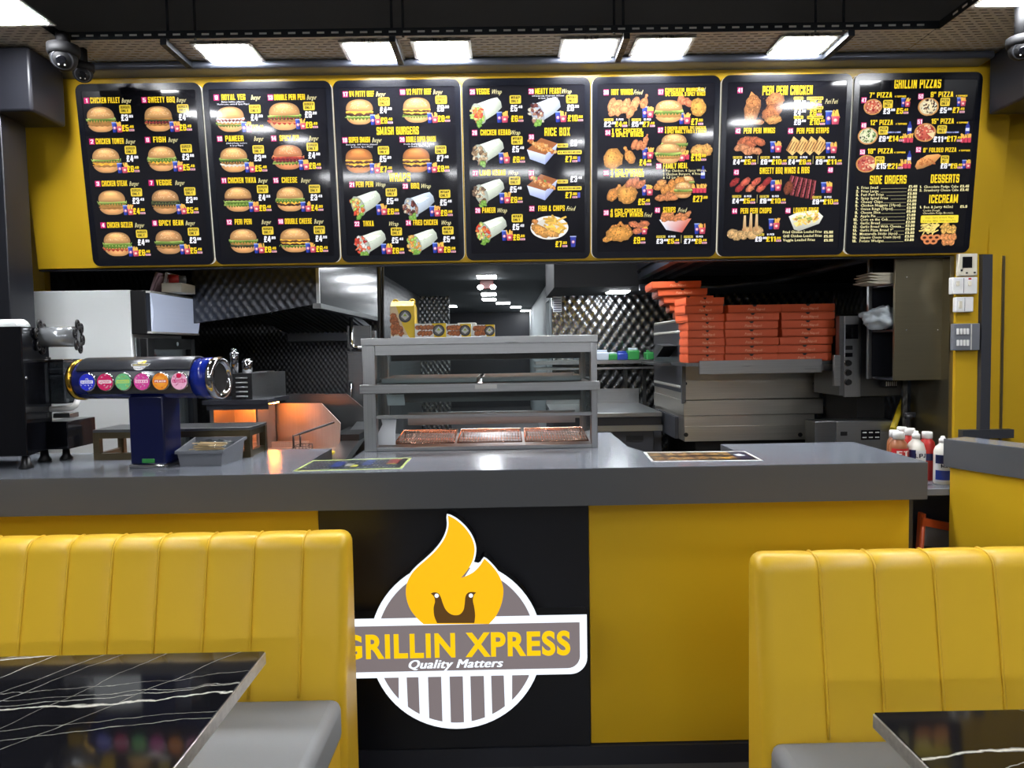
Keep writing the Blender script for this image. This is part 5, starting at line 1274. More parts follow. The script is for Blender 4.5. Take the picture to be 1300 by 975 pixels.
a = z(580, 100, True); b7.pic('fries_picture', fries4, a[0], a[1], 4, n=3); a = z(612, 34, True); b7.pic('drink_picture', bottle, a[0], a[1], 4)
a = z(696, 830); b7.num('52', a[0], a[1], 4); a = z(892, 832); b7.txt('9" FOLDED PIZZA', a[0], a[1], 4, 21, YEL, w=160, off=0.012); b7.txt('4 TOPPINGS', a[0] + 116, a[1] + 3, 4, 8, YEL, w=54, off=0.02)
a = z(785, 76, True); b7.pic('pizza_picture', folded, a[0], a[1], 4)
a = z(938, 54, True); b7.only('PIZZA', a[0], a[1], 4, 40); a = z(955, 112, True); b7.price('6.99', a[0], a[1], 4, WHT, h=24); a = z(1046, 112, True); b7.price('9.49', a[0], a[1], 4, YEL, h=24, meal=True); a = z(1130, 98, True); mp(b7, a[0], a[1], 4, 0.8)
for s, X, Y_, w_ in (('SIDE ORDERS', 418, 238, 178), ('DESSERTS', 940, 228, 138), ('ICECREAM', 926, 414, 140)):
    a = z(X, Y_, True); b7.txt(s, a[0], a[1], 4, 40, YEL, w=w_, off=0.022)
for i, (s, p_) in enumerate([('Fries Small', '1.49'), ('Fries Large', '2.49'), ('Peri Peri Fries', '3.99'), ('Spicy Spiral Fries', '3.99'), ('Cheesy Chips', '3.99'), ('Chicken Nuggets (10pcs)', '4.99'), ('Onion Rings (10pcs)', '3.99'), ('Cheese Slice', '0.49'),
        ('Apple Pie', '1.99'), ('Corn on the Cob', '1.99'), ('Garlic Bread', '2.99'), ('Garlic Bread With Cheese', '3.99'), ('Garlic Pizza Bread 9"', '5.99'), ('Mozzarella Sticks (6pcs)', '3.99'), ('Jalapeno Cheese Cream (6pcs)', '3.99'), ('Potato Wedges', '3.99')]):
    yy = 312 + 32.6 * i; a = z(150 - 1.6 * i, yy, True); b7.txt(str(i + 1) + '.', a[0], a[1], 4, 12, CRM, anchor='r', off=0.01)
    a = z(172 - 1.2 * i, yy, True); W = b7.p(a[0], a[1], 4); b7.txt(s, a[0], a[1], 4, 12, CRM, anchor='l', off=0.012, wmax=200)
    a2_ = z(684 - 2.2 * i, yy - 12, True); b7.txt('£' + p_, a2_[0], a2_[1], 4, 12, CRM, anchor='r', off=0.012)
    u0 = W[0] + 14*Q + len(s) * 7.3*Q; u1, v1 = b7.p(a2_[0] - 48, a2_[1], 4)
    if u1 > u0: b7.L.rect((u0 + u1) / 2, W[1] - 6*Q, u1 - u0, 1.3*Q, (190, 180, 130))
for n, s, p_, yy in (('1.', 'Chocolate Fudge Cake', '3.49', 304), ('2.', 'Strawberry Cheese Cake', '3.49', 336), ('1.', 'Ben & Jerry 465ml', '5.99', 490)):
    a = z(716, yy, True); b7.txt(n, a[0], a[1], 4, 11, CRM); a = z(745, yy, True); b7.txt(s, a[0], a[1], 4, 12, CRM, anchor='l', off=0.012, wmax=168); a = z(1160, yy - 6, True); b7.txt('£' + p_, a[0], a[1], 4, 12, CRM, anchor='r', off=0.012)
for s, yy in (('Cookie Dough', 522), ('Chocolate Fudge Brownie', 546)): a = z(735, yy, True); b7.txt(s, a[0], a[1], 4, 9, CRM, anchor='l')
a = z(888, 600, True); u, v = b7.p(a[0], a[1], 4); b7.L.rrect(u, v, 184*Q, 36*Q, (240, 216, 60), 5*Q); b7.L.text('Chips, Garlic & Herb, Mayo,', u, v + 3*Q, 8*Q, (90, 80, 20)); b7.L.text('Ketchup, BBQ, Chilli Sauce 50p', u, v - 12*Q, 8*Q, (90, 80, 20))
a = z(880, 736, True); b7.pic('sides_picture', sides, a[0], a[1], 4)
for bd in (b1, b2, b3, b4, b5, b6, b7): 
    for nm, c in bd.Ls:
        if c.v: c.build(nm, M['print'], bd.screen)

# ================================================================== ON THE COUNTER
def rotz(c, a):
    return Matrix.Translation(Vector(c)) @ Matrix.Rotation(a, 4, 'Z')
# ---- drinks tower
tc = at(190, 481, 2.66); ta = R(-7)
tower = thing('drinks_tower', 'blue soft drink dispenser tower with six round flavour badges on the counter', 'drinks dispenser', (tc.x, 2.66, CZ))
TM = rotz((tc.x, tc.y, tc.z), ta)
def TP(x, y, z): return TM @ Vector((x, y, z))
Rd = 0.073; Lh = 0.285
ax_ = (TP(1, 0, 0) - TP(0, 0, 0))
def drum_part(name, x0, x1, r, mat, prof=None):
    mb = MB(); mb.lathe(prof or [(r, x0), (r, x1)], TP(0, 0, 0), 40, ax_); return mb.build(name, mat, tower)
drum_part('drum', -Lh + 0.02, Lh - 0.07, Rd, M['blue'], [(Rd - 0.004, -Lh + 0.018), (Rd, -Lh + 0.03), (Rd, Lh - 0.072)])
drum_part('end_collar', 0, 0, Rd, M['bluebright'], [(Rd + 0.003, Lh - 0.075), (Rd + 0.004, Lh - 0.022)]) if 'bluebright' in M else None
M['bluebright'] = P('bright_blue', (22, 44, 150), 0.16, spec=0.6)
drum_part('end_collar', 0, 0, Rd, M['bluebright'], [(Rd + 0.003, Lh - 0.08), (Rd + 0.004, Lh - 0.024)])
drum_part('gold_ring', 0, 0, Rd, M['gold'], [(Rd - 0.002, -Lh), (Rd + 0.004, -Lh + 0.003), (Rd + 0.004, -Lh + 0.02), (Rd - 0.002, -Lh + 0.022)])
cr_ = drum_part('chrome_ring', 0, 0, Rd, M['chrome'], [(Rd, Lh - 0.026), (Rd + 0.006, Lh - 0.02), (Rd + 0.006, Lh), (Rd - 0.012, Lh + 0.004), (Rd - 0.014, Lh - 0.004), (Rd - 0.02, Lh - 0.012)])
drum_part('end_opening', 0, 0, Rd, M['hole'], [(Rd - 0.016, Lh - 0.013), (Rd - 0.016, Lh - 0.009)])
def shell(name, x0, x1, r, a0, a1, th, mat, n=16):
    mb = MB(); vs = []; fs = []
    for i in range(n + 1):
        a = R(a0 + (a1 - a0) * i / n)
        for x in (x0, x1):
            for rr in (r, r + th): vs.append(TP(x, -rr * math.cos(a), rr * math.sin(a)))
    for i in range(n):
        b = i * 4; c = b + 4
        fs += [(b + 1, c + 1, c + 3, b + 3), (b, b + 2, c + 2, c), (b, c, c + 1, b + 1), (b + 2, b + 3, c + 3, c + 2)]
    fs += [(0, 1, 3, 2), (n * 4, n * 4 + 2, n * 4 + 3, n * 4 + 1)]
    mb.faces(vs, fs, True); o = mb.build(name, mat, tower); return o
shell('badge_panel', -Lh + 0.07, Lh - 0.085, Rd - 0.001, -38, 24, 0.004, M['towergrey']) if 'towergrey' in M else None
M['towergrey'] = P('tower_grey', (66, 68, 74), 0.3, 0.3); M['towerlight'] = P('tower_light_band', (150, 152, 158), 0.25, 0.6)
shell('lower_panel', -Lh + 0.08, Lh - 0.085, Rd, -42, -12, 0.004, M['towergrey'])
shell('light_band', -Lh + 0.09, Lh - 0.085, Rd, -12, 24, 0.003, M['towerlight'])
shell('top_cover', -Lh + 0.045, Lh - 0.085, Rd, 26, 112, 0.010, M['towergrey'])
bcols = [((40, 50, 190), (235, 235, 250), 'BLUEBERRY'), ((196, 40, 96), (245, 225, 235), 'RASPBERRY'), ((110, 186, 130), (200, 214, 90), 'MANGO'), ((206, 70, 150), (246, 214, 230), 'GUAVA'), ((232, 140, 44), (200, 60, 60), 'PEACH'), ((232, 170, 200), (190, 40, 110), 'LYCHEE')]
for i, (px_, (ca, cb_, wd)) in enumerate(zip((109.5, 134.5, 159.4, 184.9, 210.3, 235.6), bcols)):
    loc = TM.inverted() @ at(px_, 483.5, 2.585)
    x = loc.x; cz = -0.006
    mb = MB(); mb.lathe([(0.033, 0), (0.0335, 0.006), (0.031, 0.010), (0.029, 0.008)], TP(x, -Rd - 0.012, cz), 28, TP(0, -1, 0) - TP(0, 0, 0)); mb.lathe([(0.02, -0.02), (0.02, 0.0)], TP(x, -Rd - 0.012, cz), 14, TP(0, -1, 0) - TP(0, 0, 0))
    o = mb.build('flavour_badge', M['chrome'], tower)
    c = Canvas(0.0); rng = random.Random(i); rr = 0.030
    circ_ = [(rr * math.cos(k * 0.2618), rr * math.sin(k * 0.2618)) for k in range(24)]
    c.poly(circ_, ca)
    for k in range(26):
        t_ = rng.uniform(0, 6.28); d_ = rr * rng.uniform(0.35, 0.9); c.blob(d_ * math.cos(t_), d_ * math.sin(t_), 0.005, 0.003, rng.choice([ca, cb_, fade(ca, 1.35), fade(cb_, 0.9)]), fade(ca, 0.9), rng.uniform(0, 3), 0.3, 7, rng)
    if i == 4: c.blob(0, 0, 0.022, 0.02, (246, 176, 80), (236, 150, 50), 0, 0.1, 14, rng)
    c.rect(0, 0.001, 0.048, 0.011, (240, 240, 246) if i < 2 else fade(cb_, 1.0)); c.text(wd, 0, -0.003, 0.0075, ca if i != 4 else (250, 240, 220), w=0.042)
    if i == 5: c.blob(0.0, 0.02, 0.010, 0.009, (214, 30, 80), (190, 20, 70), 0, 0, 12, rng)
    d = c.build('badge_print', M['badge'], o, lambda u, v, z_: TP(x + u, -Rd - 0.0225 - z_, cz + v)) if 'badge' in M else None
    if d is None:
        M['badge'] = print_mat('badge_print', 0.75, 0.15)
        d = c.build('badge_print', M['badge'], o, lambda u, v, z_: TP(x + u, -Rd - 0.0225 - z_, cz + v))
    d.data.transform(world_of(tower).inverted())
# small printed logo on the cover
c = Canvas(0.0); W_ = (225, 225, 225); D_ = (60, 60, 64)
c.poly([(-0.038, 0.003), (0.038, 0.003), (0.032, -0.009), (-0.032, -0.009)], W_); c.poly([(-0.034, 0.001), (0.034, 0.001), (0.029, -0.007), (-0.029, -0.007)], D_); c.text('GRILLIN XPRESS', 0, -0.0055, 0.0045, (225, 200, 60), w=0.054)
c.poly([(-0.024, -0.010)] + [(-0.024 * math.cos(math.pi * k / 10), -0.010 - 0.016 * math.sin(math.pi * k / 10)) for k in range(1, 10)] + [(0.024, -0.010)], W_)
for k in range(-3, 4): c.rect(k * 0.0062, -0.0155, 0.0028, 0.010 - abs(k) * 0.0012, D_)
c.poly([(-0.012, 0.003), (-0.016, 0.012), (0.002, 0.017), (0.012, 0.021), (0.018, 0.012), (0.014, 0.003)], (225, 196, 60)); c.poly([(-0.002, 0.005), (0.004, 0.012), (0.008, 0.005)], (70, 60, 20))
lx = (TM.inverted() @ at(179, 462, 2.6)).x
d = c.build('cover_logo', M['ink'], tower, lambda u, v, z_: TP(lx + u, -(Rd + 0.0105 + z_) * math.cos(R(42) + v / 0.083), (Rd + 0.0105 + z_) * math.sin(R(42) + v / 0.083))); d.data.transform(world_of(tower).inverted())
cl = TM.inverted() @ at(198, 545, 2.66)
cw = 0.068
mb = MB(); mb.box(cl.x - cw, cl.x + cw, -0.055, 0.055, CZ + 0.014 - tc.z, -Rd + 0.012, 0.006, 2, TM); mb.build('column', M['bluedark'], tower)
mb = MB(); mb.box(cl.x - cw - 0.004, cl.x + cw + 0.004, -0.06, 0.06, CZ - tc.z, CZ + 0.014 - tc.z, 0.003, 2, TM); mb.build('base_plate', M['chrome'], tower)
mb = MB(); mb.box(cl.x - 0.022, cl.x + 0.028, -0.058, -0.054, CZ + 0.02 - tc.z, CZ + 0.036 - tc.z, 0.002, 2, TM); mb.build('badge_tag', M['green'], tower)
# ---- steel riser stand behind the tower
st = thing('riser_stand', 'low brushed steel riser stand on the counter, behind the blue drinks tower', 'stand', (-1.30, 2.86, CZ))
x0, x1, y0, y1, zt = at(118, 560, 2.83).x, at(318, 560, 2.83).x, 2.83, 3.03, 1.222
MB().box(x0, x1, y0, y1, zt - 0.012, zt, 0.002).build('top_plate', M['steeldark'], st)
for x in (x0, x1 - 0.026):
    for y in (y0, y1 - 0.022): MB().box(x, x + 0.026, y, y + 0.022, CZ, zt - 0.012).build('leg', M['brass'], st)
    MB().box(x, x + 0.02, y0 + 0.022, y1 - 0.022, CZ, CZ + 0.026).build('lower_rail', M['brass'], st)
    MB().box(x, x + 0.02, y0 + 0.022, y1 - 0.022, zt - 0.038, zt - 0.012).build('upper_rail', M['brass'], st)
MB().box(x0 + 0.026, x1 - 0.026, y0, y0 + 0.02, CZ, CZ + 0.026).build('front_rail', M['brass'], st)
MB().box(x0 + 0.026, x1 - 0.026, y0 + 0.001, y0 + 0.02, zt - 0.036, zt - 0.012).build('front_rail', M['brass'], st)
# ---- grey tub with stirrers
a = atz(229, 592, CZ); b = atz(279, 592, CZ)
tub = thing('cutlery_tub', 'grey plastic tub with wooden stirrers on the counter, right of the tower', 'tub', ((a.x + b.x) / 2, 2.68, CZ))
fx0, fx1, fy, bx0, bx1, by = a.x, b.x, a.y, a.x - 0.004, b.x + 0.02, a.y + 0.155
def tubpt(u, v, w, fl):    # u,v in 0..1, w height, fl flare
    x = (fx0 + (fx1 - fx0) * u) * (1 - v) + (bx0 + (bx1 - bx0) * u) * v; y = fy + (by - fy) * v
    cx, cy = (fx0 + fx1) / 2, (fy + by) / 2
    return Vector((cx + (x - cx) * (1 + fl), cy + (y - cy) * (1 + fl), CZ + w))
hz = lambda v: 0.058 + 0.03 * v
mb = MB(); loops = []
cor = [(0, 0), (0.5, 0), (1, 0), (1, 0.5), (1, 1), (0.5, 1), (0, 1), (0, 0.5)]
rows = [[tubpt(u, v, 0.0, 0.0) for u, v in cor], [tubpt(u, v, hz(v), 0.1) for u, v in cor], [tubpt(u, v, hz(v), 0.17) for u, v in cor], [tubpt(u, v, hz(v) - 0.010, 0.175) for u, v in cor], [tubpt(u, v, hz(v) - 0.010, 0.15) for u, v in cor]]
inner = [[tubpt(u, v, hz(v), 0.1) for u, v in cor], [tubpt(u, v, 0.004, -0.03) for u, v in cor]]
vs = [p for r_ in (rows[0], rows[1], rows[2], rows[3]) for p in r_]; fs = []
for r_ in range(3):
    for k in range(8): fs.append((r_ * 8 + k, r_ * 8 + (k + 1) % 8, (r_ + 1) * 8 + (k + 1) % 8, (r_ + 1) * 8 + k))
fs.append(tuple(range(8))); mb.faces(vs, fs)
vs = [p for r_ in inner for p in r_]; fs = [(k, (k + 1) % 8, 8 + (k + 1) % 8, 8 + k) for k in range(8)] + [tuple(range(8, 16))]; mb.faces(vs, fs)
mb.build('tub_body', M['greyplastic'], tub, fix=False)
mb = MB(); p = tubpt(0.5, 0.5, 0.03, 0)
mb.box(p.x - 0.07, p.x + 0.07, p.y - 0.002, p.y + 0.002, p.z - 0.024, p.z + 0.012); mb.build('divider', M['greyplastic'], tub)
rng = random.Random(5)
for i in range(14):
    c_ = tubpt(rng.uniform(0.40, 0.6), rng.uniform(0.36, 0.5), 0.05 + i * 0.0021, 0); mm = rotz(c_, rng.uniform(-0.35, 0.25))
    o = MB().box(-0.055, 0.055, -0.004, 0.004, 0, 0.0018, 0, 2, mm).build('wooden_stirrer', M['wood'])
    tag(o, 'pale wooden stirrer lying in the grey tub beside the drinks tower', 'stirrer', 'wooden stirrers in the grey tub')
for i in range(3):
    c_ = tubpt(0.28 + 0.22 * i, 0.74, 0.03, 0)
    mb = MB(); mb.lathe([(0.024, 0.0), (0.032, 0.05), (0.033, 0.05), (0.0, 0.048)], c_, 16, (0.2 * (i - 1), 0.15, 1)); o = mb.build('plastic_cup', M['glass']); tag(o, 'small clear plastic cup in the back of the grey tub', 'cup', 'clear cups in the grey tub')
# ---- cup sealing machine
mx = at(31, 500, 2.62)
seal = thing('sealing_machine', 'tall black cup sealing machine with a film roll at the left end of the counter', 'sealing machine', (-2.0, 2.76, CZ))
zt = 1.52 + (452.5 - 415) / F * 2.62
mb = MB(); mb.prism([(-2.42, 2.62), (mx.x, 2.62), (mx.x - 0.055, 2.86), (-2.42, 2.9)], lambda u, v, d: (u, v, d), CZ + 0.05, zt, 0.004); mb.build('body', M['blackgloss'], seal)
for x, y in ((mx.x - 0.03, 2.655), (mx.x - 0.075, 2.83), (-2.36, 2.66), (-2.36, 2.86)): MB().lathe([(0.022, 0), (0.026, 0.004), (0.016, 0.02), (0.013, 0.052)], (x, y, CZ), 14).build('foot', M['black'], seal)
q0, q1 = at(63, 533, 2.88), at(103, 577, 2.88)
mb = MB(); mb.box(mx.x - 0.06, q1.x, 2.80, 2.99, CZ + 0.05, q0.z, 0.003); mb.build('drawer_box', M['blackgloss'], seal)
MB().lathe([(0.022, 0), (0.026, 0.004), (0.014, 0.02), (0.012, 0.052)], (q1.x - 0.06, 2.88, CZ), 14).build('foot', M['black'], seal)
mb = MB()
for px_, py_ in ((62, 455), (61, 508), (61, 562), (32, 480)):
    p = at(px_, py_, 2.85 if px_ > 40 else 2.63); mb.sphere((p.x + 0.004, p.y, p.z), 0.005, 8)
mb.build('screw_heads', M['chrome'], seal)
p0, p1 = at(64, 460, 2.84), at(88, 512, 2.84)
MB().box(p0.x, p1.x, 2.82, 2.92, p1.z, p0.z, 0.004).build('cup_guard', M['smoke'], seal)
MB().box(p0.x - 0.01, p1.x + 0.002, 2.815, 2.925, p0.z, p0.z + 0.012, 0.003).build('guard_cap', M['chrome'], seal)
p = at(63, 520, 2.83); p2 = at(93, 517, 2.83); MB().tube([(p.x - 0.03, 2.84, p.z), (p2.x - 0.012, 2.84, p2.z - 0.004), (p2.x, 2.845, p2.z + 0.006), (p2.x + 0.002, 2.86, p2.z + 0.03)], 0.011, 10).build('lever_handle', M['whiteplastic'], seal)
p = at(75, 527, 2.84); MB().box(p0.x, p1.x, 2.84, 2.9, p.z - 0.012, p.z + 0.008, 0.002).build('platen', M['steel'], seal)
rc = at(79, 427.5, 2.80); ra = Vector((0.9, 0.25, 0)).normalized()
MB().cyl(rc - ra * 0.07, rc + ra * 0.055, 0.040, 24).build('film_roll', M['film'] if 'film' in M else M['paper'], seal)
M['film'] = P('sealing_film', (176, 180, 184), 0.18, 0.5)
for ch in kids(seal):
    if ch.name.startswith('film_roll'): ch.data.materials[0] = M['film']
for off in (0.058, -0.072):
    fc = rc + ra * off; a_ = ra.orthogonal().normalized(); b_ = ra.cross(a_)
    mb = MB()
    for k in range(6):
        c_ = fc + (a_ * math.cos(k * 1.0472) + b_ * math.sin(k * 1.0472)) * 0.047
        mb.torus(c_, 0.018, 0.0042, ra, 18, 6)
        for j in range(5): d_ = (a_ * math.cos(j * 1.2566 + k) + b_ * math.sin(j * 1.2566 + k)) * 0.018; mb.tube([c_, c_ + d_], 0.0026, 5)
    mb.torus(fc, 0.036, 0.004, ra, 24, 6); mb.build('spool_flange', M['black'], seal)
p = at(14, 411, 2.7); mb = MB(); mb.cyl((-2.35, 2.76, zt + 0.0), (at(22, 411, 2.74).x, 2.76, zt + 0.0), 0.034, 20); mb.sphere((at(22, 411, 2.74).x, 2.76, zt), 0.034, 16, 0.9, 1, 1); mb.build('top_cover', M['white'], seal)
# ---- leaflets
def leaflet(name, label, corners, border, bg, kind):
    P4 = [atz(x, y, CZ) for x, y in corners]            # near-left, near-right, far-right, far-left
    def fn(u, v, z_):
        p = (P4[0] * (1 - u) + P4[1] * u) * (1 - v) + (P4[3] * (1 - u) + P4[2] * u) * v; return Vector((p.x, p.y, CZ + 0.0016 + z_))
    mb = MB(); mb.faces([Vector((p.x, p.y, CZ + d)) for d in (0.0004, 0.0014) for p in P4], [(3, 2, 1, 0), (4, 5, 6, 7), (0, 1, 5, 4), (1, 2, 6, 5), (2, 3, 7, 6), (3, 0, 4, 7)])
    o = mb.build(name, M['paper']); tag(o, label, 'menu')
    c = Canvas(0.0); c.dz = 1.5e-5; rng = random.Random(9)
    c.poly([(0, 0), (1, 0), (1, 1), (0, 1)], border); c.poly([(0.025, 0.07), (0.975, 0.07), (0.975, 0.93), (0.025, 0.93)], bg)
    if kind == 0:
        for i in range(26):
            for j in range(5): c.rect(0.06 + i * 0.034 + rng.uniform(-0.004, 0.004), 0.16 + j * 0.16, rng.uniform(0.016, 0.03), 0.06, rng.choice([(116, 122, 130), (90, 96, 110), (150, 152, 150), (70, 80, 120)]))
        c.rect(0.34, 0.5, 0.10, 0.5, (52, 66, 120)); c.rect(0.62, 0.6, 0.09, 0.5, (58, 74, 130)); c.rect(0.86, 0.62, 0.11, 0.45, (120, 46, 44)); c.rect(0.52, 0.3, 0.06, 0.2, (190, 190, 70)); c.rect(0.46, 0.42, 0.07, 0.22, (150, 150, 150)); c.text('GRILLIN XPRESS', 0.86, 0.36, 0.1, (200, 190, 90), w=0.09)
    else:
        for i in range(6):
            for j in range(2):
                u, v = 0.09 + i * 0.135, 0.29 + j * 0.40; c.rect(u, v, 0.10, 0.32, (88, 74, 52))
                for _ in range(14): c.blob(u + rng.uniform(-0.042, 0.042), v + rng.uniform(-0.13, 0.13), 0.016, 0.055, rng.choice([(206, 160, 90), (176, 130, 70), (220, 190, 120), (150, 110, 70)]), (130, 96, 56), rng.uniform(0, 3), 0.3, 7, rng)
        c.rect(0.87, 0.5, 0.15, 0.74, (32, 34, 56)); c.blob(0.87, 0.52, 0.05, 0.13, (210, 214, 226), (190, 194, 206), 0, 0.2, 9, rng); c.rect(0.70, 0.2, 0.07, 0.12, (220, 170, 60))
    d = c.build('print', M['ink'], o, fn); d.data.transform(world_of(o).inverted())
leaflet('menu_leaflet', 'dark menu leaflet with a pale green border, on the counter left of centre', [(371.5, 599), (510, 595.5), (523, 581.5), (397, 585)], (190, 206, 130), (44, 48, 52), 0)
leaflet('menu_leaflet', 'menu leaflet with rows of food photos and white border, on the counter right of centre', [(827, 586.5), (969, 585.2), (946, 573.2), (817, 574.3)], (226, 226, 222), (40, 36, 34), 1)

# ---- heated display
DY = 2.93
dx0, dx1 = at(461, 510, DY).x, at(758.5, 505, DY).x
disp = thing('heated_display', 'stainless steel heated food display with glass front, standing on the counter', 'heated display', ((dx0 + dx1) / 2, DY + 0.25, CZ))
def DZ(y, x=610): return at(x, y, DY).z
zT = DZ(427.3); D2 = DY + 0.48
MB().box(dx0 - 0.003, dx1 + 0.003, DY - 0.004, D2, zT - 0.03, zT, 0.002).build('top_panel', M['steel'], disp)
z1 = DZ(449)
MB().box(dx0 + 0.055, dx1 - 0.02, DY + 0.004, DY + 0.03, z1, zT - 0.03).build('fascia', M['steel'], disp)
for x, w in ((dx0, 0.052), (dx1 - 0.026, 0.026)):
    mb = MB(); mb.box(x, x + w, DY, DY + 0.05, CZ, zT - 0.03, 0.002); mb.build('front_post', M['steelv'], disp)
    mb = MB(); mb.box(x, x + 0.03, D2 - 0.03, D2, CZ, zT - 0.03, 0.002); mb.build('rear_post', M['steelv'], disp)
zs0, zs1 = DZ(497), DZ(486)
MB().box(dx0 - 0.008, dx1 + 0.008, DY - 0.03, DY - 0.004, zs0, zs1, 0.002).build('shelf_lip', M['steel'], disp)
MB().box(dx0 + 0.03, dx1 - 0.026, DY + 0.0, D2 - 0.01, zs1 - 0.012, zs1 - 0.002).build('shelf', M['steel'], disp)
MB().box(dx0 + 0.052, dx1 - 0.026, DY + 0.002, DY + 0.03, DZ(530), DZ(525.5), 0.002).build('window_rail', M['steel'], disp)
zb = DZ(566)
MB().box(dx0 + 0.0, dx1 - 0.0, DY + 0.002, D2, CZ, zb, 0.002).build('base_deck', M['steel'], disp)
MB().box(dx0 + 0.052, dx1 - 0.026, DY + 0.012, DY + 0.018, zs1 + 0.002, z1).build('glass_pane', M['glass'], disp)
MB().box(dx0 + 0.052, dx1 - 0.026, DY + 0.008, DY + 0.014, DZ(525.5), zs0 + 0.004).build('glass_pane', M['glass'], disp)
for zz, nm in ((zs0 - 0.004, 'lower'), (z1 - 0.002, 'upper')):
    mb = MB(); mb.box(dx0 + 0.09, dx1 - 0.05, DY + 0.18, DY + 0.30, zz - 0.012, zz); mb.box(dx0 + 0.09, dx1 - 0.05, DY + 0.18, DY + 0.186, zz - (0.05 if nm == 'lower' else 0.026), zz - 0.012); mb.box(dx0 + 0.09, dx1 - 0.05, DY + 0.294, DY + 0.30, zz - (0.05 if nm == 'lower' else 0.026), zz - 0.012); o = mb.build('heater_housing', M['steeldark'], disp)
    mb = MB(); mb.box(dx0 + 0.11, dx1 - 0.07, DY + 0.215, DY + 0.265, zz - 0.024, zz - 0.014); mb.build('heat_element', M['heat_e'], o)
mb = MB(); mb.box(dx0 + 0.12, dx1 - 0.05, D2 - 0.03, D2 - 0.022, CZ + 0.06, CZ + 0.12); mb.build('back_guard', M['steel'], disp)
mb = MB(); mb.box(dx0 + 0.008, dx0 + 0.012, DY + 0.05, D2 - 0.03, zb, zT - 0.03); mb.box(dx1 - 0.012, dx1 - 0.008, DY + 0.05, D2 - 0.03, zb, zT - 0.03); mb.build('side_glass', M['glass'], disp)
for x0_, x1_, nm in ((503, 578, 'left one of three'), (581, 663, 'middle one of three'), (666, 746, 'right one of three')):
    y0, y1 = DY + 0.045, DY + 0.30; zf = zb + 0.004; zr = zb + 0.03
    X0, X1 = at(x0_, 560, y0 + 0.05).x + 0.003, at(x1_, 560, y0 + 0.05).x - 0.003
    t = thing('wire_tray', 'coppery wire rack tray inside the heated display, ' + nm, 'wire rack', ((X0 + X1) / 2, (y0 + y1) / 2, zf))
    f = lambda u, v: Vector((X0 + (X1 - X0) * u, y0 + (y1 - y0) * v, zf + 0.005 + (zr - zf) * v))
    mb = MB(); mb.tube([f(0, 0), f(1, 0), f(1, 1), f(0, 1), f(0, 0)], 0.0035, 6); mb.build('rim', M['copper'], t)
    mb = MB()
    for k in range(1, 22): mb.tube([f(k / 22, 0), f(k / 22, 1)], 0.0012, 4)
    for k in range(1, 12): mb.tube([f(0, k / 12), f(1, k / 12)], 0.0014, 4)
    mb.build('wire_mesh', M['copper'], t)
    mb = MB()
    for u in (0.04, 0.96): mb.tube([f(u, 0.9), f(u, 0.9) + Vector((0, 0, -0.004)), Vector((f(u, 0.9).x, f(u, 0.9).y, zb + 0.002))], 0.003, 5)
    mb.build('support_foot', M['copper'], t)
for x0_, x1_, nm in ((484, 606, 'left'), (612, 738, 'right')):
    y0, y1 = DY + 0.04, DY + 0.40; X0, X1 = at(x0_, 480, y0).x, at(x1_, 480, y0).x; zz = zs1
    o = MB(); o.box(X0, X1, y0, y1, zz, zz + 0.003)
    for b_ in ((X0, X1, y0, y0 + 0.003), (X0, X1, y1 - 0.003, y1), (X0, X0 + 0.003, y0, y1), (X1 - 0.003, X1, y0, y1)): o.box(*b_, zz, zz + 0.022)
    for b_ in ((X0 - 0.006, X1 + 0.006, y0 - 0.006, y0), (X0 - 0.006, X1 + 0.006, y1, y1 + 0.006)): o.box(*b_, zz + 0.020, zz + 0.023)
    o = o.build('steel_pan', M['steel']); tag(o, nm + ' shallow steel pan on the upper shelf of the heated display', 'pan')
p0, p1 = at(479, 531, DY + 0.03), at(504, 566, DY + 0.03)
mb = MB(); mb.prism([(p0.x + 0.014, p0.z), (p1.x, p0.z - 0.002), (p1.x - 0.006, (p0.z + p1.z) / 2), (p1.x - 0.006, p1.z + 0.004), (p0.x, p1.z + 0.004), (p0.x, (p0.z * 0.45 + p1.z * 0.55)), (p0.x + 0.02, p0.z - 0.026)], lambda u, v, d: (u, d, v), DY + 0.034, DY + 0.0355)
o = mb.build('paper_sheet', M['paper']); tag(o, 'torn white paper sheet at the lower left window of the heated display', 'paper')
p0, p1 = at(491, 501, DY + 0.03), at(515, 514, DY + 0.03)
mb = MB(); mb.prism([(p0.x, p0.z), (p1.x - 0.004, p0.z + 0.001), (p1.x, p1.z), (p0.x + 0.006, p1.z)], lambda u, v, d: (u, d, v), DY + 0.0145, DY + 0.0155)
o = mb.build('paper_note', M['paper']); tag(o, 'small white paper note stuck inside the middle window of the heated display', 'paper')
mb = MB(); c = Canvas(0)
p = at(617, 491, DY - 0.03); lbl = MB().box(p.x - 0.045, p.x + 0.045, DY - 0.0312, DY - 0.03, p.z - 0.008, p.z + 0.010).build('maker_plate', M['lightframe'], disp)
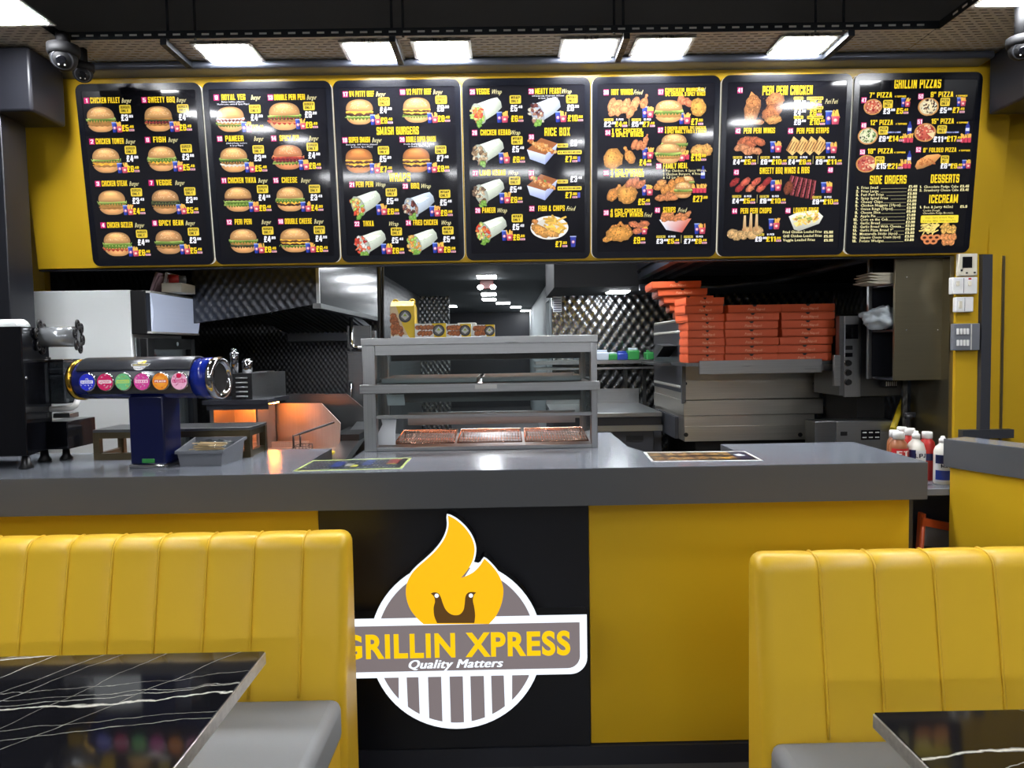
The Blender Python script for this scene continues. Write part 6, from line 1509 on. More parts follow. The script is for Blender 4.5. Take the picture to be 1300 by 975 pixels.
# ---- cartons on the display
def roundel(c, u, v, r, rng):
    c.blob(u, v, r, r, (40, 40, 42), (34, 34, 36), 0, 0, 20, rng); c.blob(u, v, r * 0.86, r * 0.86, (150, 150, 146), (60, 60, 62), 0, 0, 18, rng); c.poly([(u, v + r * 0.7), (u + r * 0.66, v - r * 0.05), (u, v - r * 0.6), (u - r * 0.66, v - r * 0.05)], (190, 190, 186)); c.poly([(u, v + r * 0.45), (u + r * 0.3, v), (u - r * 0.3, v)], (150, 170, 50))
def carton(px0, px1, pyt, Y, dep, label, tall=False):
    a = at(px0, 425, Y); b = at(px1, 425, Y); zt_ = at(px0, pyt, Y).z; w = b.x - a.x; h = zt_ - zT
    t = thing('food_carton', label, 'food carton', ((a.x + b.x) / 2, Y + dep / 2, zT))
    mb = MB(); mb.box(a.x, b.x, Y, Y + dep, zT, zT + h * (0.86 if tall else 1.0)); mb.build('body', M['cartonwhite'], t)
    if tall:
        z0 = zT + h * 0.86; mb = MB(); mb.prism([(Y, z0), (Y + dep, z0), (Y + dep * 0.62, z0 + h * 0.14), (Y + dep * 0.38, z0 + h * 0.14)], lambda u, v, d: (d, u, v), a.x + 0.002, b.x - 0.002); mb.build('gable_top', M['cartonyellow'], t)
        mb = MB()
        for x in (a.x + 0.018, b.x - 0.012): mb.torus((x, Y + dep * 0.42, z0 + h * 0.11), 0.011, 0.004, (0, 1, 0), 14, 6)
        mb.build('carry_tab', M['cartonyellow'], t)
    c = Canvas(0.0); rng = random.Random(px0); hh = h * (0.86 if tall else 1.0); yel = (226, 190, 40); br = (170, 96, 50)
    if tall:
        c.poly([(0, 0), (w, 0), (w, hh), (0, hh)], yel); c.poly([(0, 0), (w * 0.78, 0), (w * 0.5, hh * 0.42), (w * 0.25, hh), (0, hh)], (214, 190, 150)); c.poly([(0, 0), (w * 0.8, 0), (w * 0.7, hh * 0.1), (0, hh * 0.07)], (224, 226, 226))
        for _ in range(46): x = rng.random(); y = rng.random(); chicken(c, w * 0.04 + x * w * 0.5 * (1.1 - y * 0.8), hh * (0.1 + 0.62 * y), rng, 9, 7, rng.uniform(0, 3), br, 3)
        roundel(c, w * 0.62, hh * 0.68, w * 0.26, rng)
    else:
        c.poly([(0, 0), (w, 0), (w, hh), (0, hh)], (226, 226, 220)); c.poly([(w * 0.62, 0), (w, 0), (w, hh), (w * 0.55, hh)], yel); c.poly([(0, hh * 0.86), (w, hh * 0.86), (w, hh), (0, hh)], (216, 190, 70)) if False else None
        for i in range(9): chicken(c, w * (0.1 + 0.055 * i), hh * (0.52 + 0.2 * (-1) ** i), rng, 12, 9, rng.uniform(0, 3), br, 4)
        roundel(c, w * 0.76, hh * 0.5, hh * 0.42, rng)
    d = c.build('carton_print', M['ink'], t, lambda u, v, z_: Vector((a.x + u, Y - 0.0006 - z_, zT + v))); d.data.transform(world_of(t).inverted())
    if tall: MB().box(b.x - 0.0002, b.x + 0.001, Y + 0.002, Y + dep, zT + 0.001, zT + hh).build('side_panel', M['cartonyellow'], t)
    return t
M['cartonwhite'] = P('carton_white', (222, 222, 216), 0.5); M['cartonyellow'] = P('carton_yellow', (222, 184, 40), 0.45)
carton(496, 526.5, 382, 3.02, 0.085, 'tall yellow takeaway box with chicken picture on top of the heated display', True)
carton(527, 566.5, 411, 3.01, 0.09, 'small yellow and white food carton next to the tall yellow box')
carton(567, 598, 411.5, 3.02, 0.09, 'small yellow and white food carton, middle one on the display')
carton(601, 628, 412.5, 3.06, 0.09, 'small yellow and white food carton, rightmost on the display')
a = at(581, 410, 3.15); b = at(604, 410, 3.15)
o = MB().box(a.x, b.x, 3.15, 3.25, zT, a.z, 0.001).build('carton_blank', M['cartonwhite']); tag(o, 'plain white carton behind the small yellow cartons on the display', 'food carton')

# ---- sauce bottles
def sauce(px_, Y, pyt, r, body, cap, label, wband=None, flat=False, bandcol=None, word=None):
    p = at(px_, 550, Y); h = at(px_, pyt, Y).z - sz
    t = thing('sauce_bottle', label, 'bottle', (p.x, Y, sz))
    pr = [(r * 0.92, 0), (r, 0.006), (r, h * 0.72), (r * 0.92, h * 0.79), (r * 0.62, h * 0.85), (r * 0.6, h * 0.88)] if not flat else [(r * 0.92, 0), (r, 0.006), (r, h * 0.68), (r * 0.82, h * 0.77), (r * 0.42, h * 0.84), (r * 0.4, h * 0.87)]
    MB().lathe(pr, (p.x, Y, sz), 22).build('bottle_body', body, t)
    rc_ = r * (0.68 if not flat else 0.44)
    MB().lathe([(rc_, h * 0.865), (rc_, h * 0.98), (rc_ * 0.9, h)] if not flat else [(rc_, h * 0.86), (rc_, h * 0.94), (rc_ * 0.6, h * 0.96), (rc_ * 0.5, h)], (p.x, Y, sz), 20).build('cap', cap, t)
    if bandcol:
        n = 10; vs = []; fs = []; mb = MB()
        def band(z0, z1, a0, a1, rr, mat, nm):
            mb = MB(); vs = []; fs = []
            for i in range(n + 1):
                a = R(a0 + (a1 - a0) * i / n)
                for zz in (z0, z1): vs.append((p.x + rr * math.sin(a), Y - rr * math.cos(a), sz + zz)); vs.append((p.x + (rr + 0.0008) * math.sin(a), Y - (rr + 0.0008) * math.cos(a), sz + zz))
            for i in range(n): b = i * 4; fs += [(b + 1, b + 5, b + 7, b + 3), (b, b + 2, b + 6, b + 4)]
            mb.faces(vs, fs, True); return mb.build(nm, mat, t)
        for z0, z1, a0, a1, mat, nm in bandcol: band(h * z0, h * z1, a0, a1, r + 0.0008 + 0.0006 * bandcol.index((z0, z1, a0, a1, mat, nm)), mat, nm)
    if word:
        c = Canvas(0.0); c.text(word[0], 0, 0, word[1], word[2], w=word[3], off=0.03)
        d = c.build('label_lettering', M['ink'], t, lambda u, v, z_: Vector((p.x + (r + 0.003 + z_) * math.sin(u / r), Y - (r + 0.003 + z_) * math.cos(u / r), sz + h * word[4] + v))); d.data.transform(world_of(t).inverted())
    return t
M['navy'] = P('label_navy', (24, 34, 84), 0.4); M['labred'] = P('label_red', (196, 40, 44), 0.4); M['labblue'] = P('label_blue', (34, 60, 150), 0.4); M['labwhite'] = P('label_white', (226, 228, 230), 0.4)
M['milk'] = P('white_sauce', (225, 222, 212), 0.3)
sauce(1141, 3.10, 548, 0.036, M['brownsauce'], M['whiteplastic'], 'sauce bottle with red label and white cap, front left of the bottle group', bandcol=[(0.38, 0.70, -75, 75, M['labred'], 'label')], word=('ET', 0.026, (240, 235, 230), 0.05, 0.55))
sauce(1163, 3.09, 547, 0.037, M['milk'], M['whiteplastic'], 'white sauce bottle with navy label and pointed cap, beside the red labelled one', flat=True, bandcol=[(0.36, 0.66, -70, 70, M['labwhite'], 'label'), (0.50, 0.67, -70, -30, M['navy'], 'label_corner')], word=('LPJ', 0.018, (30, 34, 70), 0.046, 0.53))
sauce(1177, 3.22, 548, 0.033, M['red'], M['whiteplastic'], 'dark red sauce bottle behind the white bottle', bandcol=[(0.42, 0.56, -40, 40, M['navy'], 'label')])
sauce(1155, 3.25, 543.5, 0.033, M['red'], M['whiteplastic'], 'red sauce bottle at the back, between the front two bottles')
sauce(1145, 3.33, 542, 0.032, M['red'], M['whiteplastic'], 'red sauce bottle at the back left, its cap the highest')
sauce(1135, 3.22, 546, 0.03, M['brownsauce'], M['whiteplastic'], 'brown sauce bottle leftmost at the back of the bottle group')
sauce(1197, 3.12, 553.5, 0.036, M['milk'], M['whiteplastic'], 'white sauce bottle with blue label standing apart by the side partition', flat=True, bandcol=[(0.06, 0.62, -80, 80, M['labwhite'], 'label'), (0.10, 0.30, -75, 75, M['labblue'], 'label_block'), (0.44, 0.62, -75, -25, M['navy'], 'label_corner')], word=('MAYO', 0.016, (30, 34, 60), 0.05, 0.36))

# ================================================================== KITCHEN
# ---- ceiling lights of the hall
k = 0
for x0_, x1_, y in ((602, 630, 334), (607, 630, 352), (612.5, 630, 374.5), (614, 630, 381.3), (631, 647, 386), (648, 660, 391.5), (660, 671, 396), (534, 544, 382), (573, 583, 390)):
    a = atz(x0_, y + 2.2, 2.43); b = atz(x1_, y - 2.0, 2.43); a2_ = atz(x1_, y + 2.2, 2.43)
    yn, yf = min(a.y, b.y), max(a.y, b.y); xl, xr = a.x, a2_.x
    if y > 371: yf = min(yf, yn + 0.5)
    nm = ['nearest in the row of kitchen ceiling lights', 'second in the row of kitchen ceiling lights', 'third in the row of kitchen ceiling lights', 'fourth in the row of kitchen ceiling lights', 'farther hall light, first to step right of the row', 'farther hall light, second to step right of the row', 'farthest small hall light beside the white wall', 'small light over the quilted hall end panel', 'small light right of the quilted hall end panel'][k]; k += 1
    t = thing('hall_light', 'rectangular white ceiling light, ' + nm, 'ceiling light', ((xl + xr) / 2, (yn + yf) / 2, 2.43), 'kitchen ceiling lights')
    MB().box(xl - 0.012, xr + 0.012, yn - 0.012, yf + 0.012, 2.436, 2.45).build('housing', M['lightframe'], t)
    MB().box(xl, xr, yn, yf, 2.428, 2.436).build('diffuser', M['hall_e'], t)
a, b = at(773, 375, 5.95), at(797.5, 375, 5.95)
t = thing('soffit_light', 'single white light strip under the dark soffit, above the quilted steel wall', 'ceiling light', ((a.x + b.x) / 2, 6.0, 1.97))
MB().box(a.x - 0.01, b.x + 0.01, 5.86, 6.12, 1.978, 1.985).build('housing', M['lightframe'], t)
MB().box(a.x, b.x, 5.87, 6.11, 1.968, 1.978).build('diffuser', M['spot_e'], t)
p = at(618, 364, 9.6)
t = thing('emergency_light', 'twin spot emergency light hanging in the middle of the kitchen ceiling', 'emergency light', (p.x, 9.6, p.z))
MB().box(p.x - 0.09, p.x + 0.09, 9.58, 9.66, p.z - 0.03, 2.45, 0.01).build('housing', M['redbrown'], t)
for s in (-0.085, 0.085): MB().sphere((p.x + s, 9.56, p.z - 0.01), 0.04, 14, 1, 0.7, 0.8).build('lamp_head', M['hall_e'], t)
for x, y, lab in ((-0.25, 4.45, 'white kitchen ceiling light just behind the bulkhead, left of the middle'), (0.65, 4.4, 'white kitchen ceiling light just behind the bulkhead, right of the middle'), (0.0, 6.3, 'white kitchen ceiling light nearest the quilted wall'), (2.4, 6.25, 'white kitchen ceiling light behind the oven canopy')):  # added above the sightline to brighten the kitchen
    t = thing('hall_light', 'added unseen rectangular ' + lab, 'ceiling light', (x, y, 2.428), 'kitchen ceiling lights')
    MB().box(x - 0.16, x + 0.16, y - 0.16, y + 0.16, 2.436, 2.45).build('housing', M['lightframe'], t)
    MB().box(x - 0.15, x + 0.15, y - 0.15, y + 0.15, 2.428, 2.436).build('diffuser', M['kit_e'], t)
# ---- left extract hood
HX = -1.075; yA = 4.13
zA = at(408, 385, yA).z; zl = at(270, 408, yA).z
t = thing('extract_hood', 'quilted steel extract hood over the fryers at the left of the kitchen', 'extract hood', (-1.7, 5.0, 1.68))
mb = MB(); mb.prism([(-1.8, 2.449), (HX, 2.449), (HX, zA), (at(335, 398, yA).x, at(335, 398, yA).z), (-1.8, zl - 0.01)], lambda u, v, d: (u, d, v), yA, yA + 0.03); mb.build('end_panel', M['quiltd'], t)
mb = MB(); mb.box(HX - 0.03, HX, yA + 0.03, 6.15, zA, 2.449); mb.build('side_panel', M['steelx'], t)
mb = MB(); mb.box(HX - 0.035, HX + 0.012, yA - 0.004, 6.15, zA - 0.03, zA); mb.build('gutter', M['steeldark'], t)
mb = MB(); mb.box(HX - 0.012, HX + 0.006, yA - 0.006, yA + 0.012, zA, 2.449); mb.build('corner_trim', M['steelv'], t)
fx0 = at(340, 400, yA + 0.5).x - 0.55
fl = MB(); fl.prism([(yA + 0.06, zA + 0.10), (5.9, zl - 0.02), (5.9, zl + 0.02), (yA + 0.06, zA + 0.14)], lambda u, v, d: (d, u, v), -1.8, HX - 0.04); o = fl.build('filter_bank', M['steeldark'], t)
mb = MB()
for i in range(17):
    x = -1.78 + i * 0.04
    mb.prism([(yA + 0.08, zA + 0.085), (5.85, zl - 0.035), (5.85, zl - 0.02), (yA + 0.08, zA + 0.10)], lambda u, v, d: (d, u, v), x, x + 0.012)
mb.build('baffle_slats', M['steeldark'], o)
MB().box(-1.8, HX + 0.0, 5.88, 5.95, zl - 0.10, zl - 0.02, 0.004).build('rear_gutter', M['steel'], t)
# cable beside the hood
c0, c1 = at(481, 340, 4.2), at(482, 428, 4.2)
mb = MB(); mb.tube([(c0.x, 4.2, 2.45), (c0.x, 4.2, 2.1), (c1.x + 0.005, 4.2, 1.85), (c1.x, 4.2, 1.4), (c1.x, 4.2, 0.9)], 0.013, 8); mb.tube([(c0.x + 0.03, 4.2, 2.45), (c0.x + 0.025, 4.2, 2.0), (c1.x + 0.022, 4.2, 1.7), (c1.x + 0.02, 4.2, 0.9)], 0.007, 6)
o = mb.build('power_cable', M['black']); tag(o, 'black power cables hanging from the ceiling behind the display', 'cable')
# ---- upright steel cabinet left of the display
a, b = at(440, 446, 4.9), at(466, 446, 4.9)
t = thing('steel_cupboard', 'dark steel cupboard behind the left post of the heated display', 'cupboard', ((a.x + b.x) / 2, 5.2, 0))
MB().box(a.x, b.x + 0.15, 4.9, 5.5, 0.02, a.z, 0.004).build('carcass', M['steeldark'], t)
MB().box(a.x + 0.01, b.x + 0.14, 4.885, 4.9, 0.1, a.z - 0.02, 0.003).build('door', M['steeldark'], t)
mb = MB(); h = at(446, 500, 4.86); mb.tube([(h.x, 4.885, h.z + 0.08), (h.x, 4.85, h.z + 0.08), (h.x, 4.85, h.z - 0.08), (h.x, 4.885, h.z - 0.08)], 0.008, 8); mb.build('handle', M['chrome'], t)
a = at(450, 432, 4.95)
t = thing('wall_tap', 'steel pipe and tap fitting beside the left top corner of the display', 'tap', (a.x, 4.95, a.z - 0.05))
MB().tube([(a.x - 0.02, 4.95, a.z + 0.16), (a.x - 0.02, 4.95, a.z - 0.03), (a.x + 0.0, 4.95, a.z - 0.05), (a.x + 0.05, 4.95, a.z - 0.05)], 0.014, 8).build('pipe', M['chrome'], t)
MB().box(a.x - 0.05, a.x + 0.11, 4.96, 5.0, a.z - 0.06, a.z + 0.10).build('bracket', M['steeldark'], t)

# ---- upright drinks fridge
FY0, FY1, FX0, FX1 = 3.70, 4.27, -2.525, -1.885; FZ = at(190, 367.5, 3.70).z; hz_ = at(190, 424, 3.70).z
fr = thing('drinks_fridge', 'tall white upright drinks fridge seen from the side, lit header panel on its door side', 'fridge', ((FX0 + FX1) / 2, 4.0, 0))
MB().box(FX0, FX1 - 0.05, FY0, FY1, 0.06, FZ, 0.006).build('cabinet', M['white'], fr)
MB().box(FX1 - 0.05, FX1 + 0.03, FY0 + 0.0, FY1, hz_, FZ - 0.003, 0.004).build('header_housing', M['black'], fr)
n = 10; mb = MB(); vs = []; fs = []
for i in range(n + 1):
    zz = hz_ + 0.008 + (FZ - hz_ - 0.02) * i / n; bx = 0.03 + 0.014 * math.sin(math.pi * i / n)
    for y in (FY0 + 0.006, FY1 - 0.006): vs.append((FX1 + bx + 0.02, y, zz))
for i in range(n): fs.append((2 * i, 2 * i + 1, 2 * i + 3, 2 * i + 2))
fs.append((0, 2 * n, 2 * n + 1, 1))
fs.append(tuple(range(0, 2 * n + 2, 2))); fs.append(tuple(range(1, 2 * n + 2, 2))); mb.faces(vs, fs, False); mb.build('header_panel', M['header_e'], fr)
mb = MB()
for zz in (hz_ + 0.003, FZ - 0.016): mb.box(FX1 + 0.03, FX1 + 0.056, FY0 + 0.003, FY1 - 0.003, zz, zz + 0.010)
mb.build('header_trim', M['lightframe'], fr)
d0 = hz_ - 0.02; dr = MB()
dr.box(FX1 - 0.012, FX1 + 0.028, FY0 + 0.003, FY0 + 0.075, 0.12, d0, 0.004); dr.box(FX1 - 0.012, FX1 + 0.028, FY1 - 0.06, FY1 - 0.003, 0.12, d0, 0.004)
dr.box(FX1 - 0.012, FX1 + 0.028, FY0 + 0.075, FY1 - 0.06, d0 - 0.06, d0); dr.box(FX1 - 0.012, FX1 + 0.028, FY0 + 0.075, FY1 - 0.06, 0.12, 0.2)
door = dr.build('door', M['black'], fr)
MB().box(FX1 + 0.004, FX1 + 0.012, FY0 + 0.075, FY1 - 0.06, 0.2, d0 - 0.06).build('glass_pane', M['glass'], door)
MB().cyl((FX1 + 0.028, FY0 + 0.33, d0 - 0.03), (FX1 + 0.034, FY0 + 0.33, d0 - 0.03), 0.012, 14).build('lock', M['chrome'], door)
MB().box(FX1 - 0.049, FX1 - 0.044, FY0 + 0.03, FY1 - 0.03, 0.14, d0).build('liner', M['whitewall'], fr)
ls0, ls1 = at(233, 548, 3.97).z, at(233, 505, 3.97).z
mb = MB()
yA_, yB_ = FY0 + 0.16, FY1 - 0.10
for j in range(4):
    for i in range(11):
        y = yA_ + (yB_ - yA_) * (j + 0.5) / 4; zz = 0.95 + 0.42 * i / 10; mb.box(FX1 - 0.036, FX1 - 0.030, y - 0.014, y + 0.014, zz - 0.010, zz + 0.010)
mb.build('light_strip', M['led'], fr)
mb = MB(); mb.box(FX1 - 0.043, FX1 - 0.037, yA_ - 0.01, yB_ + 0.01, 0.9, 1.42); mb.build('light_strip_backing', M['lightframe'], fr)
pk = thing('drinks_pack', 'shrink wrapped drinks pack with red and blue print behind the fridge glass', 'drinks pack', (FX1 - 0.02, 3.98, 1.48))
MB().box(FX1 - 0.040, FX1 - 0.006, FY0 + 0.11, FY0 + 0.40, 1.44, d0 - 0.07, 0.004).build('carton', M['headerpack'], pk)
c = Canvas(0); c.rect(0.10, 0.03, 0.16, 0.022, (60, 80, 160)); c.blob(0.03, 0.075, 0.02, 0.018, (206, 70, 60), (190, 60, 50), 0, 0, 14, random); c.rect(0.16, 0.078, 0.07, 0.008, (120, 128, 160)); c.rect(0.2, 0.02, 0.06, 0.02, (230, 232, 240))
d = c.build('pack_print', M['ink'], pk, lambda u, v, z_: Vector((FX1 - 0.0055 + z_, FY0 + 0.11 + u, 1.44 + v))); d.data.transform(world_of(pk).inverted())
# things on top of the fridge
def lump(name, label, cat, x, y, z_, sx, sy, sz_, mat, seed, rough=0.25, parent=None):
    rng = random.Random(seed); mb = MB(); mb.sphere((0, 0, 0), 1.0, 40)
    from mathutils import noise
    for v in mb.bm.verts:
        d_ = 1 + rough * noise.noise(v.co * 1.7 + Vector((seed, 0, 0))) + rough * 0.6 * noise.noise(v.co * 4.3 + Vector((0, seed, 0))) + rough * 0.3 * noise.noise(v.co * 9.1 + Vector((0, 0, seed)))
        v.co = Vector((x + v.co.x * sx * d_, y + v.co.y * sy * d_, max(z_, z_ + sz_ + v.co.z * sz_ * d_)))
    o = mb.build(name, mat); return tag(o, label, cat)
for i, (px_, lab, mat, rot) in enumerate(((200, 'pinkish folded carrier bag leaning on top of the fridge, left one', 'bagpink', 0.35), (209, 'pale folded carrier bag on top of the fridge, next to the red tin', 'paper', 0.25))):
    p = at(px_, 367, 3.95); mb = MB(); mm = Matrix.Translation(Vector((p.x, 3.95 + 0.05 * i, FZ))) @ Matrix.Rotation(rot, 4, 'Y')
    mb.box(-0.008, 0.008, -0.08, 0.08, 0.004, 0.115, 0.003, 2, mm); mb.box(0.012, 0.018, -0.075, 0.075, 0.006, 0.10, 0.002, 2, mm); o = mb.build('carrier_bag', M[mat]); tag(o, lab, 'bag')
p = at(220, 352, 3.95); r_ = 0.026
o = MB().cyl((p.x - 0.02, 3.93, FZ + 0.076), (p.x + 0.02, 3.96, FZ + 0.076), r_, 18); o.mi = 1; o.cyl((p.x + 0.02, 3.96, FZ + 0.076), (p.x + 0.055, 3.98, FZ + 0.076), r_ * 0.85, 18)
o = o.build('tape_roll', [M['red'], M['greyplastic']]); tag(o, 'red and grey roll lying on a box on top of the fridge', 'roll')
o = MB().box(p.x - 0.035, p.x + 0.075, 3.88, 4.05, FZ, FZ + 0.05, 0.003).build('cardboard_box', M['foam']); tag(o, 'flat cardboard box on top of the fridge under the red roll', 'box')

# ---- fryer and chip station, left of the display
t = thing('fryer_station', 'steel fryer station lit orange by its heat lamp, left of the heated display', 'fryer', (-1.25, 3.95, 0))
g = lambda px_, py_, Y: (at(px_, py_, Y).x, at(px_, py_, Y).z)
mb = MB(); mb.prism([g(334, 512, 4.05), g(408, 512, 4.05), g(432, 537, 4.05), g(431, 600, 4.05), g(334, 600, 4.05)], lambda u, v, d: (u, d, v), 4.05, 4.062); mb.build('splash_guard', M['steelwarm'], t)
mb = MB(); mb.prism([g(363, 500, 4.5), g(440, 500, 4.5), g(464, 520, 4.5), g(464, 590, 4.5), g(363, 590, 4.5)], lambda u, v, d: (u, d, v), 4.5, 4.512); mb.build('splash_guard', M['steeldark'], t)
mb = MB(); x0_, z0_ = g(270, 511, 3.72); x1_, z1_ = g(330, 560, 3.72); mb.box(x0_, x1_, 3.98, 3.99, z1_ - 0.1, z0_); mb.build('back_panel', M['steelwarm'], t)
xa, za = g(268, 513, 3.72); xb, zb_ = g(366, 473, 3.72)
mb = MB(); mb.box(xa, xa + 0.02, 3.70, 3.99, 0.9, za); mb.box(x1_ - 0.01, x1_, 3.70, 3.99, 0.9, za); mb.build('side_post', M['steelv'], t)
mb = MB(); mb.box(xa - 0.02, at(345, 512, 3.72).x, 3.66, 4.02, za, za + 0.022); o = mb.build('lamp_housing', M['dark'], t)
mb = MB(); mb.box(xa + 0.03, x1_ - 0.04, 3.76, 3.82, za - 0.006, za - 0.001); mb.build('heat_element', M['fry_e'], o)
mb = MB(); mb.box(x1_ + 0.0, at(345, 512, 3.72).x, 3.75, 3.84, za - 0.006, za - 0.001); mb.build('heat_element', M['fry_e'], o)
mb = MB(); mb.box(xa, at(345, 512, 3.72).x, 3.664, 3.67, za - 0.028, za); mb.build('lamp_lip', M['dark'], t)
zt_ = g(370, 580, 3.7)[1]
mb = MB(); mb.box(xa - 0.03, at(432, 575, 4.05).x, 3.55, 4.05, zt_ - 0.06, zt_, 0.004); mb.build('chip_pan', M['steelwarm'], t)
mb = MB(); mb.box(xa, at(392, 575, 3.8).x, 3.78, 3.80, zt_, zt_ + 0.035); mb.box(xa, at(392, 575, 3.9).x, 3.90, 3.92, zt_, zt_ + 0.055); mb.build('pan_divider', M['steelwarm'], t)
mb = MB(); mb.box(xa - 0.03, at(430, 575, 4.05).x, 3.57, 4.5, 0.05, zt_ - 0.06); mb.build('cabinet', M['steeldark'], t)
x2, z2 = g(464, 558, 4.2); mb = MB(); mb.prism([(3.3, zt_ - 0.12), (4.5, zt_ + 0.06), (4.5, zt_ + 0.10), (3.3, zt_ - 0.08)], lambda u, v, d: (d, u, v), at(433, 575, 4.05).x, at(462, 560, 4.2).x); mb.build('side_ledge', M['steel'], t)
mb = MB(); mb.box(at(430, 552, 4.2).x, at(462, 545, 4.2).x, 4.06, 4.48, g(440, 556, 4.2)[1], g(440, 548, 4.2)[1]); mb.build('fryer_lid', M['black'], t)
t2 = thing('fryer_basket', 'wire fryer basket with long handle resting on the orange lit chip pan', 'fryer basket', (at(378, 575, 3.7).x, 3.72, zt_))
a0, a1 = at(373, 574, 3.66), at(390, 574, 3.66); top_ = at(373, 553, 3.66).z
mb = MB()
for k_ in range(5):
    x = a0.x + (a1.x - a0.x) * k_ / 4; mb.tube([(x, 3.64, zt_ + 0.004), (x, 3.76, zt_ + 0.004), (x, 3.76, zt_ + 0.06)], 0.0022, 5); mb.tube([(x, 3.64, zt_ + 0.004), (x, 3.64, zt_ + 0.06)], 0.0022, 5)
for zz in (0.004, 0.03, 0.06): mb.tube([(a0.x, 3.64, zt_ + zz), (a1.x, 3.64, zt_ + zz), (a1.x, 3.76, zt_ + zz), (a0.x, 3.76, zt_ + zz), (a0.x, 3.64, zt_ + zz)], 0.0022, 5)
mb.build('wire_cage', M['black'], t2)
e = at(424, 536, 3.95)
mb = MB(); mb.tube([(a0.x, 3.66, zt_ + 0.05), (a0.x, 3.66, top_), (at(380, 551, 3.70).x, 3.70, at(380, 551, 3.70).z), (e.x, 3.95, e.z)], 0.006, 6); mb.tube([(at(381, 552, 3.70).x, 3.70, at(381, 552, 3.70).z), (at(381, 552, 3.70).x, 3.70, zt_ + 0.05)], 0.005, 6); mb.build('handle', M['black'], t2)
p = at(395, 572, 3.64); o = MB().tube([(p.x - 0.03, 3.66, zt_ + 0.01), (p.x + 0.012, 3.62, zt_ + 0.045)], 0.012, 8).build('scoop_handle', M['black']); tag(o, 'black scoop handle standing out of the chip pan beside the basket', 'scoop')
p = at(418, 574, 3.75); o = MB().box(p.x - 0.022, p.x + 0.022, 3.73, 3.79, zt_, zt_ + 0.016, 0.004).build('sponge', M['yellowpipe']); tag(o, 'small yellow sponge at the right end of the chip pan', 'sponge')
# louvred steel box with shakers above
zs_ = za + 0.022; xl_, xr_ = g(296, 490, 3.72)[0], g(322, 490, 3.72)[0]; bt = g(300, 474, 3.72)[1]
t = thing('louvred_box', 'steel box with louvred black front on the fryer shelf, shakers on top', 'steam box', ((xl_ + xr_) / 2, 3.85, zs_))
mb = MB(); mb.prism([(xl_, 3.70), (xr_, 3.70), (at(363, 480, 4.0).x, 3.99), (at(340, 480, 4.0).x, 3.99)], lambda u, v, d: (u, v, d), zs_, bt); mb.build('casing', M['steel'], t)
MB().box(xl_, xr_, 3.692, 3.70, zs_, bt).build('front_panel', M['black'], t)
for i in range(5):
    z0 = bt - 0.022 - i * 0.024; mb = MB(); mb.box(xl_ + 0.025, xr_ - 0.02, 3.686, 3.692, z0 - 0.006, z0 + 0.002, 0.002); mb.build('louvre', M['steel'], t)
MB().box(at(318, 473, 3.72).x, at(345, 473, 3.85).x, 3.76, 3.9, bt, bt + 0.006).build('top_tray', M['steel'], t)
for px_, Y, py_, r_, lab in ((298, 3.76, 442, 0.021, 'tall steel shaker on the louvred box, left one'), (314, 3.74, 455, 0.026, 'short wide steel shaker on the louvred box, right one')):
    p = at(px_, 470, Y); h = at(px_, py_, Y).z - bt
    t = thing('steel_shaker', lab, 'shaker', (p.x, Y, bt))
    MB().lathe([(r_, 0), (r_, h * 0.7), (r_ * 0.96, h * 0.72)], (p.x, Y, bt), 18).build('shaker_body', M['chrome'], t)
    MB().lathe([(r_ * 1.06, h * 0.72), (r_ * 1.06, h * 0.8), (r_ * 0.6, h * 0.88), (r_ * 0.8, h * 0.94), (r_ * 0.5, h)], (p.x, Y, bt), 18).build('shaker_lid', M['chrome'], t)

# ---- rear shelf and worktop behind the display, right
x0_, z0_ = g(752, 459, 6.2); x1_, _ = g(832, 459, 6.2)
t = thing('rear_shelf', 'steel wall rack with two shelves against the quilted wall, right of the display', 'shelf', ((x0_ + x1_) / 2, 6.3, z0_ - 0.3))
MB().box(x0_ - 0.5, x1_, 6.1, 6.495, z0_ - 0.02, z0_ + 0.01).build('upper_shelf', M['steel'], t)
zz = g(800, 464, 6.1)[1]; MB().box(x0_ - 0.5, x1_, 6.12, 6.495, zz - 0.03, zz - 0.012).build('lower_shelf', M['steel'], t)
for x in (x0_ + 0.32, x1_ - 0.06): MB().box(x, x + 0.03, 6.46, 6.495, z0_ - 0.5, z0_ - 0.021).build('bracket', M['steeldark'], t)
for i, (px_, w, h, mat, lab) in enumerate(((762, 20, 13, 'headerpack', 'white and blue pack on the rear wall shelf, nearest the display'), (777, 12, 10, 'green', 'green pack on the rear wall shelf beside the white one'), (789, 14, 11, 'labblue', 'blue pack on the rear wall shelf between green packs'), (803, 15, 15, 'green', 'tall green pack with dark top on the rear wall shelf'), (824, 10, 12, 'green', 'green pack at the right end of the rear wall shelf'))):
    p = at(px_, 448, 6.2); ww = w / F * 6.2; hh = h / F * 6.2
    t = thing('food_packet', lab, 'packet', (p.x, 6.2, z0_ + 0.01)); MB().box(p.x - ww / 2, p.x + ww / 2, 6.14, 6.28, z0_ + 0.01, z0_ + 0.01 + hh * 0.8, 0.012).build('bag_body', M[mat], t)
    MB().box(p.x - ww * 0.4, p.x + ww * 0.42, 6.18, 6.20, z0_ + 0.01 + hh * 0.8, z0_ + 0.01 + hh, 0.004).build('top_fold', M['headerpack'] if i % 2 else M[mat], t)
x0_, z0_ = g(700, 511, 5.2); x1_, _ = g(831, 511, 5.2)
t = thing('steel_counter', 'steel worktop with drawer unit behind the display, left of the pizza oven', 'worktop', ((x0_ + x1_) / 2, 5.3, 0))
x1_ = 1.10
zt2 = g(800, 524, 5.0)[1]
MB().box(x0_, x1_, 5.0, 5.9, zt2 - 0.03, zt2, 0.003).build('worktop', M['steel'], t)
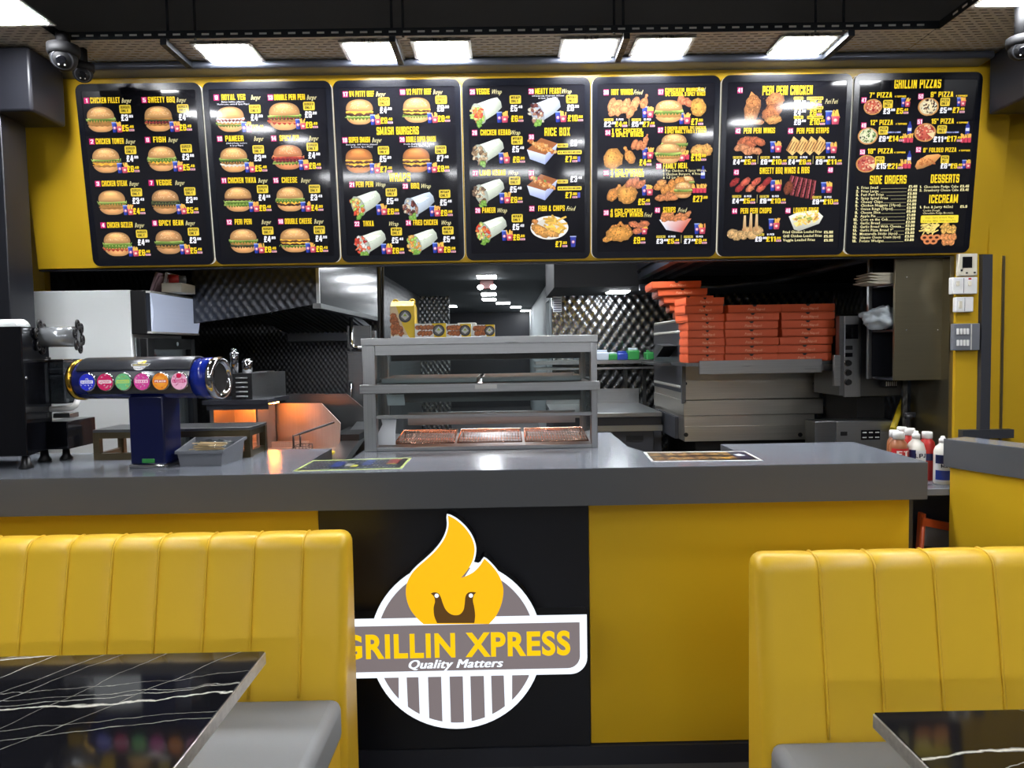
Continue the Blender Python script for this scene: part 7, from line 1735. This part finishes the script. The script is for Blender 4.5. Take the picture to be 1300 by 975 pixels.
MB().box(x0_, x1_, 5.88, 5.9, zt2, zt2 + 0.12).build('upstand', M['steel'], t)
MB().box(x0_, x1_, 4.99, 5.0, zt2 - 0.13, zt2 - 0.09).build('rail', M['steel'], t)
MB().box(x0_, x1_, 5.03, 5.9, 0.05, zt2 - 0.03).build('carcass', M['darkgrey'], t)
dz0, dz1 = g(800, 575, 5.0)[1], g(800, 545, 5.0)[1]; o = MB().box(x0_ + 0.42, x1_ - 0.06, 5.01, 5.03, dz0 - 0.1, dz1, 0.004).build('drawer', M['darkgrey'], t)
hx = g(806, 556, 5.0); MB().box(hx[0] - 0.06, hx[0] + 0.06, 5.004, 5.011, hx[1] - 0.016, hx[1] + 0.016).build('handle', M['hole'], o)
p0, p1 = at(702, 377, 6.49), at(713, 396, 6.49)
o = MB().box(p0.x, p1.x, 6.48, 6.4995, p1.z, p0.z); o.mi = 1
for i in range(6): z_ = p1.z + (p0.z - p1.z) * (i + 0.6) / 6.4; o.box(p0.x + 0.004, p1.x - 0.004, 6.478, 6.48, z_ - 0.004, z_ + 0.003)
o = o.build('wall_notice', [M['paper'], M['navy']]); tag(o, 'small white notice with dark lines on the quilted wall by the soffit', 'notice')

# ---- pizza oven
OX0, OX1, OY0, OY1 = 1.14, 2.02, 4.55, 5.45
zo_t = at(866, 404, 4.55).z; zs1_ = at(960, 459.5, 4.17).z; zs0_ = at(960, 474, 4.15).z; zg = at(900, 508, 4.55).z
oven = thing('pizza_oven', 'large stainless conveyor pizza oven with a shelf of orange pizza boxes', 'pizza oven', ((OX0 + OX1) / 2, 5.0, 0))
MB().box(OX0, OX1, OY0, OY1, zg, zo_t, 0.006).build('upper_body', M['steeloven'], oven)
MB().box(OX0 - 0.004, OX1 + 0.02, OY0 - 0.012, OY1, zg - 0.10, zg, 0.004).build('lower_hood', M['steeloven'], oven)
zlow = at(900, 560, 4.55).z
MB().box(OX0 + 0.004, OX1 - 0.03, OY0 + 0.004, OY1, zlow, zg - 0.10, 0.003).build('lower_body', M['steeloven'], oven)
MB().box(OX0 + 0.004, OX1 - 0.02, OY0 - 0.006, OY0 + 0.004, zlow, at(900, 541, 4.55).z, 0.002).build('lower_panel', M['steeloven'], oven)
mb = MB()
for px_ in (871, 1016): p = at(px_, 552, 4.54); mb.cyl((p.x, 4.548, p.z), (p.x, 4.538, p.z), 0.014, 12)
for px_ in (864, 1028): p = at(px_, 487, 4.55); mb.cyl((p.x + 0.03, 4.55, p.z), (p.x + 0.03, 4.542, p.z), 0.011, 12)
mb.build('fixing_knobs', M['black'], oven)
MB().box(OX0 + 0.1, OX1, OY0 + 0.1, OY1, 0.02, zlow).build('stand', M['hole'], oven)
MB().box(OX0 - 0.012, OX0 + 0.012, OY0 - 0.012, OY0 + 0.016, zg - 0.02, zo_t + 0.01).build('corner_trim', M['steeldark'], oven)
MB().box(OX0 - 0.008, OX0 + 0.002, OY0 + 0.03, OY1 - 0.03, zg + 0.05, zo_t - 0.02).build('end_plate', M['dark'], oven)
for zz, nm in ((zo_t - 0.085, 0), (zg + 0.085, 1)):
    for i in range(18):
        y = OY0 + 0.06 + i * 0.046; mb = MB(); mb.sphere((OX0 - 0.009, y, zz), 0.011, 8, 0.6, 1, 1)
        mb.build('vent_stud', M['lightframe'], oven)
zc = at(845, 445, 4.8).z
mb = MB(); mb.prism([(OY0 + 0.12, zc + 0.03), (OY0 + 0.35, zc - 0.045), (OY0 + 0.55, zc + 0.02), (OY0 + 0.8, zc + 0.03), (OY0 + 0.55, zc - 0.01), (OY0 + 0.36, zc + 0.045)], lambda u, v, d: (d, u, v), OX0 - 0.10, OX0 - 0.009); mb.build('conveyor_guide', M['black'], oven)
mb = MB(); mb.box(OX0 - 0.12, OX0 - 0.008, OY0 + 0.12, OY1 - 0.1, zc - 0.10, zc - 0.085); mb.build('conveyor', M['steeldark'], oven)
mb = MB(); mb.box(OX0 - 0.02, OX0 + 0.003, OY0 + 0.15, OY1 - 0.1, zlow, zg - 0.12); o = mb.build('lower_end_plate', M['darkgrey'], oven)
# shelf with boxes: front rail angled at the left
osh = thing('oven_shelf', 'steel shelf with angled rail in front of the pizza oven, carrying the box stacks', 'shelf', (1.6, 4.3, zs0_))
MB().box(at(888, 467, 4.15).x, at(1043, 467, 4.15).x, 4.145, 4.16, zs0_, zs1_ + 0.012).build('shelf_rail', M['steel'], osh)
MB().box(at(866, 462, 4.25).x, at(1058, 462, 4.17).x, 4.16, OY0 - 0.014, zs1_ - 0.02, zs1_ - 0.001).build('shelf_deck', M['steeldark'], osh)
MB().box(at(1043, 467, 4.17).x, at(1058, 467, 4.17).x, 4.155, 4.25, zs0_ + 0.01, zs1_ - 0.02).build('shelf_end', M['steel'], osh)
# ---- pizza boxes
BWd, BDp, BHt = 0.318, 0.318, 0.0475
def make_box():
    t = thing('pizza_box', 'x', 'pizza box', (0, 0, 0), 'orange pizza boxes')
    mb = MB(); mb.box(-BWd / 2 + 0.004, BWd / 2 - 0.004, 0.006, BDp - 0.004, 0, BHt - 0.004); mb.build('tray', M['orange'], t)
    mb = MB(); mb.box(-BWd / 2, BWd / 2, 0, BDp, BHt - 0.0035, BHt - 0.001)
    mb.faces([(-BWd / 2, 0.0, BHt - 0.002), (BWd / 2, 0.0, BHt - 0.002), (BWd / 2 - 0.003, -0.006, 0.006), (-BWd / 2 + 0.004, -0.006, 0.006), (-BWd / 2, 0.002, BHt - 0.002), (BWd / 2, 0.002, BHt - 0.002), (BWd / 2 - 0.003, -0.004, 0.006), (-BWd / 2 + 0.004, -0.004, 0.006)],
             [(0, 1, 2, 3), (7, 6, 5, 4), (0, 4, 5, 1), (1, 5, 6, 2), (2, 6, 7, 3), (3, 7, 4, 0)])
    for s in (-1, 1):
        x = s * BWd / 2; mb.faces([(x, 0.0, BHt - 0.002), (x, BDp - 0.002, BHt - 0.002), (x * 1.004, BDp - 0.002, 0.012), (x * 1.004, 0.004, 0.010)], [(0, 1, 2, 3)])
    lid = mb.build('lid', M['orange'], t)
    mb = MB(); mb.prism([(-0.014, BHt - 0.001), (0.014, BHt - 0.001), (0.006, BHt - 0.012), (-0.006, BHt - 0.012)], lambda u, v, d: (u, d - 0.006 * (BHt - v) / BHt, v), -0.0015, 0.001); mb.build('thumb_hole', M['hole'], lid)
    c = Canvas(0); c.text('Pizza Napoli', 0.01, 0.014, 0.014, (240, 184, 150), w=0.105, shear=0.4)
    c.build('lid_lettering', M['ink'], lid, lambda u, v, z_: Vector((u, -0.0068 + 0.006 * v / BHt - z_, v)))
    return t
box0 = make_box(); first = [True]
def put_box(x, y, z_, rz, label, tilt=None):
    if first[0]: o = box0; first[0] = False; o.location = (x, y, z_)
    else: o = dup(box0, (x, y, z_))
    o.scale = (1, 1, 1); o.rotation_euler = tilt if tilt else (0, 0, rz); o['label'] = label; return o
nth = ['bottom', 'second from the bottom', 'third from the bottom', 'fourth from the bottom', 'fifth from the bottom', 'sixth from the bottom', 'seventh from the bottom', 'top']
rng = random.Random(12)
def stack(pxc, n, name, jx, rzs, y=4.185, k=1.0):
    for i in range(n):
        kk = k if i < n - 2 or k == 1 else k * 1.0
        x = at(pxc + jx[i % len(jx)], 425, y).x
        o = put_box(x, y, zs1_ + i * (BHt + 0.0008), rzs[i % len(rzs)], 'orange pizza box, %s in the %s' % ('topmost' if i == n - 1 else nth[i], name)); o.scale = (kk, kk, 1)
stack(897, 8, 'left stack on the oven shelf', [1, 1, 1, 1, 1, 0, -3, -2], [-0.02, -0.03, -0.02, -0.03, 0.0, 0.08, 0.03, 0.05], 4.20, 0.72)
stack(954, 7, 'middle stack on the oven shelf', [0, 0.5, 1, 0, 0, 1.5, 4], [0.02, 0.015, 0.03, 0.04, 0.02, 0.03, 0.02])
stack(1024.5, 7, 'right stack on the oven shelf', [-3, -3, -1, 2, 1, 1, 1], [-0.01, 0, 0.01, 0, 0.01, 0.0, 0.0])
# leaning pile on top of the oven
for i in range(5):
    y = 4.62; x = at(858 - i * 7.5, 400, y).x + BWd / 2
    put_box(x, y, zo_t + 0.003 + i * (BHt + 0.0008), -0.18 + 0.03 * i, 'orange pizza box, %s in the staggered pile on top of the oven' % ('topmost' if i == 4 else nth[i]), None)
for i in range(6):
    put_box(at(1062, 425, 4.53).x - 0.05, 4.53 + 0.0, zs1_ + i * (BHt + 0.0008), 0.0, 'orange pizza box, %s in the half hidden stack behind the right one' % ('topmost' if i == 5 else nth[i])) if False else None
# ---- oven control units
cx0, cx1 = at(1072, 450, 4.05).x, at(1093, 450, 4.05).x; cxe = at(1112, 450, 4.05).x + 0.16
zt_, zb_ = at(1080, 401, 4.05).z, at(1080, 504, 4.05).z
t = thing('oven_controller', 'tall steel oven control box with display and round knobs, right of the pizza boxes', 'control box', ((cx0 + cxe) / 2, 4.2, zb_))
MB().box(cx0 + 0.02, cxe, 4.062, 4.5, zb_, zt_, 0.004).build('casing', M['steeldark'], t)
MB().box(cx0, cx1, 4.05, 4.062, zb_, zt_, 0.002).build('front_panel', M['steelv'], t)
MB().box(at(1065, 450, 4.06).x, cx0 - 0.001, 4.055, 4.10, zb_ + 0.01, zt_).build('side_flange', M['steeldark'], t)
q = lambda x, y: at(x, y, 4.05)
a, b = q(1073.5, 412), q(1089, 430); MB().box(a.x, b.x, 4.046, 4.05, b.z, a.z).build('screen', M['blackgloss'], t)
a, b = q(1073, 439), q(1082, 444); MB().box(a.x, b.x, 4.044, 4.05, b.z, a.z, 0.002).build('rocker_switch', M['black'], t)
a, b = q(1073, 448), q(1082, 453); MB().box(a.x, b.x, 4.046, 4.05, b.z, a.z).build('digit_display', M['blackgloss'], t)
for y in (461, 473, 485):
    p = q(1076, y); o = MB().cyl((p.x, 4.05, p.z), (p.x, 4.030, p.z), 0.016, 16).build('knob', M['black'], t); MB().torus((p.x, 4.049, p.z), 0.018, 0.002, (0, 1, 0), 18, 5).build('knob_ring', M['chrome'], o)
a, b = q(1058, 451), q(1066, 490); MB().box(a.x, b.x, 4.04, 4.06, b.z, a.z, 0.002).build('hinge_plate', M['steel'], t)
MB().box(cx0 - 0.1, cxe - 0.1, 4.3, 4.4, zt_, zt_ + 0.02).build('top_cap', M['black'], t)
MB().box(cx0 + 0.1, cx0 + 0.26, 4.1, 4.5, 0.6, zb_).build('support', M['hole'], t)
a, b = at(1056, 535, 3.95), at(1136, 567, 3.95)
t = thing('oven_controller', 'low steel control unit with a small dark key panel, below the tall control box', 'control box', ((a.x + b.x) / 2, 4.0, b.z - 0.05))
MB().box(at(1031, 540, 4.0).x, b.x, 3.962, 4.095, b.z - 0.05, a.z, 0.003).build('casing', M['steeldark'], t)
MB().box(at(1062, 540, 3.95).x, b.x, 3.95, 3.962, b.z - 0.02, a.z - 0.004).build('front_panel', M['steel'], t)
p0, p1 = at(1093, 546, 3.95), at(1117, 558, 3.95); o = MB().box(p0.x, p1.x, 3.946, 3.95, p1.z, p0.z).build('key_panel', M['blackgloss'], t)
mb = MB()
for i in range(3):
    for j in range(2): x = p0.x + (p1.x - p0.x) * (i + 0.5) / 3; z_ = p1.z + (p0.z - p1.z) * (j + 0.5) / 2; mb.box(x - 0.011, x + 0.011, 3.944, 3.946, z_ - 0.003, z_ + 0.003)
mb.build('key', M['lightframe'], o)
p0, p1 = at(1067, 548, 3.95), at(1075, 553, 3.95); MB().box(p0.x, p1.x, 3.944, 3.95, p1.z, p0.z).build('rocker_switch', M['black'], t)
o = MB().tube([at(1148, 505, 4.1), at(1142, 520, 4.05), at(1133, 546, 3.9)], 0.016, 10).build('yellow_hose', M['yellowpipe']); tag(o, 'yellow gas hose running down beside the oven control units', 'hose')
o = MB(); p = at(1153, 545, 3.55); o.lathe([(0.022, -0.16), (0.024, -0.02), (0.012, 0.01), (0.011, 0.05), (0.018, 0.052), (0.018, 0.075)], p, 14); o.box(p.x - 0.02, p.x + 0.035, 3.54, 3.56, p.z + 0.06, p.z + 0.085, 0.004)
o = o.build('spray_bottle', M['black']); tag(o, 'dark spray bottle behind the sauce bottles, below the steel wall cabinet', 'bottle')
# ---- right extract canopy
t = thing('extract_hood', 'dark extract canopy with slatted filters over the pizza oven', 'extract hood', (1.6, 4.8, 1.98))
mb = MB(); mb.prism([(1.02, 5.5), (2.62, 5.5), (2.62, 4.0), (1.02, 4.0)], lambda u, v, d: (u, v, d), 2.1, 2.44); mb.build('canopy', M['dark'], t)
a, b, c_ = at(1107, 331, 4.03), at(984, 357, 5.17), at(905, 367, 5.5)
mb = MB(); mb.tube([(2.09, 4.0, 2.0), (1.98, 5.1, 1.98), (1.68, 5.48, 1.97), (1.04, 5.5, 1.97)], 0.03, 4); mb.build('rim', M['soffitdark'], t)
o = MB().box(1.04, 2.0, 4.02, 5.45, 2.07, 2.1).build('filter_bank', M['darkgrey'], t)
mb = MB()
for i in range(22): y = 4.05 + i * 0.064; mb.box(1.3, 1.98, y, y + 0.022, 2.045, 2.07)
for i in range(3): x = 1.02 + i * 0.11; mb.box(x, x + 0.05, 4.02, 5.45, 2.03, 2.07)
mb.build('filter_slats', M['soffitdark'], o)
# ---- steel wall cabinet, open on its left side
a, b = at(1137, 322, 3.72), at(1211, 482, 3.72)
CX0, CX1, CB = a.x, b.x, b.z
t = thing('wall_cabinet', 'tall plain steel wall cabinet left of the switches, open on its left side', 'wall cabinet', ((a.x + b.x) / 2, 3.85, b.z))
mb = MB(); mb.box(CX1 - 0.012, CX1, 3.74, 3.97, CB, 2.2); mb.box(CX0, CX1 - 0.012, 3.958, 3.97, CB, 2.2); mb.box(CX0, CX1 - 0.012, 3.74, 3.958, CB, CB + 0.012); mb.box(CX0, CX1 - 0.012, 3.74, 3.958, 2.188, 2.2); mb.build('carcass', M['dark'], t)
MB().box(CX0 - 0.022, CX0, 3.95, 3.97, CB, 2.2, 0.002).build('edge_strip', M['steel'], t)
MB().box(CX0, CX1 - 0.003, 3.722, 3.74, CB, 2.2, 0.002).build('door', M['bronze'], t)
zsh = [at(1118, 362, 3.85).z, at(1118, 419, 3.85).z]
for zz in zsh: MB().box(CX0 + 0.002, CX1 - 0.012, 3.745, 3.955, zz - 0.010, zz).build('shelf', M['steeldark'], t)
mb = MB()
for px_, py_ in ((1151, 352), (1151, 419), (1191, 419)): p = at(px_, py_, 3.72); mb.sphere((p.x, 3.722, p.z), 0.005, 8)
mb.build('rivets', M['chrome'], t)
lump('plastic_bag', 'crumpled clear plastic bag hanging out of the steel wall cabinet', 'bag', CX0 - 0.005, 3.85, zsh[1] + 0.001, 0.105, 0.09, 0.062, M['bag'], 3, 0.35)
xq = CX0 - 0.12; mb = MB()
for i in range(4):
    z0 = zsh[0] + 0.001 + 0.015 * i
    mb.prism([(xq + 0.05 + 0.004 * i, z0), (xq + 0.25, z0), (xq + 0.25, z0 + 0.013), (xq + 0.06, z0 + 0.014), (xq + 0.012 * i % 0.02, z0 + 0.014), (xq + 0.012 * i % 0.02, z0 + 0.009)], lambda u, v, d: (u, d, v), 3.77, 3.93, 0.002)
o = mb.build('foam_trays', M['foam']); tag(o, 'stack of cream foam trays sticking out of the top of the steel wall cabinet', 'trays')
p = at(1129, 493, 4.02); s1 = Vector((0, 0, CB)); o = MB().box(p.x - 0.035, p.x + 0.035, 4.0, 4.06, s1.z - 0.055, s1.z - 0.013, 0.003)
o.mi = 1
for i in range(6): o.box(p.x - 0.03 + i * 0.011, p.x - 0.024 + i * 0.011, 3.999, 4.0005, s1.z - 0.045, s1.z - 0.02)
o = o.build('switch_block', [M['black'], M['whiteplastic']]); tag(o, 'small dark switch block with white rockers below the steel wall cabinet', 'switch')
# ---- devices on the yellow pillar
def plate(name, label, cat, x0, y0, x1, y1, Y, dep, mat, extra):
    a, b = at(x0, y0, Y), at(x1, y1, Y); t = thing(name, label, cat, ((a.x + b.x) / 2, Y + dep / 2, b.z))
    MB().box(a.x, b.x, Y, Y + dep, b.z, a.z, 0.004).build('body', mat, t)
    for nm, px0, py0, px1, py1, d, m_ in extra:
        c0, c1 = at(px0, py0, Y), at(px1, py1, Y); MB().box(c0.x, c1.x, Y - d, Y + 0.001, c1.z, c0.z, min(0.002, d * 0.4)).build(nm, m_, t)
    return t
PY = 3.64
plate('intercom', 'cream door intercom with dark screen on the yellow pillar', 'intercom', 1218, 322, 1241, 350, PY - 0.028, 0.028, M['foam'], [('screen', 1222, 326, 1234, 340, 0.002, M['blackgloss']), ('button', 1219.5, 342, 1222, 344.5, 0.003, M['black']), ('button', 1226, 345.5, 1228.5, 347.5, 0.003, M['black']), ('button', 1236, 345, 1238.5, 347, 0.003, M['black'])])
plate('wall_socket', 'white double wall switch with red light on the yellow pillar, below the intercom', 'switch', 1209.5, 352, 1241, 373, PY - 0.034, 0.034, M['whiteplastic'], [('rocker', 1214, 357, 1218, 363, 0.004, M['foam']), ('rocker', 1229, 357, 1233, 363, 0.004, M['foam']), ('centre_seam', 1223.3, 353, 1223.8, 372, 0.0006, M['greyplastic']), ('indicator', 1229.5, 352.8, 1233, 355, 0.002, M['labred'])])
plate('light_switch', 'small white light switch on the yellow pillar, above the grey switch bank', 'switch', 1214, 377, 1236, 396, PY - 0.03, 0.03, M['whiteplastic'], [('rocker', 1217, 382.5, 1221, 391.5, 0.004, M['foam']), ('centre_seam', 1224.6, 378, 1225, 395, 0.0006, M['greyplastic'])])
ex = [('rocker', 1214.3 + 4.2 * i, y, 1217.2 + 4.2 * i, y + 7.5, 0.005, M['whiteplastic']) for y in (417, 431.5) for i in range(4)] + [('cover_seam', 1232.5, 411.5, 1233.5, 444, 0.001, M['lightframe'])]
plate('switch_bank', 'grey switch bank with eight white rockers on the yellow pillar', 'switch', 1211, 411, 1244, 444.5, PY - 0.03, 0.03, M['greyplastic'], ex)
p = at(1131, 330, 3.9)
